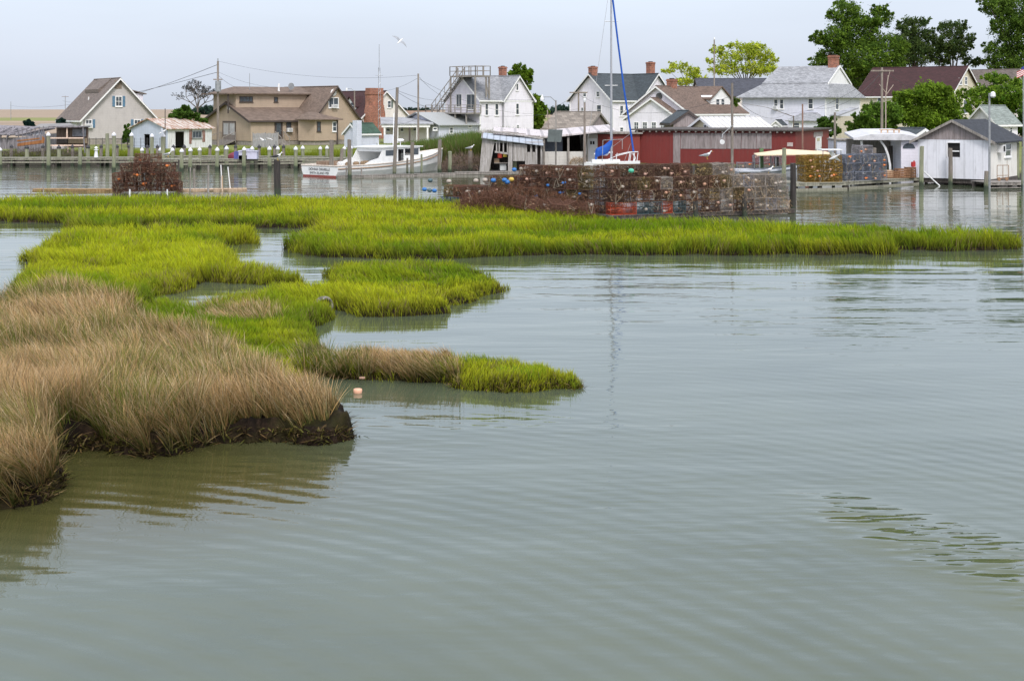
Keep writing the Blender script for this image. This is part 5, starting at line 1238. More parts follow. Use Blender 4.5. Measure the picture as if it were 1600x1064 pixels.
def stack(px0, Y0, ang, cols, rows, layers, z0, kindf, flf, where, group, pitch=.63, hp=.55, jit=.03, only=None):
    a = Vector((XW(px0, Y0), Y0, z0)); t = R(ang); u = Vector((math.cos(t), math.sin(t), 0)); v_ = Vector((-math.sin(t), math.cos(t), 0)); n = 0
    for r_ in range(rows):
        for c in range(cols):
            for l in range(layers(c, r_)):
                if only and not only(c, r_, l, layers(c, r_)): continue
                k = kindf(c, r_, l); fl = flf(c, r_, l)
                top_ = l == layers(c, r_) - 1; p = a + u * (pitch * (c + .5) + random.gauss(0, jit)) + v_ * (pitch * (r_ + .5) + random.gauss(0, jit)) + Vector((0, 0, hp * l))
                lab = '%s crab pot, %s float, %s layer, column %d, row %d, %s' % (KN[k], fl, ['bottom', 'second', 'third', 'fourth'][l], c + 1, r_ + 1, where)
                pot(k, fl, p, t + random.gauss(0, .07), lab, group, rope=(r_ == 0 and random.random() < .5), rot=(random.gauss(0, .05), random.gauss(0, .05), t + random.gauss(0, .2)) if top_ else None); n += 1
    return n
def kmain(c, r_, l):
    if l == 0 and r_ == 0 and c in (0, 1, 4): return 'orange'
    if l == 0 and r_ == 0 and c in (2, 3, 5): return 'teal'
    if random.random() < (c - 7) / 6.0: return random.choice(['grey', 'grey', 'grey', 'clean'])
    return random.choice(['rust', 'rust', 'brown', 'grey' if (l + c) % 3 == 0 else 'rust', 'algae' if l > 0 else 'rust', 'teal' if l == 0 else 'rust'])
fl1 = lambda c, r_, l: random.choice(['pink', 'white', 'salmon', 'pink', 'white', 'pink'])
nmain = stack(957, 61.2, 23.6, 15, 3, lambda c, r_: (3 if (r_ == 0 or c >= 11) else (4 if random.random() < .86 else 3)), .23, kmain, fl1, 'long pile', 'crab pots stacked on the long platform', only=lambda c, r_, l, n: r_ == 0 or l >= n - 2 or c in (0, 14))
fl2 = lambda c, r_, l: random.choice(['white', 'pink', 'white', 'pink', 'white', 'blue'])
nleft = stack(688, 69.0, -26, 13, 2, lambda c, r_: 2 if c < 4 else (3 if c < 4 else (3 if c < 7 else 4)), .02, lambda c, r_, l: 'blue' if (c < 2 and l == 0) else random.choice(['brown', 'brown', 'rust', 'rust', 'algae']), fl2, 'left pile', 'brown crab pots at the left end of the long pile')
# sprawling vine covered pots in front
for i, (px, py) in enumerate([(722, 322), (742, 318), (764, 322), (786, 326), (808, 328), (830, 330), (853, 333), (876, 335), (899, 337), (922, 339), (735, 306), (760, 306), (785, 308), (812, 312), (838, 316), (865, 319), (890, 322), (915, 322), (770, 300), (800, 300)]):
    Y = YW(py, .05) if i < 10 else YW(py + 16, .45); z = .02 if i < 10 else .5
    pot('brown', random.choice(['white', 'pink', 'white']), (XW(px, Y), Y + (0 if i < 10 else .3), z), 0, 'vine covered crab pot %s from the left, sprawling heap %s row' % (['first', 'second', 'third', 'fourth', 'fifth', 'sixth', 'seventh', 'eighth', 'ninth', 'tenth', 'last'][i if i < 10 else i - 10], 'front' if i < 10 else 'upper'), 'vine covered crab pots sprawled at the marsh edge', rot=(random.uniform(-.5, .5), random.uniform(-.5, .5), random.uniform(0, 3)), rope=True)
nhl = stack(178, 80.5, 3, 6, 2, lambda c, r_: (2, 3, 4, 4, 3, 2)[c] - (r_ == 0 and c == 3), .12, lambda c, r_, l: random.choice(['brown', 'rust', 'brown']), lambda c, r_, l: 'orange', 'left heap', 'brown crab pots with orange floats at left', jit=.13)
def twigs(name, label, boxes, n, col, z0, cat='brush', L=.35):
    mb_v = []; P = []; 
    pts = []
    for (px0, px1, py0, py1, Y0, Y1) in boxes:
        k = n // len(boxes); px = rng.uniform(px0, px1, k); Y = rng.uniform(Y0, Y1, k); py = rng.uniform(0, 1, k) ** .8
        cx = (px - px0) / (px1 - px0); top = py1 - (py1 - py0) * np.clip(np.sin(np.pi * np.clip(cx, .02, .98)) ** .35, 0, 1) * (.75 + .35 * vnoise(px, px * 0, .05, 7)); yy_ = py1 - (py1 - top) * py
        pts.append(np.stack([(px - 800) / F * Y, Y, np.maximum(H - (yy_ - HY) / F * Y, z0)], 1))
    P = np.concatenate(pts); n = len(P)
    o = blades(name, P, rng.normal(0.02, L * .5, n), np.full(n, .016), rng.normal(0, L * .6, (n, 2)), colvar(col, n, .35), colvar(mul(col, 1.5), n, .35), attrmat('twig', .1), curve=.3)
    return tag(o, label, cat, kind='stuff')
twigs('dry_vines', 'tangled red brown vines over the sprawling crab pots', [(700, 950, 296, 342, 61.6, 63.2), (720, 900, 290, 330, 62.5, 65)], 9000, (.10, .05, .03), .05)
twigs('dry_vines', 'tangled brown weed over the left heap of pots', [(176, 284, 248, 306, 80, 82)], 4200, (.10, .05, .035), .05)
twigs('dried_weed', 'dry brown weed caught in the long pot pile', [(955, 1235, 262, 336, 61.2, 64.0)], 3000, (.26, .18, .10), .2, L=.2)
fo = lambda c, r_, l: random.choice(['orange', 'orange', 'salmon'])
stack(1256, 84.4, 8, 4, 2, lambda c, r_: 3, .46, lambda c, r_, l: 'ochre' if c < 4 else 'brown', fo, 'right dock', 'ochre crab pots on the right dock')
stack(1322, 85.8, 22, 5, 2, lambda c, r_: 3 + (1 if (c in (2, 3) and r_ == 1) else 0), .46, lambda c, r_, l: 'clean' if l == 3 else 'steel', fo, 'right dock', 'blue grey crab pots on the right dock')
stack(1152, 99, 0, 5, 1, lambda c, r_: (1, 1, 2, 2, 2)[c], .55, lambda c, r_, l: 'clean', lambda c, r_, l: random.choice(['pink', 'orange']), 'canopy boat', 'wire crab pots aboard the canopy boat')
# loose floats
for i, (px, py, Y, c) in enumerate(((664, 295.5, 72, 'blue'), (672, 297, 72, 'teal'), (679.5, 297.5, 72, 'blue'), (771, 281.5, 64.4, 'blue'), (788.5, 281, 64.2, 'blue'), (793, 284, 64.2, 'blue'), (803.5, 265, 100, 'blue'), (758, 281, 64.4, 'white'), (799, 280, 64.2, 'yellow'), (673, 281.5, 70.4, 'teal'), (702, 283, 70, 'white'), (744, 282, 65.2, 'white'), (985, 266.5, 60.6, 'green'))):
    m = FLM.get(c) or plain('float_teal', (.07, .12, .14), .6, .2, 5, bs=0)
    r_ = .13 if Y < 90 else .18
    o = MB().ball((0, 0, 0), r_, r_, r_ * .85, 10, 7).build('float', m, smooth=True, loc=(XW(px, Y), Y - .4, ZW(py, Y)))
    nm = ['floating at the far left end of the pot pile', 'second from the left beside the pot pile', 'third from the left beside the pot pile', 'on the brown pots below the gull piling', 'left of a close pair on the brown pots', 'right of a close pair on the brown pots', 'hung on the green piling by the shack', 'left of the blue float on the brown pots', 'right of the blue pair on the brown pots', 'on the left tip of the brown pots', 'on the brown pots near the workboat bow', 'on the brown pots below the gull', 'on top of the long pile'][i]
    tag(o, '%s ball float %s' % ('dark teal' if c == 'teal' else c, nm), 'float', 'loose floats')

# ================================================================= BOATS
HULLW = plain('boat_white_paint', (.76, .77, .76), .45, .1, 2, col2=(.8, .8, .78)); RUSTY = plain('rust_streak', (.35, .2, .1), .8, .3, 5)
phi = R(50); Cb = (XW(528, 98.7), 98.7); port = (-math.sin(phi), math.cos(phi)); fw = (math.cos(phi), math.sin(phi))
wT = along(Cb, port, 471); LB = along((Cb[0] + port[0] * wT / 2, Cb[1] + port[1] * wT / 2), fw, 690)
bt = thing('workboat', 'white wooden workboat with wheelhouse moored stern first beside the catwalk', 'boat', (Cb[0] + port[0] * wT / 2, Cb[1] + port[1] * wT / 2, 0), phi)
hw = wT / 2
def zb(x, py): p = (Cb[0] + fw[0] * x, Cb[1] + fw[1] * x); return ZW(py, p[1])
def bx(px): return along(Cb, fw, px)
st = []
for t in np.linspace(0, 1, 15):
    x = LB * t; half = hw * (1 + .16 * math.sin(math.pi * min(1, t * 1.2)) * (1 if t < .7 else 1)) * (1 - max(0, (t - .55) / .45) ** 2.1); half = max(half, .03)
    g = .80 + .95 * t ** 2.4 + .02; wl = half * (.93 - .35 * max(0, t - .5)); 
    st.append([(x + (0.35 * max(0, t - .8)), half, g), (x, half * .98, g * .5), (x - .5 * max(0, t - .8), wl * .96, .1), (x - .5 * max(0, t - .8), wl * .7, -.35), (x - .5 * max(0, t - .8), 0, -.5), (x - .5 * max(0, t - .8), -wl * .7, -.35), (x - .5 * max(0, t - .8), -wl * .96, .1), (x, -half * .98, g * .5), (x + (.35 * max(0, t - .8)), -half, g)])
mb = MB(); mb.loft(st, closed=False, caps=False); mb.add(st[0], [tuple(range(9))]); mb.build('hull', HULLW, bt)
dk = MB(); rows_ = [[(s_[0][0], s_[0][1] * .97, s_[0][2] - (.08 if k > 8 else .42)), (s_[0][0], s_[8][1] * .97, s_[0][2] - (.08 if k > 8 else .42))] for k, s_ in enumerate(st)]
for k in range(14): dk.add([rows_[k][0], rows_[k][1], rows_[k + 1][1], rows_[k + 1][0]], [(0, 1, 2, 3)])
dk.build('deck', HULLW, bt)
gl = MB()
for sd in (0, 8): gl.path([Vector(s_[sd]) + Vector((0, 0, .02)) for s_ in st], .05, n=5)
gl.tube(Vector(st[0][0]), Vector(st[0][8]), .055, n=5); gl.build('gunwale', plain('worn_gunwale', (.62, .55, .48), .6, .3, 3), bt)
rb = MB()
for sd in (-1, 1): rb.path([(s_[0][0], sd * abs(s_[0][1]) * 1.005 + sd * .01, s_[0][2] - .2) for s_ in st[:-1]], .035, n=5)
rb.build('rub_rail', RUSTY, bt)
MB().box(-.012, -.002, -hw * .9, hw * .9, -.05, .13).build('bottom_paint', plain('red_bottom_paint', (.25, .05, .04), .6), bt)
def text(txt, size, loc, rot, mat, parent, name='lettering', ext=.004, align='CENTER'):
    c = bpy.data.curves.new(name, 'FONT'); c.body = txt; c.size = size; c.extrude = ext; c.align_x = align
    o = bpy.data.objects.new(name, c); COL.objects.link(o); bpy.context.view_layer.update()
    me = bpy.data.meshes.new_from_object(o.evaluated_get(bpy.context.evaluated_depsgraph_get())); bpy.data.objects.remove(o)
    me.materials.clear(); me.materials.append(mat); q_ = bpy.data.objects.new(name, me); COL.objects.link(q_); q_.location = loc; q_.rotation_euler = rot; q_.parent = parent; return q_
INK = plain('black_lettering', (.05, .05, .06), .6, .1, 3, bs=0)
text('DONNA DANIELLE', .27, (-.03, 0, .47), (R(90), 0, R(-90)), INK, bt); text('SMITH ISLAND MD', .25, (-.03, 0, .2), (R(90), 0, R(-90)), INK, bt)
x0, x1 = bx(607), bx(664); zr_ = zb(x0, 231.5); cw = hw * .72
# wheelhouse: walls with windows and an open door, sloping aft wing, flat roof
wh = MB(); z0 = .75
dA, dB = x0 + (x1 - x0) * .40, x0 + (x1 - x0) * .56
for (a_, b_, za, zb__) in ((x0, dA, z0, zr_), (dB, x1, z0, zr_ - .62), (dA, dB, zr_ - .15, zr_), (dB, x1, zr_ - .12, zr_), (dB, dB + .1, zr_ - .62, zr_ - .12), ((dB + x1) / 2 - .05, (dB + x1) / 2 + .05, zr_ - .62, zr_ - .12), (x1 - .1, x1, zr_ - .62, zr_ - .12)):
    wh.box(a_, b_, -cw, -cw + .06, za, zb__)
wh.box(x0, x1, cw - .06, cw, z0, zr_); wh.box(x0, x0 + .06, -cw + .06, cw - .06, zr_ - .3, zr_); wh.box(x1 - .06, x1, -cw + .06, cw - .06, z0, zr_ - .55)
wh.prism([(x0 - 2.2, -cw, z0), (x0 - .01, -cw, z0), (x0 - .01, -cw, zr_ - .1), (x0 - .45, -cw, zr_ - .75), (x0 - 1.2, -cw, z0 + .38)], (0, .05, 0))
wh.prism([(x0 - 2.2, cw - .05, z0), (x0 - .01, cw - .05, z0), (x0 - .01, cw - .05, zr_ - .1), (x0 - .45, cw - .05, zr_ - .75), (x0 - 1.2, cw - .05, z0 + .38)], (0, .05, 0))
wo = wh.build('wheelhouse', HULLW, bt)
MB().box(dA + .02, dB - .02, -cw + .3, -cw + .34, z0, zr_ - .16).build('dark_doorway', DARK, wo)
MB().box(x1 - .9, x1 - .15, -cw + .02, -cw + .04, zr_ - .6, zr_ - .14).build('window', GLASS, wo)
MB().box(x0 + .25, dA - .2, -cw - .012, -cw - .002, zr_ - .62, zr_ - .2).build('window', GLASS, wo)
MB().box(x1 + .002, x1 + .015, -cw + .12, cw - .12, zr_ - .54, zr_ - .14).build('windscreen', GLASS, wo)
MB().prism([(x0 - .25, -cw - .12, zr_), (x1 + .25, -cw - .12, zr_), (x1 + .25, -cw - .12, zr_ + .07), ((x0 + x1) / 2, -cw - .12, zr_ + .13), (x0 - .25, -cw - .12, zr_ + .07)], (0, 2 * cw + .24, 0)).build('wheelhouse_roof', HULLW, bt)
MB().box(x0 - 3.6, x0 - 2.4, -.75, .75, .45, 1.0).box(x0 - 3.5, x0 - 2.5, -.6, .6, 1.0, 1.08).build('engine_box', HULLW, bt)
MB().box(.5, 1.9, -.2, .9, .42, 1.12).build('plywood_box', wood('brown_plywood', (.23, .15, .1), (.34, .25, .18)), bt)
cr_ = MB()
for (x_, y_) in ((x0 - 2.3, -.9), (x0 - 1.2, -.5), (x0 - 3.2, -1.0), (x0 - .6, -.2)): cr_.ball((x_, y_, .9), .28, .22, .2, 8, 5)
cr_.build('rope_heap', plain('brown_rope_heap', (.22, .15, .09), .9, .5, 9), bt)
MB().tube((x1 - .4, .3, zr_ + .1), (x1 - .4, .3, zr_ + .42), .03).ball((x1 - .4, .3, zr_ + .5), .32, .32, .11, 12, 6).build('radar_dome', WHITE, bt)
MB().tube((x1 - 1.3, .2, zr_ + .1), (x1 - .2, 1.2, zr_ + 2.6), .03, n=5).build('antenna', WHITE, bt)
MB().tube((x0 + .6, -.3, zr_ + .1), (x0 + .6, -.3, zr_ + .5), .03, n=5).build('light_mast', WHITE, bt)
MB().prism([(x1 + .3, -.75, 1.0), (LB * .93, -.2, 1.45), (LB * .93, .2, 1.45), (x1 + .3, .75, 1.0)], (0, 0, .25)).build('trunk_cabin', HULLW, bt)

# sailboat
Ys = 104.5; sb = thing('sailboat', 'white sailboat with tall grey mast, blue sail cover and blue furled jib', 'boat', (XW(955, Ys), Ys, 0), 0)
def sX(px): return XW(px, Ys) - XW(955, Ys)
def sZ(py): return ZW(py, Ys)
st = []
for t in np.linspace(0, 1, 11):
    x = sX(912) + (sX(1000) - sX(912)) * t; hf_ = 1.05 * (math.sin(math.pi * (.22 + .78 * t)) ** .7) if t < 1 else .02; g = sZ(254) + .12 * t * t
    st.append([(x, -hf_, g), (x, -hf_ * .9, g * .4), (x, -hf_ * .4, -.3), (x, hf_ * .4, -.3), (x, hf_ * .9, g * .4), (x, hf_, g)])
mb = MB(); mb.loft(st, closed=True); mb.build('hull', HULLW, sb)
MB().box(sX(925), sX(968), -.6, .6, sZ(254), sZ(249.5)).build('cabin', HULLW, sb)
MB().tube((0, 0, .5), (0, 0, sZ(-40)), .085, .07, n=10).build('mast', plain('grey_aluminium', (.42, .43, .46), .4, .1, 3, metal=.5), sb)
for py in (134, 34): MB().tube((-.5, 0, sZ(py)), (.5, 0, sZ(py)), .03, n=5).build('spreader', GREYMET, sb)
BLUEC = plain('blue_canvas', (.008, .085, .42), .75, .25, 3)
bc = MB(); rr = []
for (px, py, ry, rz) in ((957, 217, .09, .12), (955, 224, .14, .3), (950, 231, .18, .42), (944, 235, .19, .38), (937, 237, .17, .33), (932, 239, .15, .36), (930.5, 245, .08, .3)):
    rr.append([(sX(px) + .03 * math.cos(3 * a), ry * math.cos(a), sZ(py) + rz * math.sin(a) + .02 * math.sin(5 * a + px)) for a in np.linspace(0, 2 * math.pi, 12, endpoint=False)])
bc.loft(rr).build('sail_cover', BLUEC, sb, smooth=True)
MB().prism([(sX(930), -.1, sZ(236)), (sX(934), -.1, sZ(238)), (sX(932), -.1, sZ(251)), (sX(929.5), -.1, sZ(251))], (0, .12, 0)).build('cover_flap', BLUEC, sb)
MB().tube((sX(928), 0, sZ(241)), (sX(957), 0, sZ(238)), .06).build('boom', WHITE, sb)
MB().prism([(sX(935), .13, sZ(240)), (sX(953), .13, sZ(239)), (sX(949), .13, sZ(243.5)), (sX(938), .13, sZ(243.5))], (0, .05, 0)).build('sail', WHITE, sb)
jb = [(sX(990), 0, sZ(238)), (sX(983), 0, sZ(190)), (sX(975), 0, sZ(140)), (sX(966), 0, sZ(70)), (sX(957.5), 0, sZ(0)), (sX(953), 0, sZ(-38))]
MB().path(jb, .07, n=8).build('furled_jib', BLUEC, sb)
rg = MB()
for (a_, b_) in (((sX(990), 0, sZ(238)), (sX(990), 0, .9)), ((0, 0, sZ(-38)), (sX(914), 0, 1.0)), ((0, -.5, sZ(34)), (sX(956), -1, 1.0)), ((0, .5, sZ(34)), (sX(957), 1, 1.0)), ((sX(985), 0, sZ(209)), (sX(946), 0, sZ(238))), ((sX(985), 0, sZ(225)), (sX(975), 0, sZ(254)))): rg.tube(a_, b_, .018, n=4)
rg.build('rigging', GREYMET, sb)
rl = MB(); lo = [(sX(p[0]), y_, sZ(p[1])) for p, y_ in (((946, 250), -.8), ((963, 243), -.8), ((985, 238), -.5), ((997, 237.5), 0), ((985, 238), .5), ((963, 243), .8))]
rl.path(lo, .03, n=5)
for px, y_ in ((963, -.8), (985, -.5), (997, 0), (985, .5), (991, -.3)): rl.tube((sX(px), y_, sZ(239)), (sX(px) - .1, y_, sZ(254)), .03, n=5)
rl.path([(sX(988), -.4, sZ(240)), (sX(992), -.3, sZ(247)), (sX(989), -.4, sZ(254))], .05, n=5); rl.build('bow_rail', WHITE, sb)
rl = MB(); rl.path([(sX(940), -.8, sZ(252)), (sX(941), -.8, sZ(219)), (sX(971), -.8, sZ(217.5)), (sX(971), -.8, sZ(233))], .03, n=4); rl.build('frame_rail', GREYMET, sb)

# canopy boat
Yc = 95.5; cbt = thing('canopy_boat', 'grey hulled skiff under a flat tan canopy loaded with wire pots', 'boat', (XW(1160, Yc), Yc, 0), 0)
def cX(px): return XW(px, Yc) - XW(1160, Yc)
def cZ(py): return ZW(py, Yc)
st = []
for t in np.linspace(0, 1, 12):
    x = cX(1150) + (cX(1258) - cX(1150)) * t; hf_ = 1.15 * (1 - max(0, (t - .55) / .45) ** 2) + .03; g = .62 + .75 * max(0, t - .35) ** 1.5 * (1 if t < .93 else .8)
    st.append([(x, -hf_, g), (x, -hf_ * .9, g * .35), (x, -hf_ * .5, -.25), (x, hf_ * .5, -.25), (x, hf_ * .9, g * .35), (x, hf_, g)])
mb = MB(); mb.loft(st, closed=True); mb.build('hull', plain('grey_hull_paint', (.33, .35, .38), .5, .15, 2), cbt)
mb = MB()
for sd in (0, 5): mb.path([Vector(s_[sd]) + Vector((0, 0, .05)) for s_ in st], .1, n=7)
mb.build('gunwale_tube', plain('pale_grey_tube', (.42, .45, .5), .5, .1, 2), cbt)
TANC = plain('tan_canvas', (.72, .58, .40), .8, .1, 1.5)
x0, x1 = cX(1178), cX(1296)
MB().prism([(x0, -1.2, cZ(243)), (x1, -1.2, cZ(241)), (x1, 1.2, cZ(239)), (cX(1235), 1.6, cZ(235.5)), (x0 + .2, 1.2, cZ(242))], (0, 0, .06)).build('canopy', TANC, cbt)
for px in (1183, 1208, 1250):
    for y_ in (-1.0, 1.0): MB().tube((cX(px), y_, .5), (cX(px), y_, cZ(242.5)), .035, n=6).build('canopy_pole', GREYMET, cbt)
mb = MB(); mb.box(cX(1207), cX(1213), -.9, -.7, cZ(259), cZ(245)); mb.build('outboard_motor', plain('black_motor', (.02, .02, .02), .5), cbt)
# maroon/blue skiff cover and boxes on the middle dock
tag(MB().ball((0, 0, 0), 1.0, .5, .45, 12, 7).build('covered_dinghy', plain('maroon_cover', (.20, .03, .05), .7, .3, 2), loc=(XW(374, 115), 115, .95)), 'small maroon tarp covered dinghy on the middle dock', 'dinghy')
tag(MB().box(-.35, .35, -.4, .4, 0, .55).box(-.3, .3, -.35, .35, .55, .62).build('storage_bin', plain('blue_bin', (.08, .09, .3), .6), loc=(XW(375, 114), 113.6, .825)), 'dark blue bin beside the maroon cover on the middle dock', 'bin')
tag(MB().box(-.75, .75, -.4, .4, 0, .6).box(-.8, .8, -.45, .45, .6, .7).box(-.3, .1, -.2, .2, .7, .85).build('cooler', plain('white_lilac_plastic', (.5, .5, .62), .5), loc=(XW(391, 114), 113.3, .825)), 'large pale lilac cooler box on the middle dock', 'cooler')
tag(MB().box(-.35, .35, -.4, .4, 0, .3).build('dock_box', plain('grey_lilac', (.35, .34, .42), .5), loc=(XW(383, 114), 113.3, .825)), 'low grey box between blue bin and lilac cooler', 'box')
# lighthouse ornament
lh = thing('lighthouse_ornament', 'small white lighthouse ornament on the left boardwalk', 'ornament', (XW(148, 118), 118.4, .77))
MB().loft([[(q * math.cos(a), q * math.sin(a), z) for a in np.linspace(0, 2 * math.pi, 12, endpoint=False)] for q, z in ((.18, 0), (.11, .62))]).build('tower', WHITE, lh)
MB().loft([[(q * math.cos(a), q * math.sin(a), z) for a in np.linspace(0, 2 * math.pi, 12, endpoint=False)] for q, z in ((.2, .62), (.2, .68), (.1, .7), (.1, .8), (.17, .82), (.03, .95))]).build('lantern', WHITE, lh)

# wrecks on the left shore
t = thing('wrecked_boat', 'derelict grey boat hull with rust orange stripe lying on the left shore', 'wreck', (XW(25, 127), 127, .1), 0)
def wX(px): return XW(px, 127) - XW(25, 127)
def wZ(py): return ZW(py, 127) - .1
WRK = wood('wreck_grey_planks', (.16, .15, .16), (.30, .28, .30), .6); ORG = wood('rust_orange_planks', (.26, .10, .03), (.36, .17, .07), .6)
MB().prism([(wX(27), 0, wZ(240)), (wX(70), 0, wZ(236)), (wX(71), 0, wZ(209.5)), (wX(24), 0, wZ(216))], (0, 3.4, 0)).build('hull', WRK, t)
MB().prism([(wX(27), -.03, wZ(229)), (wX(69), -.03, wZ(224)), (wX(70), -.03, wZ(216)), (wX(66), -.03, wZ(213)), (wX(66), -.03, wZ(219)), (wX(27.5), -.03, wZ(224.5))], (0, .028, 0)).build('rust_stripe', ORG, t)
MB().prism([(wX(27), -.03, wZ(221.5)), (wX(62), -.03, wZ(217.5)), (wX(62), -.03, wZ(215.5)), (wX(26.5), -.03, wZ(219.5))], (0, .028, 0)).build('rust_stripe', ORG, t)
mb = MB()
for k in range(7): mb.box(wX(28 + k * 6.5), wX(29 + k * 6.5), 0, .12, wZ(215 - k * .8), wZ(205 - k * 1.3))
for k in range(5): mb.tube((wX(24), .1 + k * .6, wZ(212)), (wX(72), .1 + k * .6, wZ(201)), .1, n=5)
mb.build('broken_rail', WRK, t); MB().box(wX(34), wX(44), .3, 1.2, wZ(213), wZ(206.5)).box(wX(50), wX(62), .3, 1.4, wZ(212), wZ(204)).build('cabin_ruin', plain('pale_grey_paint', (.4, .42, .46), .8, .35, 2), t)
t = thing('collapsed_shed', 'collapsed grey plank shed with sagging roof at the far left edge', 'ruin', (XW(-20, 129), 129, .2), 0)
def wX(px): return XW(px, 129) - XW(-20, 129)
def wZ(py): return ZW(py, 129) - .2
MB().prism([(wX(-60), 0, wZ(234)), (wX(26), 0, wZ(233)), (wX(24), 0, wZ(216)), (wX(-60), 0, wZ(217))], (0, 3, 0)).build('wall', WRK, t)
mb = MB(); 
mb.prism([(wX(-70), -.3, wZ(212)), (wX(22), -.3, wZ(212)), (wX(40), 4, wZ(201)), (wX(-60), 4, wZ(197))], (0, 0, .12))
for k in range(26): x_ = wX(random.uniform(-60, 28)); mb.tube((x_, -.4, wZ(213) + random.uniform(-.2, .25)), (x_ + random.uniform(-1, 2), random.uniform(.5, 3), wZ(207) + random.uniform(0, .5)), .09, n=5)
mb.build('roof', WRK, t)
MB().prism([(wX(26), 3.9, wZ(203)), (wX(95), 3.9, wZ(198)), (wX(75), 6.5, wZ(195.5)), (wX(26), 6.5, wZ(196.5))], (0, 0, .1)).build('fallen_roof', plain('grey_felt', (.24, .235, .23), .9, .3, 1), t)
t = thing('frame_ruin', 'open ruined timber cabin with pale new rails right of the wreck hull', 'ruin', (XW(78, 126), 126, .2), 0)
def wX(px): return XW(px, 126) - XW(78, 126)
def wZ(py): return ZW(py, 126) - .2
MB().box(wX(78), wX(128), 1.8, 1.95, wZ(232), wZ(199)).build('back_wall', wood('burnt_brown_wall', (.13, .09, .07), (.24, .18, .14), .5), t)
MB().box(wX(80), wX(97), 1.6, 1.75, wZ(225), wZ(216)).build('plank_wall', DKWOOD, t); MB().box(wX(98), wX(127), 1.6, 1.75, wZ(225), wZ(217)).build('plank_wall', wood('tan_plank_wall', (.26, .2, .13), (.36, .29, .2)), t)
MB().box(wX(105), wX(126), 1.5, 1.6, wZ(214), wZ(202)).build('glazed_wall', plain('hazy_glass_wall', (.26, .27, .32), .4, .5, 3), t)
mb = MB()
for py in (216, 227.5): mb.box(wX(78), wX(130), .0, .1, wZ(py) - .06, wZ(py) + .06)
mb.box(wX(103), wX(105), .1, .2, wZ(216), wZ(199)); mb.box(wX(104.5), wX(106), .1, .2, wZ(239), wZ(228)); mb.build('pale_rail', wood('fresh_pale_wood', (.62, .46, .36), (.75, .6, .5)), t)
mb = MB(); mb.box(wX(76), wX(129), -.1, 2.2, wZ(199.5), wZ(197.5)); mb.tube((wX(129), .1, wZ(198)), (wX(132), .1, wZ(240)), .06, n=5); mb.build('roof_edge', WRK, t)
mb = MB().box(wX(82), wX(101), -.2, 1, wZ(233), wZ(228.5)); mb.build('white_panel', plain('dirty_white', (.5, .48, .46), .7), t)
twigs('shore_debris', 'dark tangled driftwood and planks under the left wrecks', [(-10, 130, 231, 246, 121, 126)], 5000, (.10, .085, .07), .3, cat='debris', L=.5)
twigs('shore_debris', 'brown driftwood between reeds and leaning shack', [(690, 765, 240, 266, 106, 112)], 5000, (.14, .10, .08), .1, cat='debris', L=.5)
twigs('net_heap', 'tan heap of netting on the boathouse skirt', [(890, 916, 246, 258, 105, 106)], 1500, (.3, .22, .14), .3, cat='netting', L=.3)

# ================================================================= POLES, WIRES, SMALL THINGS
POLEM = wood('utility_pole_wood', (.20, .165, .14), (.32, .28, .25), .5)
def pole(px, top, base, Y, wpx, label, arm=None, zb=0, mat=POLEM, lean=0, cat='utility pole', name='utility_pole'):
    t = thing(name, label, cat, (XW(px, Y), Y, zb)); r = wpx * Y / F / 2; zt = ZW(top, Y) - zb
    MB().tube((0, 0, -.8), (lean, 0, zt), r * 1.08, r * .8, n=10).build('post', mat, t); t['h'] = 0; del t['h']
    if arm == 'trans':
        MB().tube((.1, -.35, zt - 3.4), (.1, -.35, zt - 2.2), .32, n=12).build('transformer', GREYMET, t); MB().box(-.5, .5, -.12, -.0, zt - 2.1, zt - 1.98).build('crossarm', POLEM, t); MB().tube((0, 0, zt), (0, 0, zt + .3), .06).build('insulator', GREYMET, t)
    if arm == 'lamp':
        MB().path([(0, -.05, zt - .1), (-.4, -.05, zt + .25), (-.95, -.05, zt + .25)], .03).build('lamp_arm', GREYMET, t); MB().loft([[(-1.05 + q * math.cos(a), -.05 + q * math.sin(a), z) for a in np.linspace(0, 6.283, 10, endpoint=False)] for q, z in ((.05, zt + .42), (.08, zt + .28), (.15, zt + .12), (.13, zt - .05))]).build('lamp_head', WHITE, t)
    if arm == 'cap':
        MB().ball((0, -.05, zt + .05), .11, .11, .2, 10, 6).build('insulator', WHITE, t)
    if arm == 'head':
        MB().loft([[(.15 + q * math.cos(a), -.2 + q * math.sin(a), z) for a in np.linspace(0, 6.283, 10, endpoint=False)] for q, z in ((.06, zt + .1), (.15, zt), (.17, zt - .2), (.1, zt - .28))]).build('lamp_head', WHITE, t)
    if arm == 'flood':
        MB().path([(0, -.1, zt - 3.0), (-.7, -.2, zt - 3.6), (-.75, -.25, zt - 3.9)], .04).build('lamp_arm', GREYMET, t); MB().tube((-.75, -.1, zt - 4.1), (-.75, -.4, zt - 4.15), .13, .17, n=14).build('lamp_head', WHITE, t)
    if arm == 'cross':
        MB().box(-1.0, 1.0, -.16, -.02, zt - .35, zt - .22).build('crossarm', POLEM, t)
    return t
pole(340.5, 96, 200, 152, 3.8, 'tall utility pole with transformer behind the tan house gable', 'trans', .7)
pole(653.5, 115.5, 215, 140, 3.2, 'tall thin pole between the porch cottage and the roof deck house', None, .6)
pole(615.5, 137, 275, 101, 5.6, 'leaning grey pole rising in front of the workboat wheelhouse', None, 0, PIL_W, lean=.25, cat='pole', name='mooring_pole')
pole(554, 142, 175, 185, 2.4, 'short pole beside the maroon roof dormer with a lamp', 'lamp', .7)
pole(868.5, 157, 255, 104, 2.8, 'thin rusty lamp pole in front of the open boathouse', 'lamp', 0, GREYW, cat='lamp post', name='lamp_post')
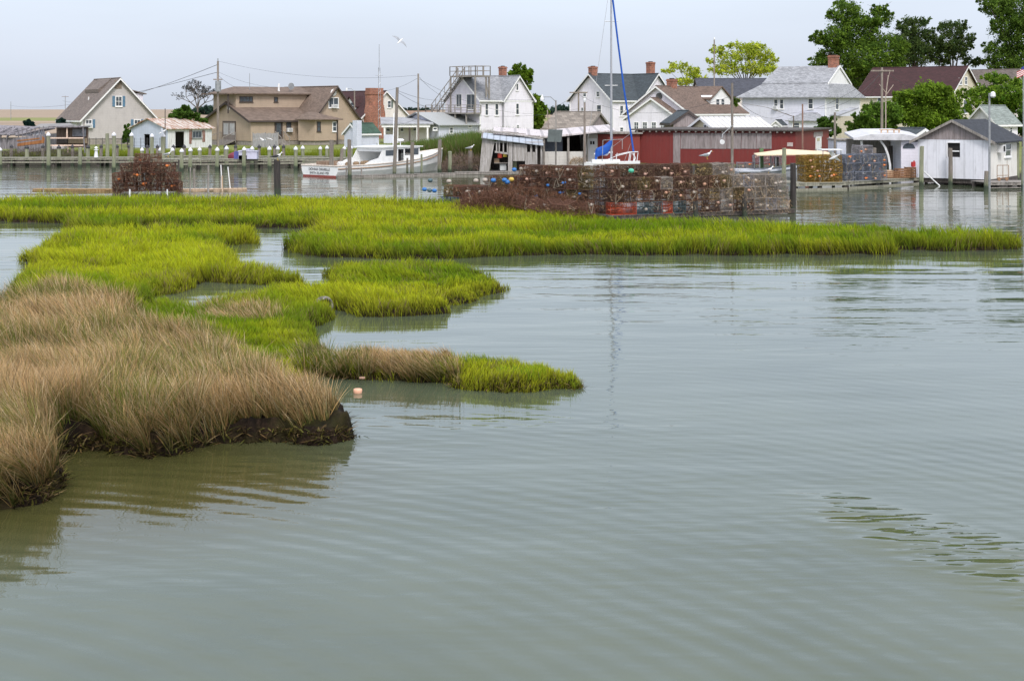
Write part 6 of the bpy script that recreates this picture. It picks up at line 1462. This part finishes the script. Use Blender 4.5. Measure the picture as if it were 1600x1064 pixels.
pole(913.5, 158, 255, 104, 4.0, 'brown pole with white insulator left of the sailboat mast', 'cap', 0)
pole(904, 141, 180, 150, 3, 'pole with insulators in front of the farmhouse gable', 'cross', .7)
pole(861, 172, 215, 112, 2, 'thin leaning pole left of the grey shingle shed', None, .4, lean=-.3, cat='pole', name='thin_pole')
pole(1144, 130, 270, 96, 4.6, 'grey pole with round floodlight in front of the plywood wall', 'flood', 0, PIL_W)
pole(1116, 62, 160, 170, 2.6, 'pole with street lamp rising in front of the lime green tree', 'cap', .7)
pole(1254, 163, 245, 100, 3, 'rusty brown pole in front of the red building right end', None, 0, wood('rusty_pole', (.2, .11, .08), (.3, .2, .16)), cat='pole', name='mooring_pole')
pole(1304.5, 176, 250, 98, 4.2, 'pinkish grey double pole left of the white store', None, 0, PIL_W, cat='pole', name='mooring_pole')
pole(1378, 106, 205, 120, 4.2, 'tall utility pole in front of the maroon roof and bushes', 'cross', .6)
pole(1546, 146, 284, 86, 3.6, 'slim grey lamp pole in front of the waterside shed roof', 'head', .0, GREYMET, cat='lamp post', name='lamp_post')
pole(1599, 120, 300, 84, 2, 'grey mast cut by the right edge of the photo', None, 0, GREYMET, cat='mast', name='mast_pole')
pole(258, 170, 232, 140, 1.6, 'thin dark pole at the corner of the rusty roofed shed', None, .6, DKWOOD, cat='pole', name='thin_pole')
pole(390, 115, 145, 160, .9, 'thin aerial rising from the tan house roof', None, ZW(136, 160), GREYMET, cat='aerial', name='aerial')
pole(102, 150, 172, 400, 1.1, 'tiny distant pole on the field behind the grey house', 'cross', .85, GREYMET)
pole(17, 159, 172, 500, .9, 'tiny distant pole at the far left field', None, .85, GREYMET)
# lattice aerial
Y = 175; la = thing('lattice_aerial', 'tall thin lattice aerial rising behind the brick chimney', 'aerial', (XW(592.5, Y), Y, .75)); mb = MB(); zt = ZW(79, Y)
for k in range(3): a = k * 2.094; mb.tube((.22 * math.cos(a), .22 * math.sin(a), 0), (.14 * math.cos(a), .14 * math.sin(a), zt - 3), .025, n=4)
for k in range(26):
    z = (zt - 3) * k / 26; a = (k % 3) * 2.094; b_ = ((k + 1) % 3) * 2.094; mb.tube((.2 * math.cos(a), .2 * math.sin(a), z), (.2 * math.cos(b_), .2 * math.sin(b_), z + (zt - 3) / 26), .016, n=4)
mb.build('lattice', GREYMET, la); MB().tube((0, 0, zt - 3.4), (0, 0, zt), .035, n=5).build('mast', GREYMET, la); MB().tube((-.5, 0, zt - 4), (.5, 0, zt - 4), .025, n=4).build('crossarm', GREYMET, la)

def wire(a, b_, sag, label, r=.013):
    A_ = PT(*a); B_ = PT(*b_); n = 14; pts = [A_.lerp(B_, i / n) - Vector((0, 0, sag * 4 * (i / n) * (1 - i / n))) for i in range(n + 1)]; c = pts[0]
    o = MB().path([p - c for p in pts], r, n=4).build('power_line', WIREM, loc=c); tag(o, label, 'cable', 'overhead wires')
wire((341, 101, 152), (98, 158, 400), 2, 'upper overhead wire running left from the transformer pole', .03)
wire((341, 113, 152), (16, 165, 500), 2, 'lower overhead wire running left from the transformer pole', .03)
wire((341, 96, 152), (653.5, 118, 140), .9, 'high overhead wire from the transformer pole to the tall thin pole')
wire((341, 113, 152), (454, 138, 156), .5, 'wire from the transformer pole to the dish on the tan house')
wire((341, 118, 152), (372, 138, 156), .2, 'short wire dropping to the tan house roof corner')
wire((595, 143, 176), (653.5, 122, 140), .3, 'wire from the brick chimney house up to the tall thin pole')
wire((619, 141, 101), (700, 155, 165), .4, 'upper wire from the leaning pole to the roof deck house')
wire((619, 143, 101), (700, 171, 166), .5, 'middle wire from the leaning pole to the balcony')
wire((655, 121, 140), (712, 155, 164), .6, 'wire from the tall thin pole to the glass doors gable')
wire((655, 124, 140), (832, 178, 166), .9, 'long wire crossing the roof deck house front, upper')
wire((600, 195, 101), (655, 183, 140), .3, 'low wire over the porch cottage roof')
wire((655, 165, 140), (905, 170, 150), 1.0, 'long wire crossing toward the farmhouse')
wire((904, 144, 150), (850, 170, 160), .4, 'wire dropping left from the insulator pole')
wire((904, 148, 150), (1144, 150, 96), 1.6, 'long wire from the insulator pole to the floodlight pole')
wire((1144, 150, 96), (1228, 178, 158), 1.0, 'wire from the floodlight pole to the porch of the grey roof house')
wire((1378, 110, 120), (1212, 177, 155), 1.2, 'wire from the right utility pole down over the grey roof')
wire((1378, 109, 120), (1345, 152, 170), .2, 'steep wire from the right utility pole, left one')
wire((1378, 111, 120), (1360, 150, 170), .2, 'steep wire from the right utility pole, right one')
wire((1378, 110, 120), (1500, 150, 185), 1.0, 'wire running right from the utility pole over the maroon roof')
wire((1276, 170, 110), (1378, 112, 120), .9, 'wire crossing the grey roof toward the right utility pole')

# grey plank fence by the tan house
t = thing('plank_fence', 'grey upright plank fence panel beside the tan house door', 'fence', (XW(395, 148), 148, .7), R(6)); L = XW(434, 148) - XW(395, 148); hh = ZW(208.5, 148) - .7
mb = MB()
for k in range(18): mb.box(L * k / 18 + .01, L * (k + 1) / 18 - .01, 0, .04, 0, hh + random.uniform(-.05, .04))
mb.build('boards', wood('grey_fence_boards', (.26, .26, .27), (.36, .36, .37)), t); MB().box(0, L, .05, .1, .3, .42).box(0, L, .05, .1, hh - .4, hh - .28).build('rail', GREYW, t)
for k in range(3): MB().box(L * k / 2 - .06, L * k / 2 + .06, .1, .2, -.2, hh + .1).build('fence_post', GREYW, t)
# wire fence on the grey house lawn
t = thing('wire_fence', 'thin black wire fence across the grey house lawn', 'fence', (XW(140, 138), 138, .7)); mb = MB(); L = XW(250, 138) - XW(140, 138)
for k in range(12): MB().tube((L * k / 11, 0, -.1), (L * k / 11, 0, 1.35), .03, n=5).build('fence_post', WIREM, t)
for z in (.2, .55, .9, 1.2): mb.tube((0, 0, z), (L, 0, z), .012, n=4)
mb.build('wires', WIREM, t)
# rusty trolley by the right shed
Y = 85.6; t = thing('rusty_trolley', 'rusty wire trolley leaning on the side of the waterside shed', 'trolley', (XW(1558, 87.3), 87.3, .37), R(20)); RST = plain('rusty_iron', (.28, .17, .10), .8, .4, 6)
mb = MB(); 
for x_ in (0, .45, .9): mb.tube((x_, 0, .15), (x_, 0, 1.0), .022, n=5)
for z in (.15, .35, 1.0): mb.tube((0, 0, z), (.9, 0, z), .022, n=5)
mb.build('frame', RST, t)
for x_ in (.15, .75): MB().tube((x_, -.03, .12), (x_, .03, .12), .12, n=14).build('wheel', RST, t)
# crates and boxes under the canopy building
BRB = wood('brown_crate', (.20, .10, .05), (.32, .18, .1)); RP = plain('red_paint', (.45, .03, .03), .6, .2, 4)
for i, (px, py, w_, h_, m_, lab, nm) in enumerate(((1392, 283, 1.0, .45, BRB, 'low brown wooden crate left on the dock under the canopy', 'crate'), (1411, 281, .95, .62, BRB, 'brown crate in the middle under the canopy', 'crate'), (1422, 280, .55, .7, BRB, 'taller brown box right under the canopy', 'crate'), (1427, 266, .3, .32, RP, 'red can standing on the brown box by the shed corner', 'can'), (1386, 279, .6, .5, PALEW, 'pale basket of floats at the blue grey pots', 'basket'))):
    Y = 89.5 + i * .15; z0 = .46 if i != 3 else 1.17; mb = MB()
    if nm == 'can': mb.tube((0, 0, 0), (0, 0, h_), w_ / 2, n=12).tube((.05, 0, h_), (.05, 0, h_ + .08), .05, n=8)
    else:
        mb.box(-w_ / 2, w_ / 2, -.3, .3, 0, .05)
        for k in range(4):
            z = h_ * k / 4; mb.box(-w_ / 2, w_ / 2, -.32, -.29, z + .02, z + h_ / 4 - .02).box(-w_ / 2, w_ / 2, .29, .32, z + .02, z + h_ / 4 - .02).box(-w_ / 2 - .03, -w_ / 2, -.3, .3, z + .02, z + h_ / 4 - .02).box(w_ / 2, w_ / 2 + .03, -.3, .3, z + .02, z + h_ / 4 - .02)
        for a in (-1, 1):
            for b_ in (-1, 1): mb.box(a * w_ / 2 - .03, a * w_ / 2 + .03, b_ * .29 - .03, b_ * .29 + .03, 0, h_)
    tag(mb.build(nm, m_, loc=(XW(px, Y), Y, z0)), lab, nm)
# hanging grey box on the lamp pole
tag(MB().prism([(-.55, 0, -.45), (.5, 0, -.48), (.62, 0, .45), (-.45, 0, .48)], (0, .5, 0)).box(-.02, .03, -.03, -.005, -.45, .46).build('fish_box', plain('dark_green_grey_box', (.10, .12, .12), .6, .3, 2), loc=(XW(866.5, 103), 103, ZW(212.5, 103))), 'dark grey green box fixed high on the lamp pole at the boathouse', 'box')
# white plank leaning in the water, small boat tied right of it
tag(MB().tube((0, 0, .95), (1.05, 0, 0), .045, n=5).build('leaning_plank', WHITE, loc=(XW(1443, 88.4), 88.4, 0)), 'thin white plank sloping into the water below the waterside shed', 'plank')
t = thing('moored_skiff', 'white store boat cabin glimpsed behind the ochre pots', 'boat', (XW(1283, 92), 92, .0)); 
st = [[(x, -h_, .7 + .1 * x * x * .1), (x, -h_ * .7, -.2), (x, h_ * .7, -.2), (x, h_, .7 + .1 * x * x * .1)] for x, h_ in ((-.4, .9), (1, 1), (2.4, .9), (3.6, .35), (4.0, .03))]
MB().loft(st).build('hull', HULLW, t); MB().box(0, .9, -.5, .5, .7, 1.5).build('cabin', HULLW, t); MB().box(-.1, 1.3, -.62, .62, 2.2, 2.27).build('hardtop', HULLW, t)
for x_ in (0, 1.2): MB().tube((x_, -.55, .7), (x_, -.55, 2.2), .03).build('hardtop_post', GREYMET, t)
MB().ball((.75, -.1, 1.85), .24, .24, .18, 10, 6).build('dome', WHITE, t)
# tyre, float and debris in the marsh
Y = YW(478, .2); 
rings = []
for k in range(22):
    a = math.pi * 2 * k / 22; c = Vector((.23 * math.cos(a), 0, .23 * math.sin(a))); n1 = Vector((math.cos(a), 0, math.sin(a)))
    rings.append([c + n1 * .045 * math.cos(b_) + Vector((0, .07 * math.sin(b_), 0)) for b_ in np.linspace(0, 6.283, 9, endpoint=False)])
mb = MB(); mb.loft(rings + [rings[0]], caps=False); o = mb.build('tyre', plain('pale_worn_tyre', (.12, .11, .10), .8, .7, 9, col2=(.5, .47, .42)), smooth=True, loc=(XW(508, Y) - .05, Y, .17)); o.rotation_euler = (R(8), R(10), R(38)); tag(o, 'worn pale rimmed tyre half sunk at the marsh inlet', 'tyre')
Y = YW(614); f = MB(); f.loft([[(q * math.cos(a), q * math.sin(a) * .9, z) for a in np.linspace(0, 6.283, 14, endpoint=False)] for q, z in ((.04, -.06), (.075, -.04), (.08, .03), (.072, .055), (.02, .06))])
tag(f.build('buoy', plain('faded_pink_float', (.75, .42, .28), .6, .15, 6), smooth=True, loc=(XW(559, Y), Y, .02)), 'small faded pink float drifting left below the spit', 'buoy')
tag(MB().box(-.05, .05, -.02, .02, 0, .03).build('brick_piece', plain('pale_brick_piece', (.4, .25, .18)), loc=(XW(566, 24.7), 24.7, .12)), 'pale brick scrap on the mud under the spit rushes', 'debris')
# flag
t = thing('flag', 'folded american flag with red and white stripes at the right edge', 'flag', (XW(1601.5, 150), 150, 5.0)); MB().tube((0, 0, 0), (0, 0, 4.2), .04, n=6).build('flag_pole', WHITE, t)
def fl(x): return -x * 1.0
for k in range(7):
    z = ZW(123, 150) - 5 + k * .1; mb = MB(); P = [(-.9 + .15 * i, .06 * math.sin(i * 1.3), z + .075 * i) for i in range(7)]
    for p, q_ in zip(P[:-1], P[1:]): mb.add([p, q_, (q_[0], q_[1], q_[2] + .1), (p[0], p[1], p[2] + .1)], [(0, 1, 2, 3)])
    mb.build('stripe', plain('flag_red', (.5, .04, .05)) if k % 2 == 0 else WHITE, t)
mb = MB().add([(-.4, -.02, ZW(119, 150) - 5 + .55), (0, -.02, ZW(119, 150) - 5 + .75), (0, -.02, ZW(119, 150) - 5 + 1.15), (-.4, -.02, ZW(119, 150) - 5 + .9)], [(0, 1, 2, 3)]); mb.build('canton', plain('flag_blue', (.03, .05, .25)), t)

# ---- gulls
GWH = plain('gull_white', (.78, .78, .78), .8, .05, 5, bs=0); GGR = plain('gull_grey_wing', (.32, .34, .37), .8, .1, 5, bs=0); GBK = plain('gull_black_wing', (.03, .03, .035), .8, .1, 5, bs=0); GYE = plain('gull_yellow', (.6, .4, .06), .6, .1, 5, bs=0)
def gull(px, py, Y, face, wingm, label, flying=False, s=1.0):
    t = thing('gull', label, 'gull', (XW(px, Y), Y, ZW(py, Y)), 0 if face > 0 else math.pi, 'gulls'); t.scale = (s, s, s)
    if not flying:
        ax = [(-.26, .14, .008, .01), (-.16, .16, .045, .035), (-.03, .175, .075, .07), (.07, .20, .075, .078), (.14, .25, .05, .055), (.165, .30, .036, .038), (.185, .335, .04, .038), (.215, .345, .03, .028), (.235, .34, .012, .012)]
    else:
        ax = [(-.27, .0, .03, .008), (-.16, .0, .045, .03), (0, 0, .07, .06), (.1, .0, .065, .058), (.17, .02, .04, .042), (.21, .03, .038, .036), (.245, .03, .026, .024), (.26, .028, .01, .01)]
    MB().loft([[(x, ry * math.cos(a), z + rz * math.sin(a)) for a in np.linspace(0, 6.2832, 10, endpoint=False)] for x, z, ry, rz in ax]).build('body', GWH, t, smooth=True)
    hx, hz = (.235, .338) if not flying else (.255, .026)
    MB().tube((hx, 0, hz), (hx + .055, 0, hz - .012), .011, .003, n=6).build('beak', GYE, t)
    for sd in (-1, 1):
        if not flying:
            MB().loft([[(x, sd * (.062 + ry * .4 + .02 * math.cos(a)), z + rz * math.sin(a)) for a in np.linspace(0, 6.2832, 8, endpoint=False)] for x, z, ry, rz in ((-.33, .15, .0, .006), (-.2, .165, .01, .03), (-.05, .19, .03, .055), (.06, .21, .02, .04), (.09, .215, 0, .01))]).build('wing', wingm, t, smooth=True)
            MB().tube((.02, sd * .03, .12), (.03, sd * .03, .0), .009, n=5).tube((.03, sd * .03, .006), (.07, sd * .03, .004), .012, .006, n=4).build('leg', GYE, t)
        else:
            W_ = [(.0, .05, .04, .16), (.02, .25, .13, .15), (-.0, .45, .10, .11), (-.06, .66, .03, .03)]
            MB().loft([[(x + c * .5, sd * y, z + .008), (x - c * .5, sd * y, z + .004), (x - c * .5, sd * y, z - .004), (x + c * .5, sd * y, z - .004)] for x, y, z, c in W_]).build('wing', wingm, t)
    return t
gull(735, 236, 107.7, 1, GGR, 'gull standing on the grey piling left of the leaning shack', s=1.35)
gull(1104, 249, 101, 1, GGR, 'large gull standing on the stump before the red wall', s=1.7)
gull(1200, 273.5, 66, 1, GGR, 'white gull standing on the right end of the long pot pile', s=1.15)
gull(433, 251, 80.2, 1, GBK, 'black backed gull on the thick black piling', s=1.35)
gull(262, 245.8, 113, 1, GGR, 'gull on the landing stage behind the brown pot heap', s=1.4)
t = gull(254, 206.5, 115.6, 1, GGR, 'gull with raised wings landing on the thick white capped piling', True, s=1.3); t.rotation_euler = (R(20), R(-25), R(10))
t = gull(412, 219.5, 105, -1, GWH, 'white gull flying low in front of the grey plank fence', True, s=1.25); t.rotation_euler[2] = R(70)
t = gull(625, 65, 95, 1, GGR, 'white gull flying high in the sky left of the mast', True, s=1.05); t.rotation_euler = (R(50), R(-40), R(30))
t = gull(1304, 246, 80, -1, GWH, 'gull with lifted wings on the dark piling before the ochre pots', True, s=1.3); t.rotation_euler = (R(25), R(30), R(160))

# ================================================================= TREES AND SHRUBS
LEAF = attrmat('tree_leaf', .42, .6); BARK = wood('tree_bark', (.10, .08, .065), (.18, .15, .125))
def leafcloud(name, centers, radii, n, size, cols, parent, dens=26, sparse=0.0, flat=1.0):
    """leaf quads gathered in clumps spread through ellipsoids"""
    vol = np.array([r[0] * r[1] * r[2] for r in radii]) ** (2 / 3.); pk = vol / vol.sum(); P = []; C = []
    for c, r, p in zip(centers, radii, pk):
        k = max(6, int(n * p / dens)); d = rng.normal(0, 1, (k, 3)); d /= np.linalg.norm(d, axis=1)[:, None]; rad = rng.uniform(.35, 1, (k, 1)) ** .6
        cc = np.array(c) + d * rad * np.array(r)
        sz = rng.uniform(.5, 1.2, (k, 1)) * np.mean(r) * .24
        lp = cc[:, None, :] + rng.normal(0, 1, (k, dens, 3)) * sz[:, :, None] * np.array((1, 1, flat)) * .62
        cb = np.array(cols[0])[None] * (1 - (t := rng.random((k, 1)))) + np.array(cols[1])[None] * t
        cb = cb * rng.uniform(.7, 1.25, (k, 1)); cl = cb[:, None, :] * rng.uniform(.75, 1.25, (k, dens, 1))
        keep_ = rng.random(k) > sparse; P.append(lp[keep_].reshape(-1, 3)); C.append(cl[keep_].reshape(-1, 3))
    P = np.concatenate(P); C = np.concatenate(C); m = len(P)
    e1 = rng.normal(0, 1, (m, 3)); e1 /= np.linalg.norm(e1, axis=1)[:, None]; e2 = np.cross(e1, rng.normal(0, 1, (m, 3))); e2 /= np.linalg.norm(e2, axis=1)[:, None] + 1e-9
    s_ = size * rng.uniform(.6, 1.3, (m, 1)); V = np.stack([P - e1 * s_, P + e2 * s_ * .5, P + e1 * s_, P - e2 * s_ * .5], 1)
    return bigmesh(name, V.reshape(-1, 3), np.arange(m * 4), np.full(m, 4), LEAF, np.repeat(C, 4, 0), parent)
def tree(name, label, cat, px, Y, base_py, blobs, cols, n, size, tr=.25, zb=.7, dens=26, sparse=0, group=None, trunk=True, depth=1.0, limbs=True):
    x = XW(px, Y); t = thing(name, label, cat, (x, Y, zb), 0, group); cs = []; rs = []
    for (cx, cy, rx, ry) in blobs:
        dy = random.uniform(-.5, .5) * rx * Y / F * depth; cs.append((XW(cx, Y) - x, dy, ZW(cy, Y) - zb)); rs.append((rx * Y / F, rx * Y / F * depth, ry * Y / F))
    C2 = []; R2 = []
    for c, r in zip(cs, rs):
        C2.append(c); R2.append(r)
        for _ in range(4):
            a = random.uniform(0, 6.283); e_ = random.uniform(-.5, 1.0); f_ = random.uniform(.22, .42)
            C2.append((c[0] + math.cos(a) * r[0] * .95, c[1] + math.sin(a) * r[1] * .9, c[2] + e_ * r[2] * .9)); R2.append((r[0] * f_, r[1] * f_, r[2] * f_))
    leafcloud('crown', C2, R2, n, size, cols, t, dens, sparse)
    if trunk:
        mb = MB(); top = max(c[2] for c in cs); zc = min(c[2] for c in cs); zf = max(.6, zc * .7)
        mb.tube((0, 0, -.3), (0, 0, zf), tr, tr * .75, n=9)
        for c in cs:
            m_ = Vector((c[0] * .45, c[1] * .45, zf + (c[2] - zf) * .6)); mb.tube((0, 0, zf - .1), m_, tr * .55, tr * .3, n=6); mb.tube(m_, c, tr * .3, tr * .1, n=5)
            if limbs:
                for _ in range(5):
                    q_ = Vector(c) + Vector((random.gauss(0, 1), random.gauss(0, 1), random.uniform(-.3, 1))) * (cs and rs[0][0] * .45); mb.tube(c, q_, tr * .09, tr * .03, n=4)
        mb.build('trunk', BARK, t)
    return t
DG = ((.06, .12, .02), (.16, .25, .03)); MG = ((.085, .16, .017), (.22, .32, .03)); YG = ((.28, .38, .03), (.55, .60, .07)); PN = ((.045, .085, .026), (.11, .16, .04)); BG = ((.07, .16, .015), (.20, .32, .03))
tree('shade_tree', 'big dark green leafy tree behind the grey roof house chimney', 'tree', 1335, 215, 150, [(1325, 22, 26, 20), (1300, 60, 22, 20), (1340, 50, 34, 26), (1375, 30, 22, 14), (1385, 75, 26, 24), (1345, 90, 38, 28), (1295, 85, 20, 16), (1278, 62, 14, 9), (1340, 120, 34, 22), (1280, 98, 16, 9), (1372, 15, 12, 6), (1395, 102, 18, 18)], (DG[0], (.17, .27, .03)), 44000, .2, .5)
tree('pine_tree', 'flat topped pine behind the maroon roof, left of two', 'tree', 1430, 225, 150, [(1425, 42, 24, 12), (1415, 65, 22, 16), (1445, 58, 22, 14), (1432, 85, 26, 18), (1410, 90, 20, 18), (1455, 80, 14, 10)], PN, 16000, .2, .4, dens=34)
tree('pine_tree', 'round headed pine with visible trunk right of the other pine', 'tree', 1489, 225, 150, [(1490, 45, 22, 12), (1475, 66, 20, 14), (1508, 64, 18, 12), (1488, 82, 26, 12), (1520, 96, 16, 7), (1468, 96, 14, 9)], PN, 13000, .2, .35, dens=34, sparse=.1)
tree('shade_tree', 'tall dark tree at the top right corner of the photo', 'tree', 1590, 215, 150, [(1560, 10, 26, 16), (1595, 12, 30, 24), (1575, 45, 28, 22), (1600, 55, 30, 30), (1560, 80, 22, 16), (1590, 95, 30, 24), (1625, 30, 36, 40), (1555, 100, 16, 10), (1540, 4, 16, 7), (1640, 90, 40, 30)], (DG[0], (.15, .24, .035)), 44000, .2, .5)
tree('lime_tree', 'yellow green airy tree behind the dark roof house', 'tree', 1165, 240, 150, [(1165, 85, 20, 14), (1140, 92, 20, 12), (1190, 85, 18, 12), (1120, 78, 12, 7), (1200, 95, 14, 10), (1150, 72, 14, 6), (1180, 108, 24, 10), (1135, 108, 26, 10), (1195, 108, 20, 9), (1108, 96, 8, 5), (1178, 72, 18, 5)], YG, 13000, .19, .22, dens=14, sparse=.1)
tree('lime_tree', 'smaller yellow green airy tree above the brown roof cottage chimney', 'tree', 1075, 235, 150, [(1060, 103, 14, 6), (1045, 110, 10, 5), (1080, 112, 16, 8), (1070, 128, 18, 6), (1095, 122, 12, 6)], YG, 4200, .19, .16, dens=12, sparse=.2)
tree('maple_tree', 'dense green tree right behind the roof deck house gable', 'tree', 826, 205, 200, [(812, 110, 10, 9), (802, 117, 8, 6), (818, 118, 12, 9), (822, 130, 9, 10), (835, 160, 15, 10), (840, 175, 16, 13), (836, 192, 14, 14)], (MG[0], (.17, .27, .02)), 6000, .32, .3)
tree('hedge_tree', 'round bright green bush in front of the maroon roof, largest', 'bush', 1448, 140, 205, [(1450, 145, 26, 14), (1430, 160, 28, 18), (1470, 160, 28, 20), (1415, 178, 26, 18), (1448, 185, 34, 20), (1480, 185, 26, 18)], (MG[0], (.21, .32, .03)), 30000, .16, .2)
tree('hedge_tree', 'dark green bush left of the largest round bush', 'bush', 1365, 138, 210, [(1372, 172, 18, 12), (1390, 180, 20, 16), (1350, 190, 18, 13), (1375, 200, 26, 12), (1335, 200, 12, 9)], (DG[0], (.15, .26, .03)), 17000, .15, .15)
tree('hedge_tree', 'small dark bush between red building end and yellow shed', 'bush', 1293, 130, 212, [(1290, 193, 12, 9), (1300, 203, 12, 9), (1282, 205, 8, 9)], (DG[0], (.08, .15, .02)), 2200, .2, .12)
tree('locust_tree', 'bright green feathery tree at the right in front of the umber roof', 'tree', 1565, 165, 200, [(1560, 122, 20, 7), (1535, 148, 22, 14), (1570, 145, 26, 16), (1590, 130, 14, 8), (1560, 165, 26, 14), (1520, 170, 14, 16), (1530, 188, 16, 10), (1590, 165, 18, 14)], (BG[0], (.24, .36, .04)), 15000, .18, .2, dens=16, sparse=.08)
tree('hedge_tree', 'dark bush beside the right edge behind the small garage', 'bush', 1598, 150, 215, [(1602, 185, 14, 18), (1600, 200, 14, 14)], (DG[0], (.06, .11, .015)), 2500, .22, .12)
tree('cedar_bush', 'dark green pointed cedar behind the rusty roofed shed', 'bush', 287, 150, 195, [(289, 170, 8, 6), (285, 178, 14, 8), (298, 184, 12, 7), (268, 183, 8, 5), (310, 189, 12, 5), (272, 187, 8, 4)], (DG[0], (.09, .17, .025)), 3500, .2, .12)
tree('cedar_bush', 'small conical evergreen at the right corner of the grey house', 'bush', 199, 150, 222, [(199, 203, 4, 7), (199, 212, 6.5, 8), (199, 219, 7, 6)], (DG[0], (.08, .16, .02)), 1500, .16, .08)
tree('cedar_bush', 'small green bushes on the lawn below the blue shed gable', 'bush', 1240, 150, 200, [(1150, 160, 4, 6)], (DG[0], DG[1]), 300, .2, .08)
for i, (px, py, s_) in enumerate(((45, 195, 7), (95, 193, 8))):
    tree('storm_bent_bush', ('left' if i == 0 else 'right') + ' of two dark teal bushes on the tan field by the wreck', 'bush', px, 160, 200, [(px, py, s_ * .8, s_ * .7), (px - 3, py - 4, s_ * .5, s_ * .4), (px + 4, py + 4, s_ * .5, s_ * .6)], ((.012, .04, .035), (.03, .07, .055)), 900, .2, .08)
# bare tree
Y = 175; t = thing('bare_tree', 'bare branching dead looking tree left of the transformer pole', 'tree', (XW(308, Y), Y, .8)); mb = MB(); lv = []
def br(p, d, L, r, k):
    q_ = p + d * L; mb.tube(p, q_, r, r * .7, n=5)
    if k == 0: lv.append(q_); return
    for _ in range(3 if k > 1 else 3):
        dd = (d + Vector((random.gauss(0, .55), random.gauss(0, .55), random.gauss(.05, .3)))).normalized(); br(q_, dd, L * random.uniform(.6, .85), r * .6, k - 1)
br(Vector((0, 0, 0)), Vector((.02, 0, 1)), ZW(168, Y) - .8, .16, 0); lv.clear()
for dd in ((-.8, 0, .7), (-.3, .3, 1), (.3, -.2, 1), (.9, .1, .75), (.05, .1, 1)): br(Vector((.05, 0, ZW(170, Y) - .8)), Vector(dd).normalized(), 1.15, .09, 4)
mb.build('trunk', BARK, t); leafcloud('crown', lv[::4], [(.25, .25, .2)] * len(lv[::4]), 420, .08, ((.05, .06, .06), (.10, .10, .10)), t, dens=4)
# dead branches beside the utility pole
t = thing('dead_snag', 'pale dead snag with forked branches beside the right utility pole', 'tree', (XW(1384, 128), 128, .6)); mb = MB()
for a_, b_, r_ in (((0, 150), (0, 230), .06), ((0, 150), (4, 118), .05), ((0, 145), (-10, 132), .035), ((1, 148), (12, 133), .035), ((3, 125), (7, 110), .025)):
    mb.tube((a_[0] * .06, 0, ZW(a_[1], 128) - .6), (b_[0] * .06, 0, ZW(b_[1], 128) - .6), r_, n=5)
mb.build('trunk', plain('bleached_bark', (.4, .33, .28)), t)
# distant tree lines
for i, (px0, px1, py, Y, lab) in enumerate(((312, 352, 166, 900, 'distant dark treeline clump behind the transformer pole'), (868, 896, 165, 900, 'distant dark treeline clump left of the farmhouse'), (628, 670, 169, 1500, 'faint low distant treeline beyond the porch cottage'))):
    t = thing('distant_wood', lab, 'trees', (XW(px0, Y), Y, .8)); cs = []; rs = []
    for k in range(9): f_ = k / 8; cs.append((XW(px0 + (px1 - px0) * f_, Y) - XW(px0, Y), random.uniform(-5, 5), max(2, (172 - py) * Y / F * (.35 + .75 * math.sin(math.pi * min(1, .15 + f_)))))); rs.append((5, 5, 3.0))
    leafcloud('crown', cs, rs, 4500, .8, ((.03, .06, .05), (.05, .09, .06)), t)
    mb = MB()
    for c in cs[::2]: mb.tube((c[0], c[1], 0), c, .3, n=5)
    mb.build('trunk', BARK, t)

# reeds behind the workboat
n = 26000; px = rng.uniform(618, 835, n); Yr = rng.uniform(113, 124, n)
topy = np.interp(px, [618, 640, 680, 720, 745, 790, 835], [222, 214, 210, 199, 195, 194, 200]); X = (px - 800) / F * Yr
hh = (H - (topy - HY) / F * 120 - .4) * rng.uniform(.6, 1.08, n) * (.85 + .25 * vnoise(X, Yr, .6, 71))
cb = colvar((.11, .10, .035), n, .2); ct = np.where(rng.random((n, 1)) < .12, colvar((.26, .2, .12), n, .2), colvar((.11, .18, .035), n, .22))
tag(blades('reeds', np.stack([X, Yr, np.full(n, .3)], 1), hh, np.full(n, .05), np.stack([rng.normal(-.1, .35, n), rng.normal(0, .3, n)], 1), cb, ct, GRASSM), 'tall green reeds behind the workboat and left of the leaning shack', 'reeds', kind='stuff')
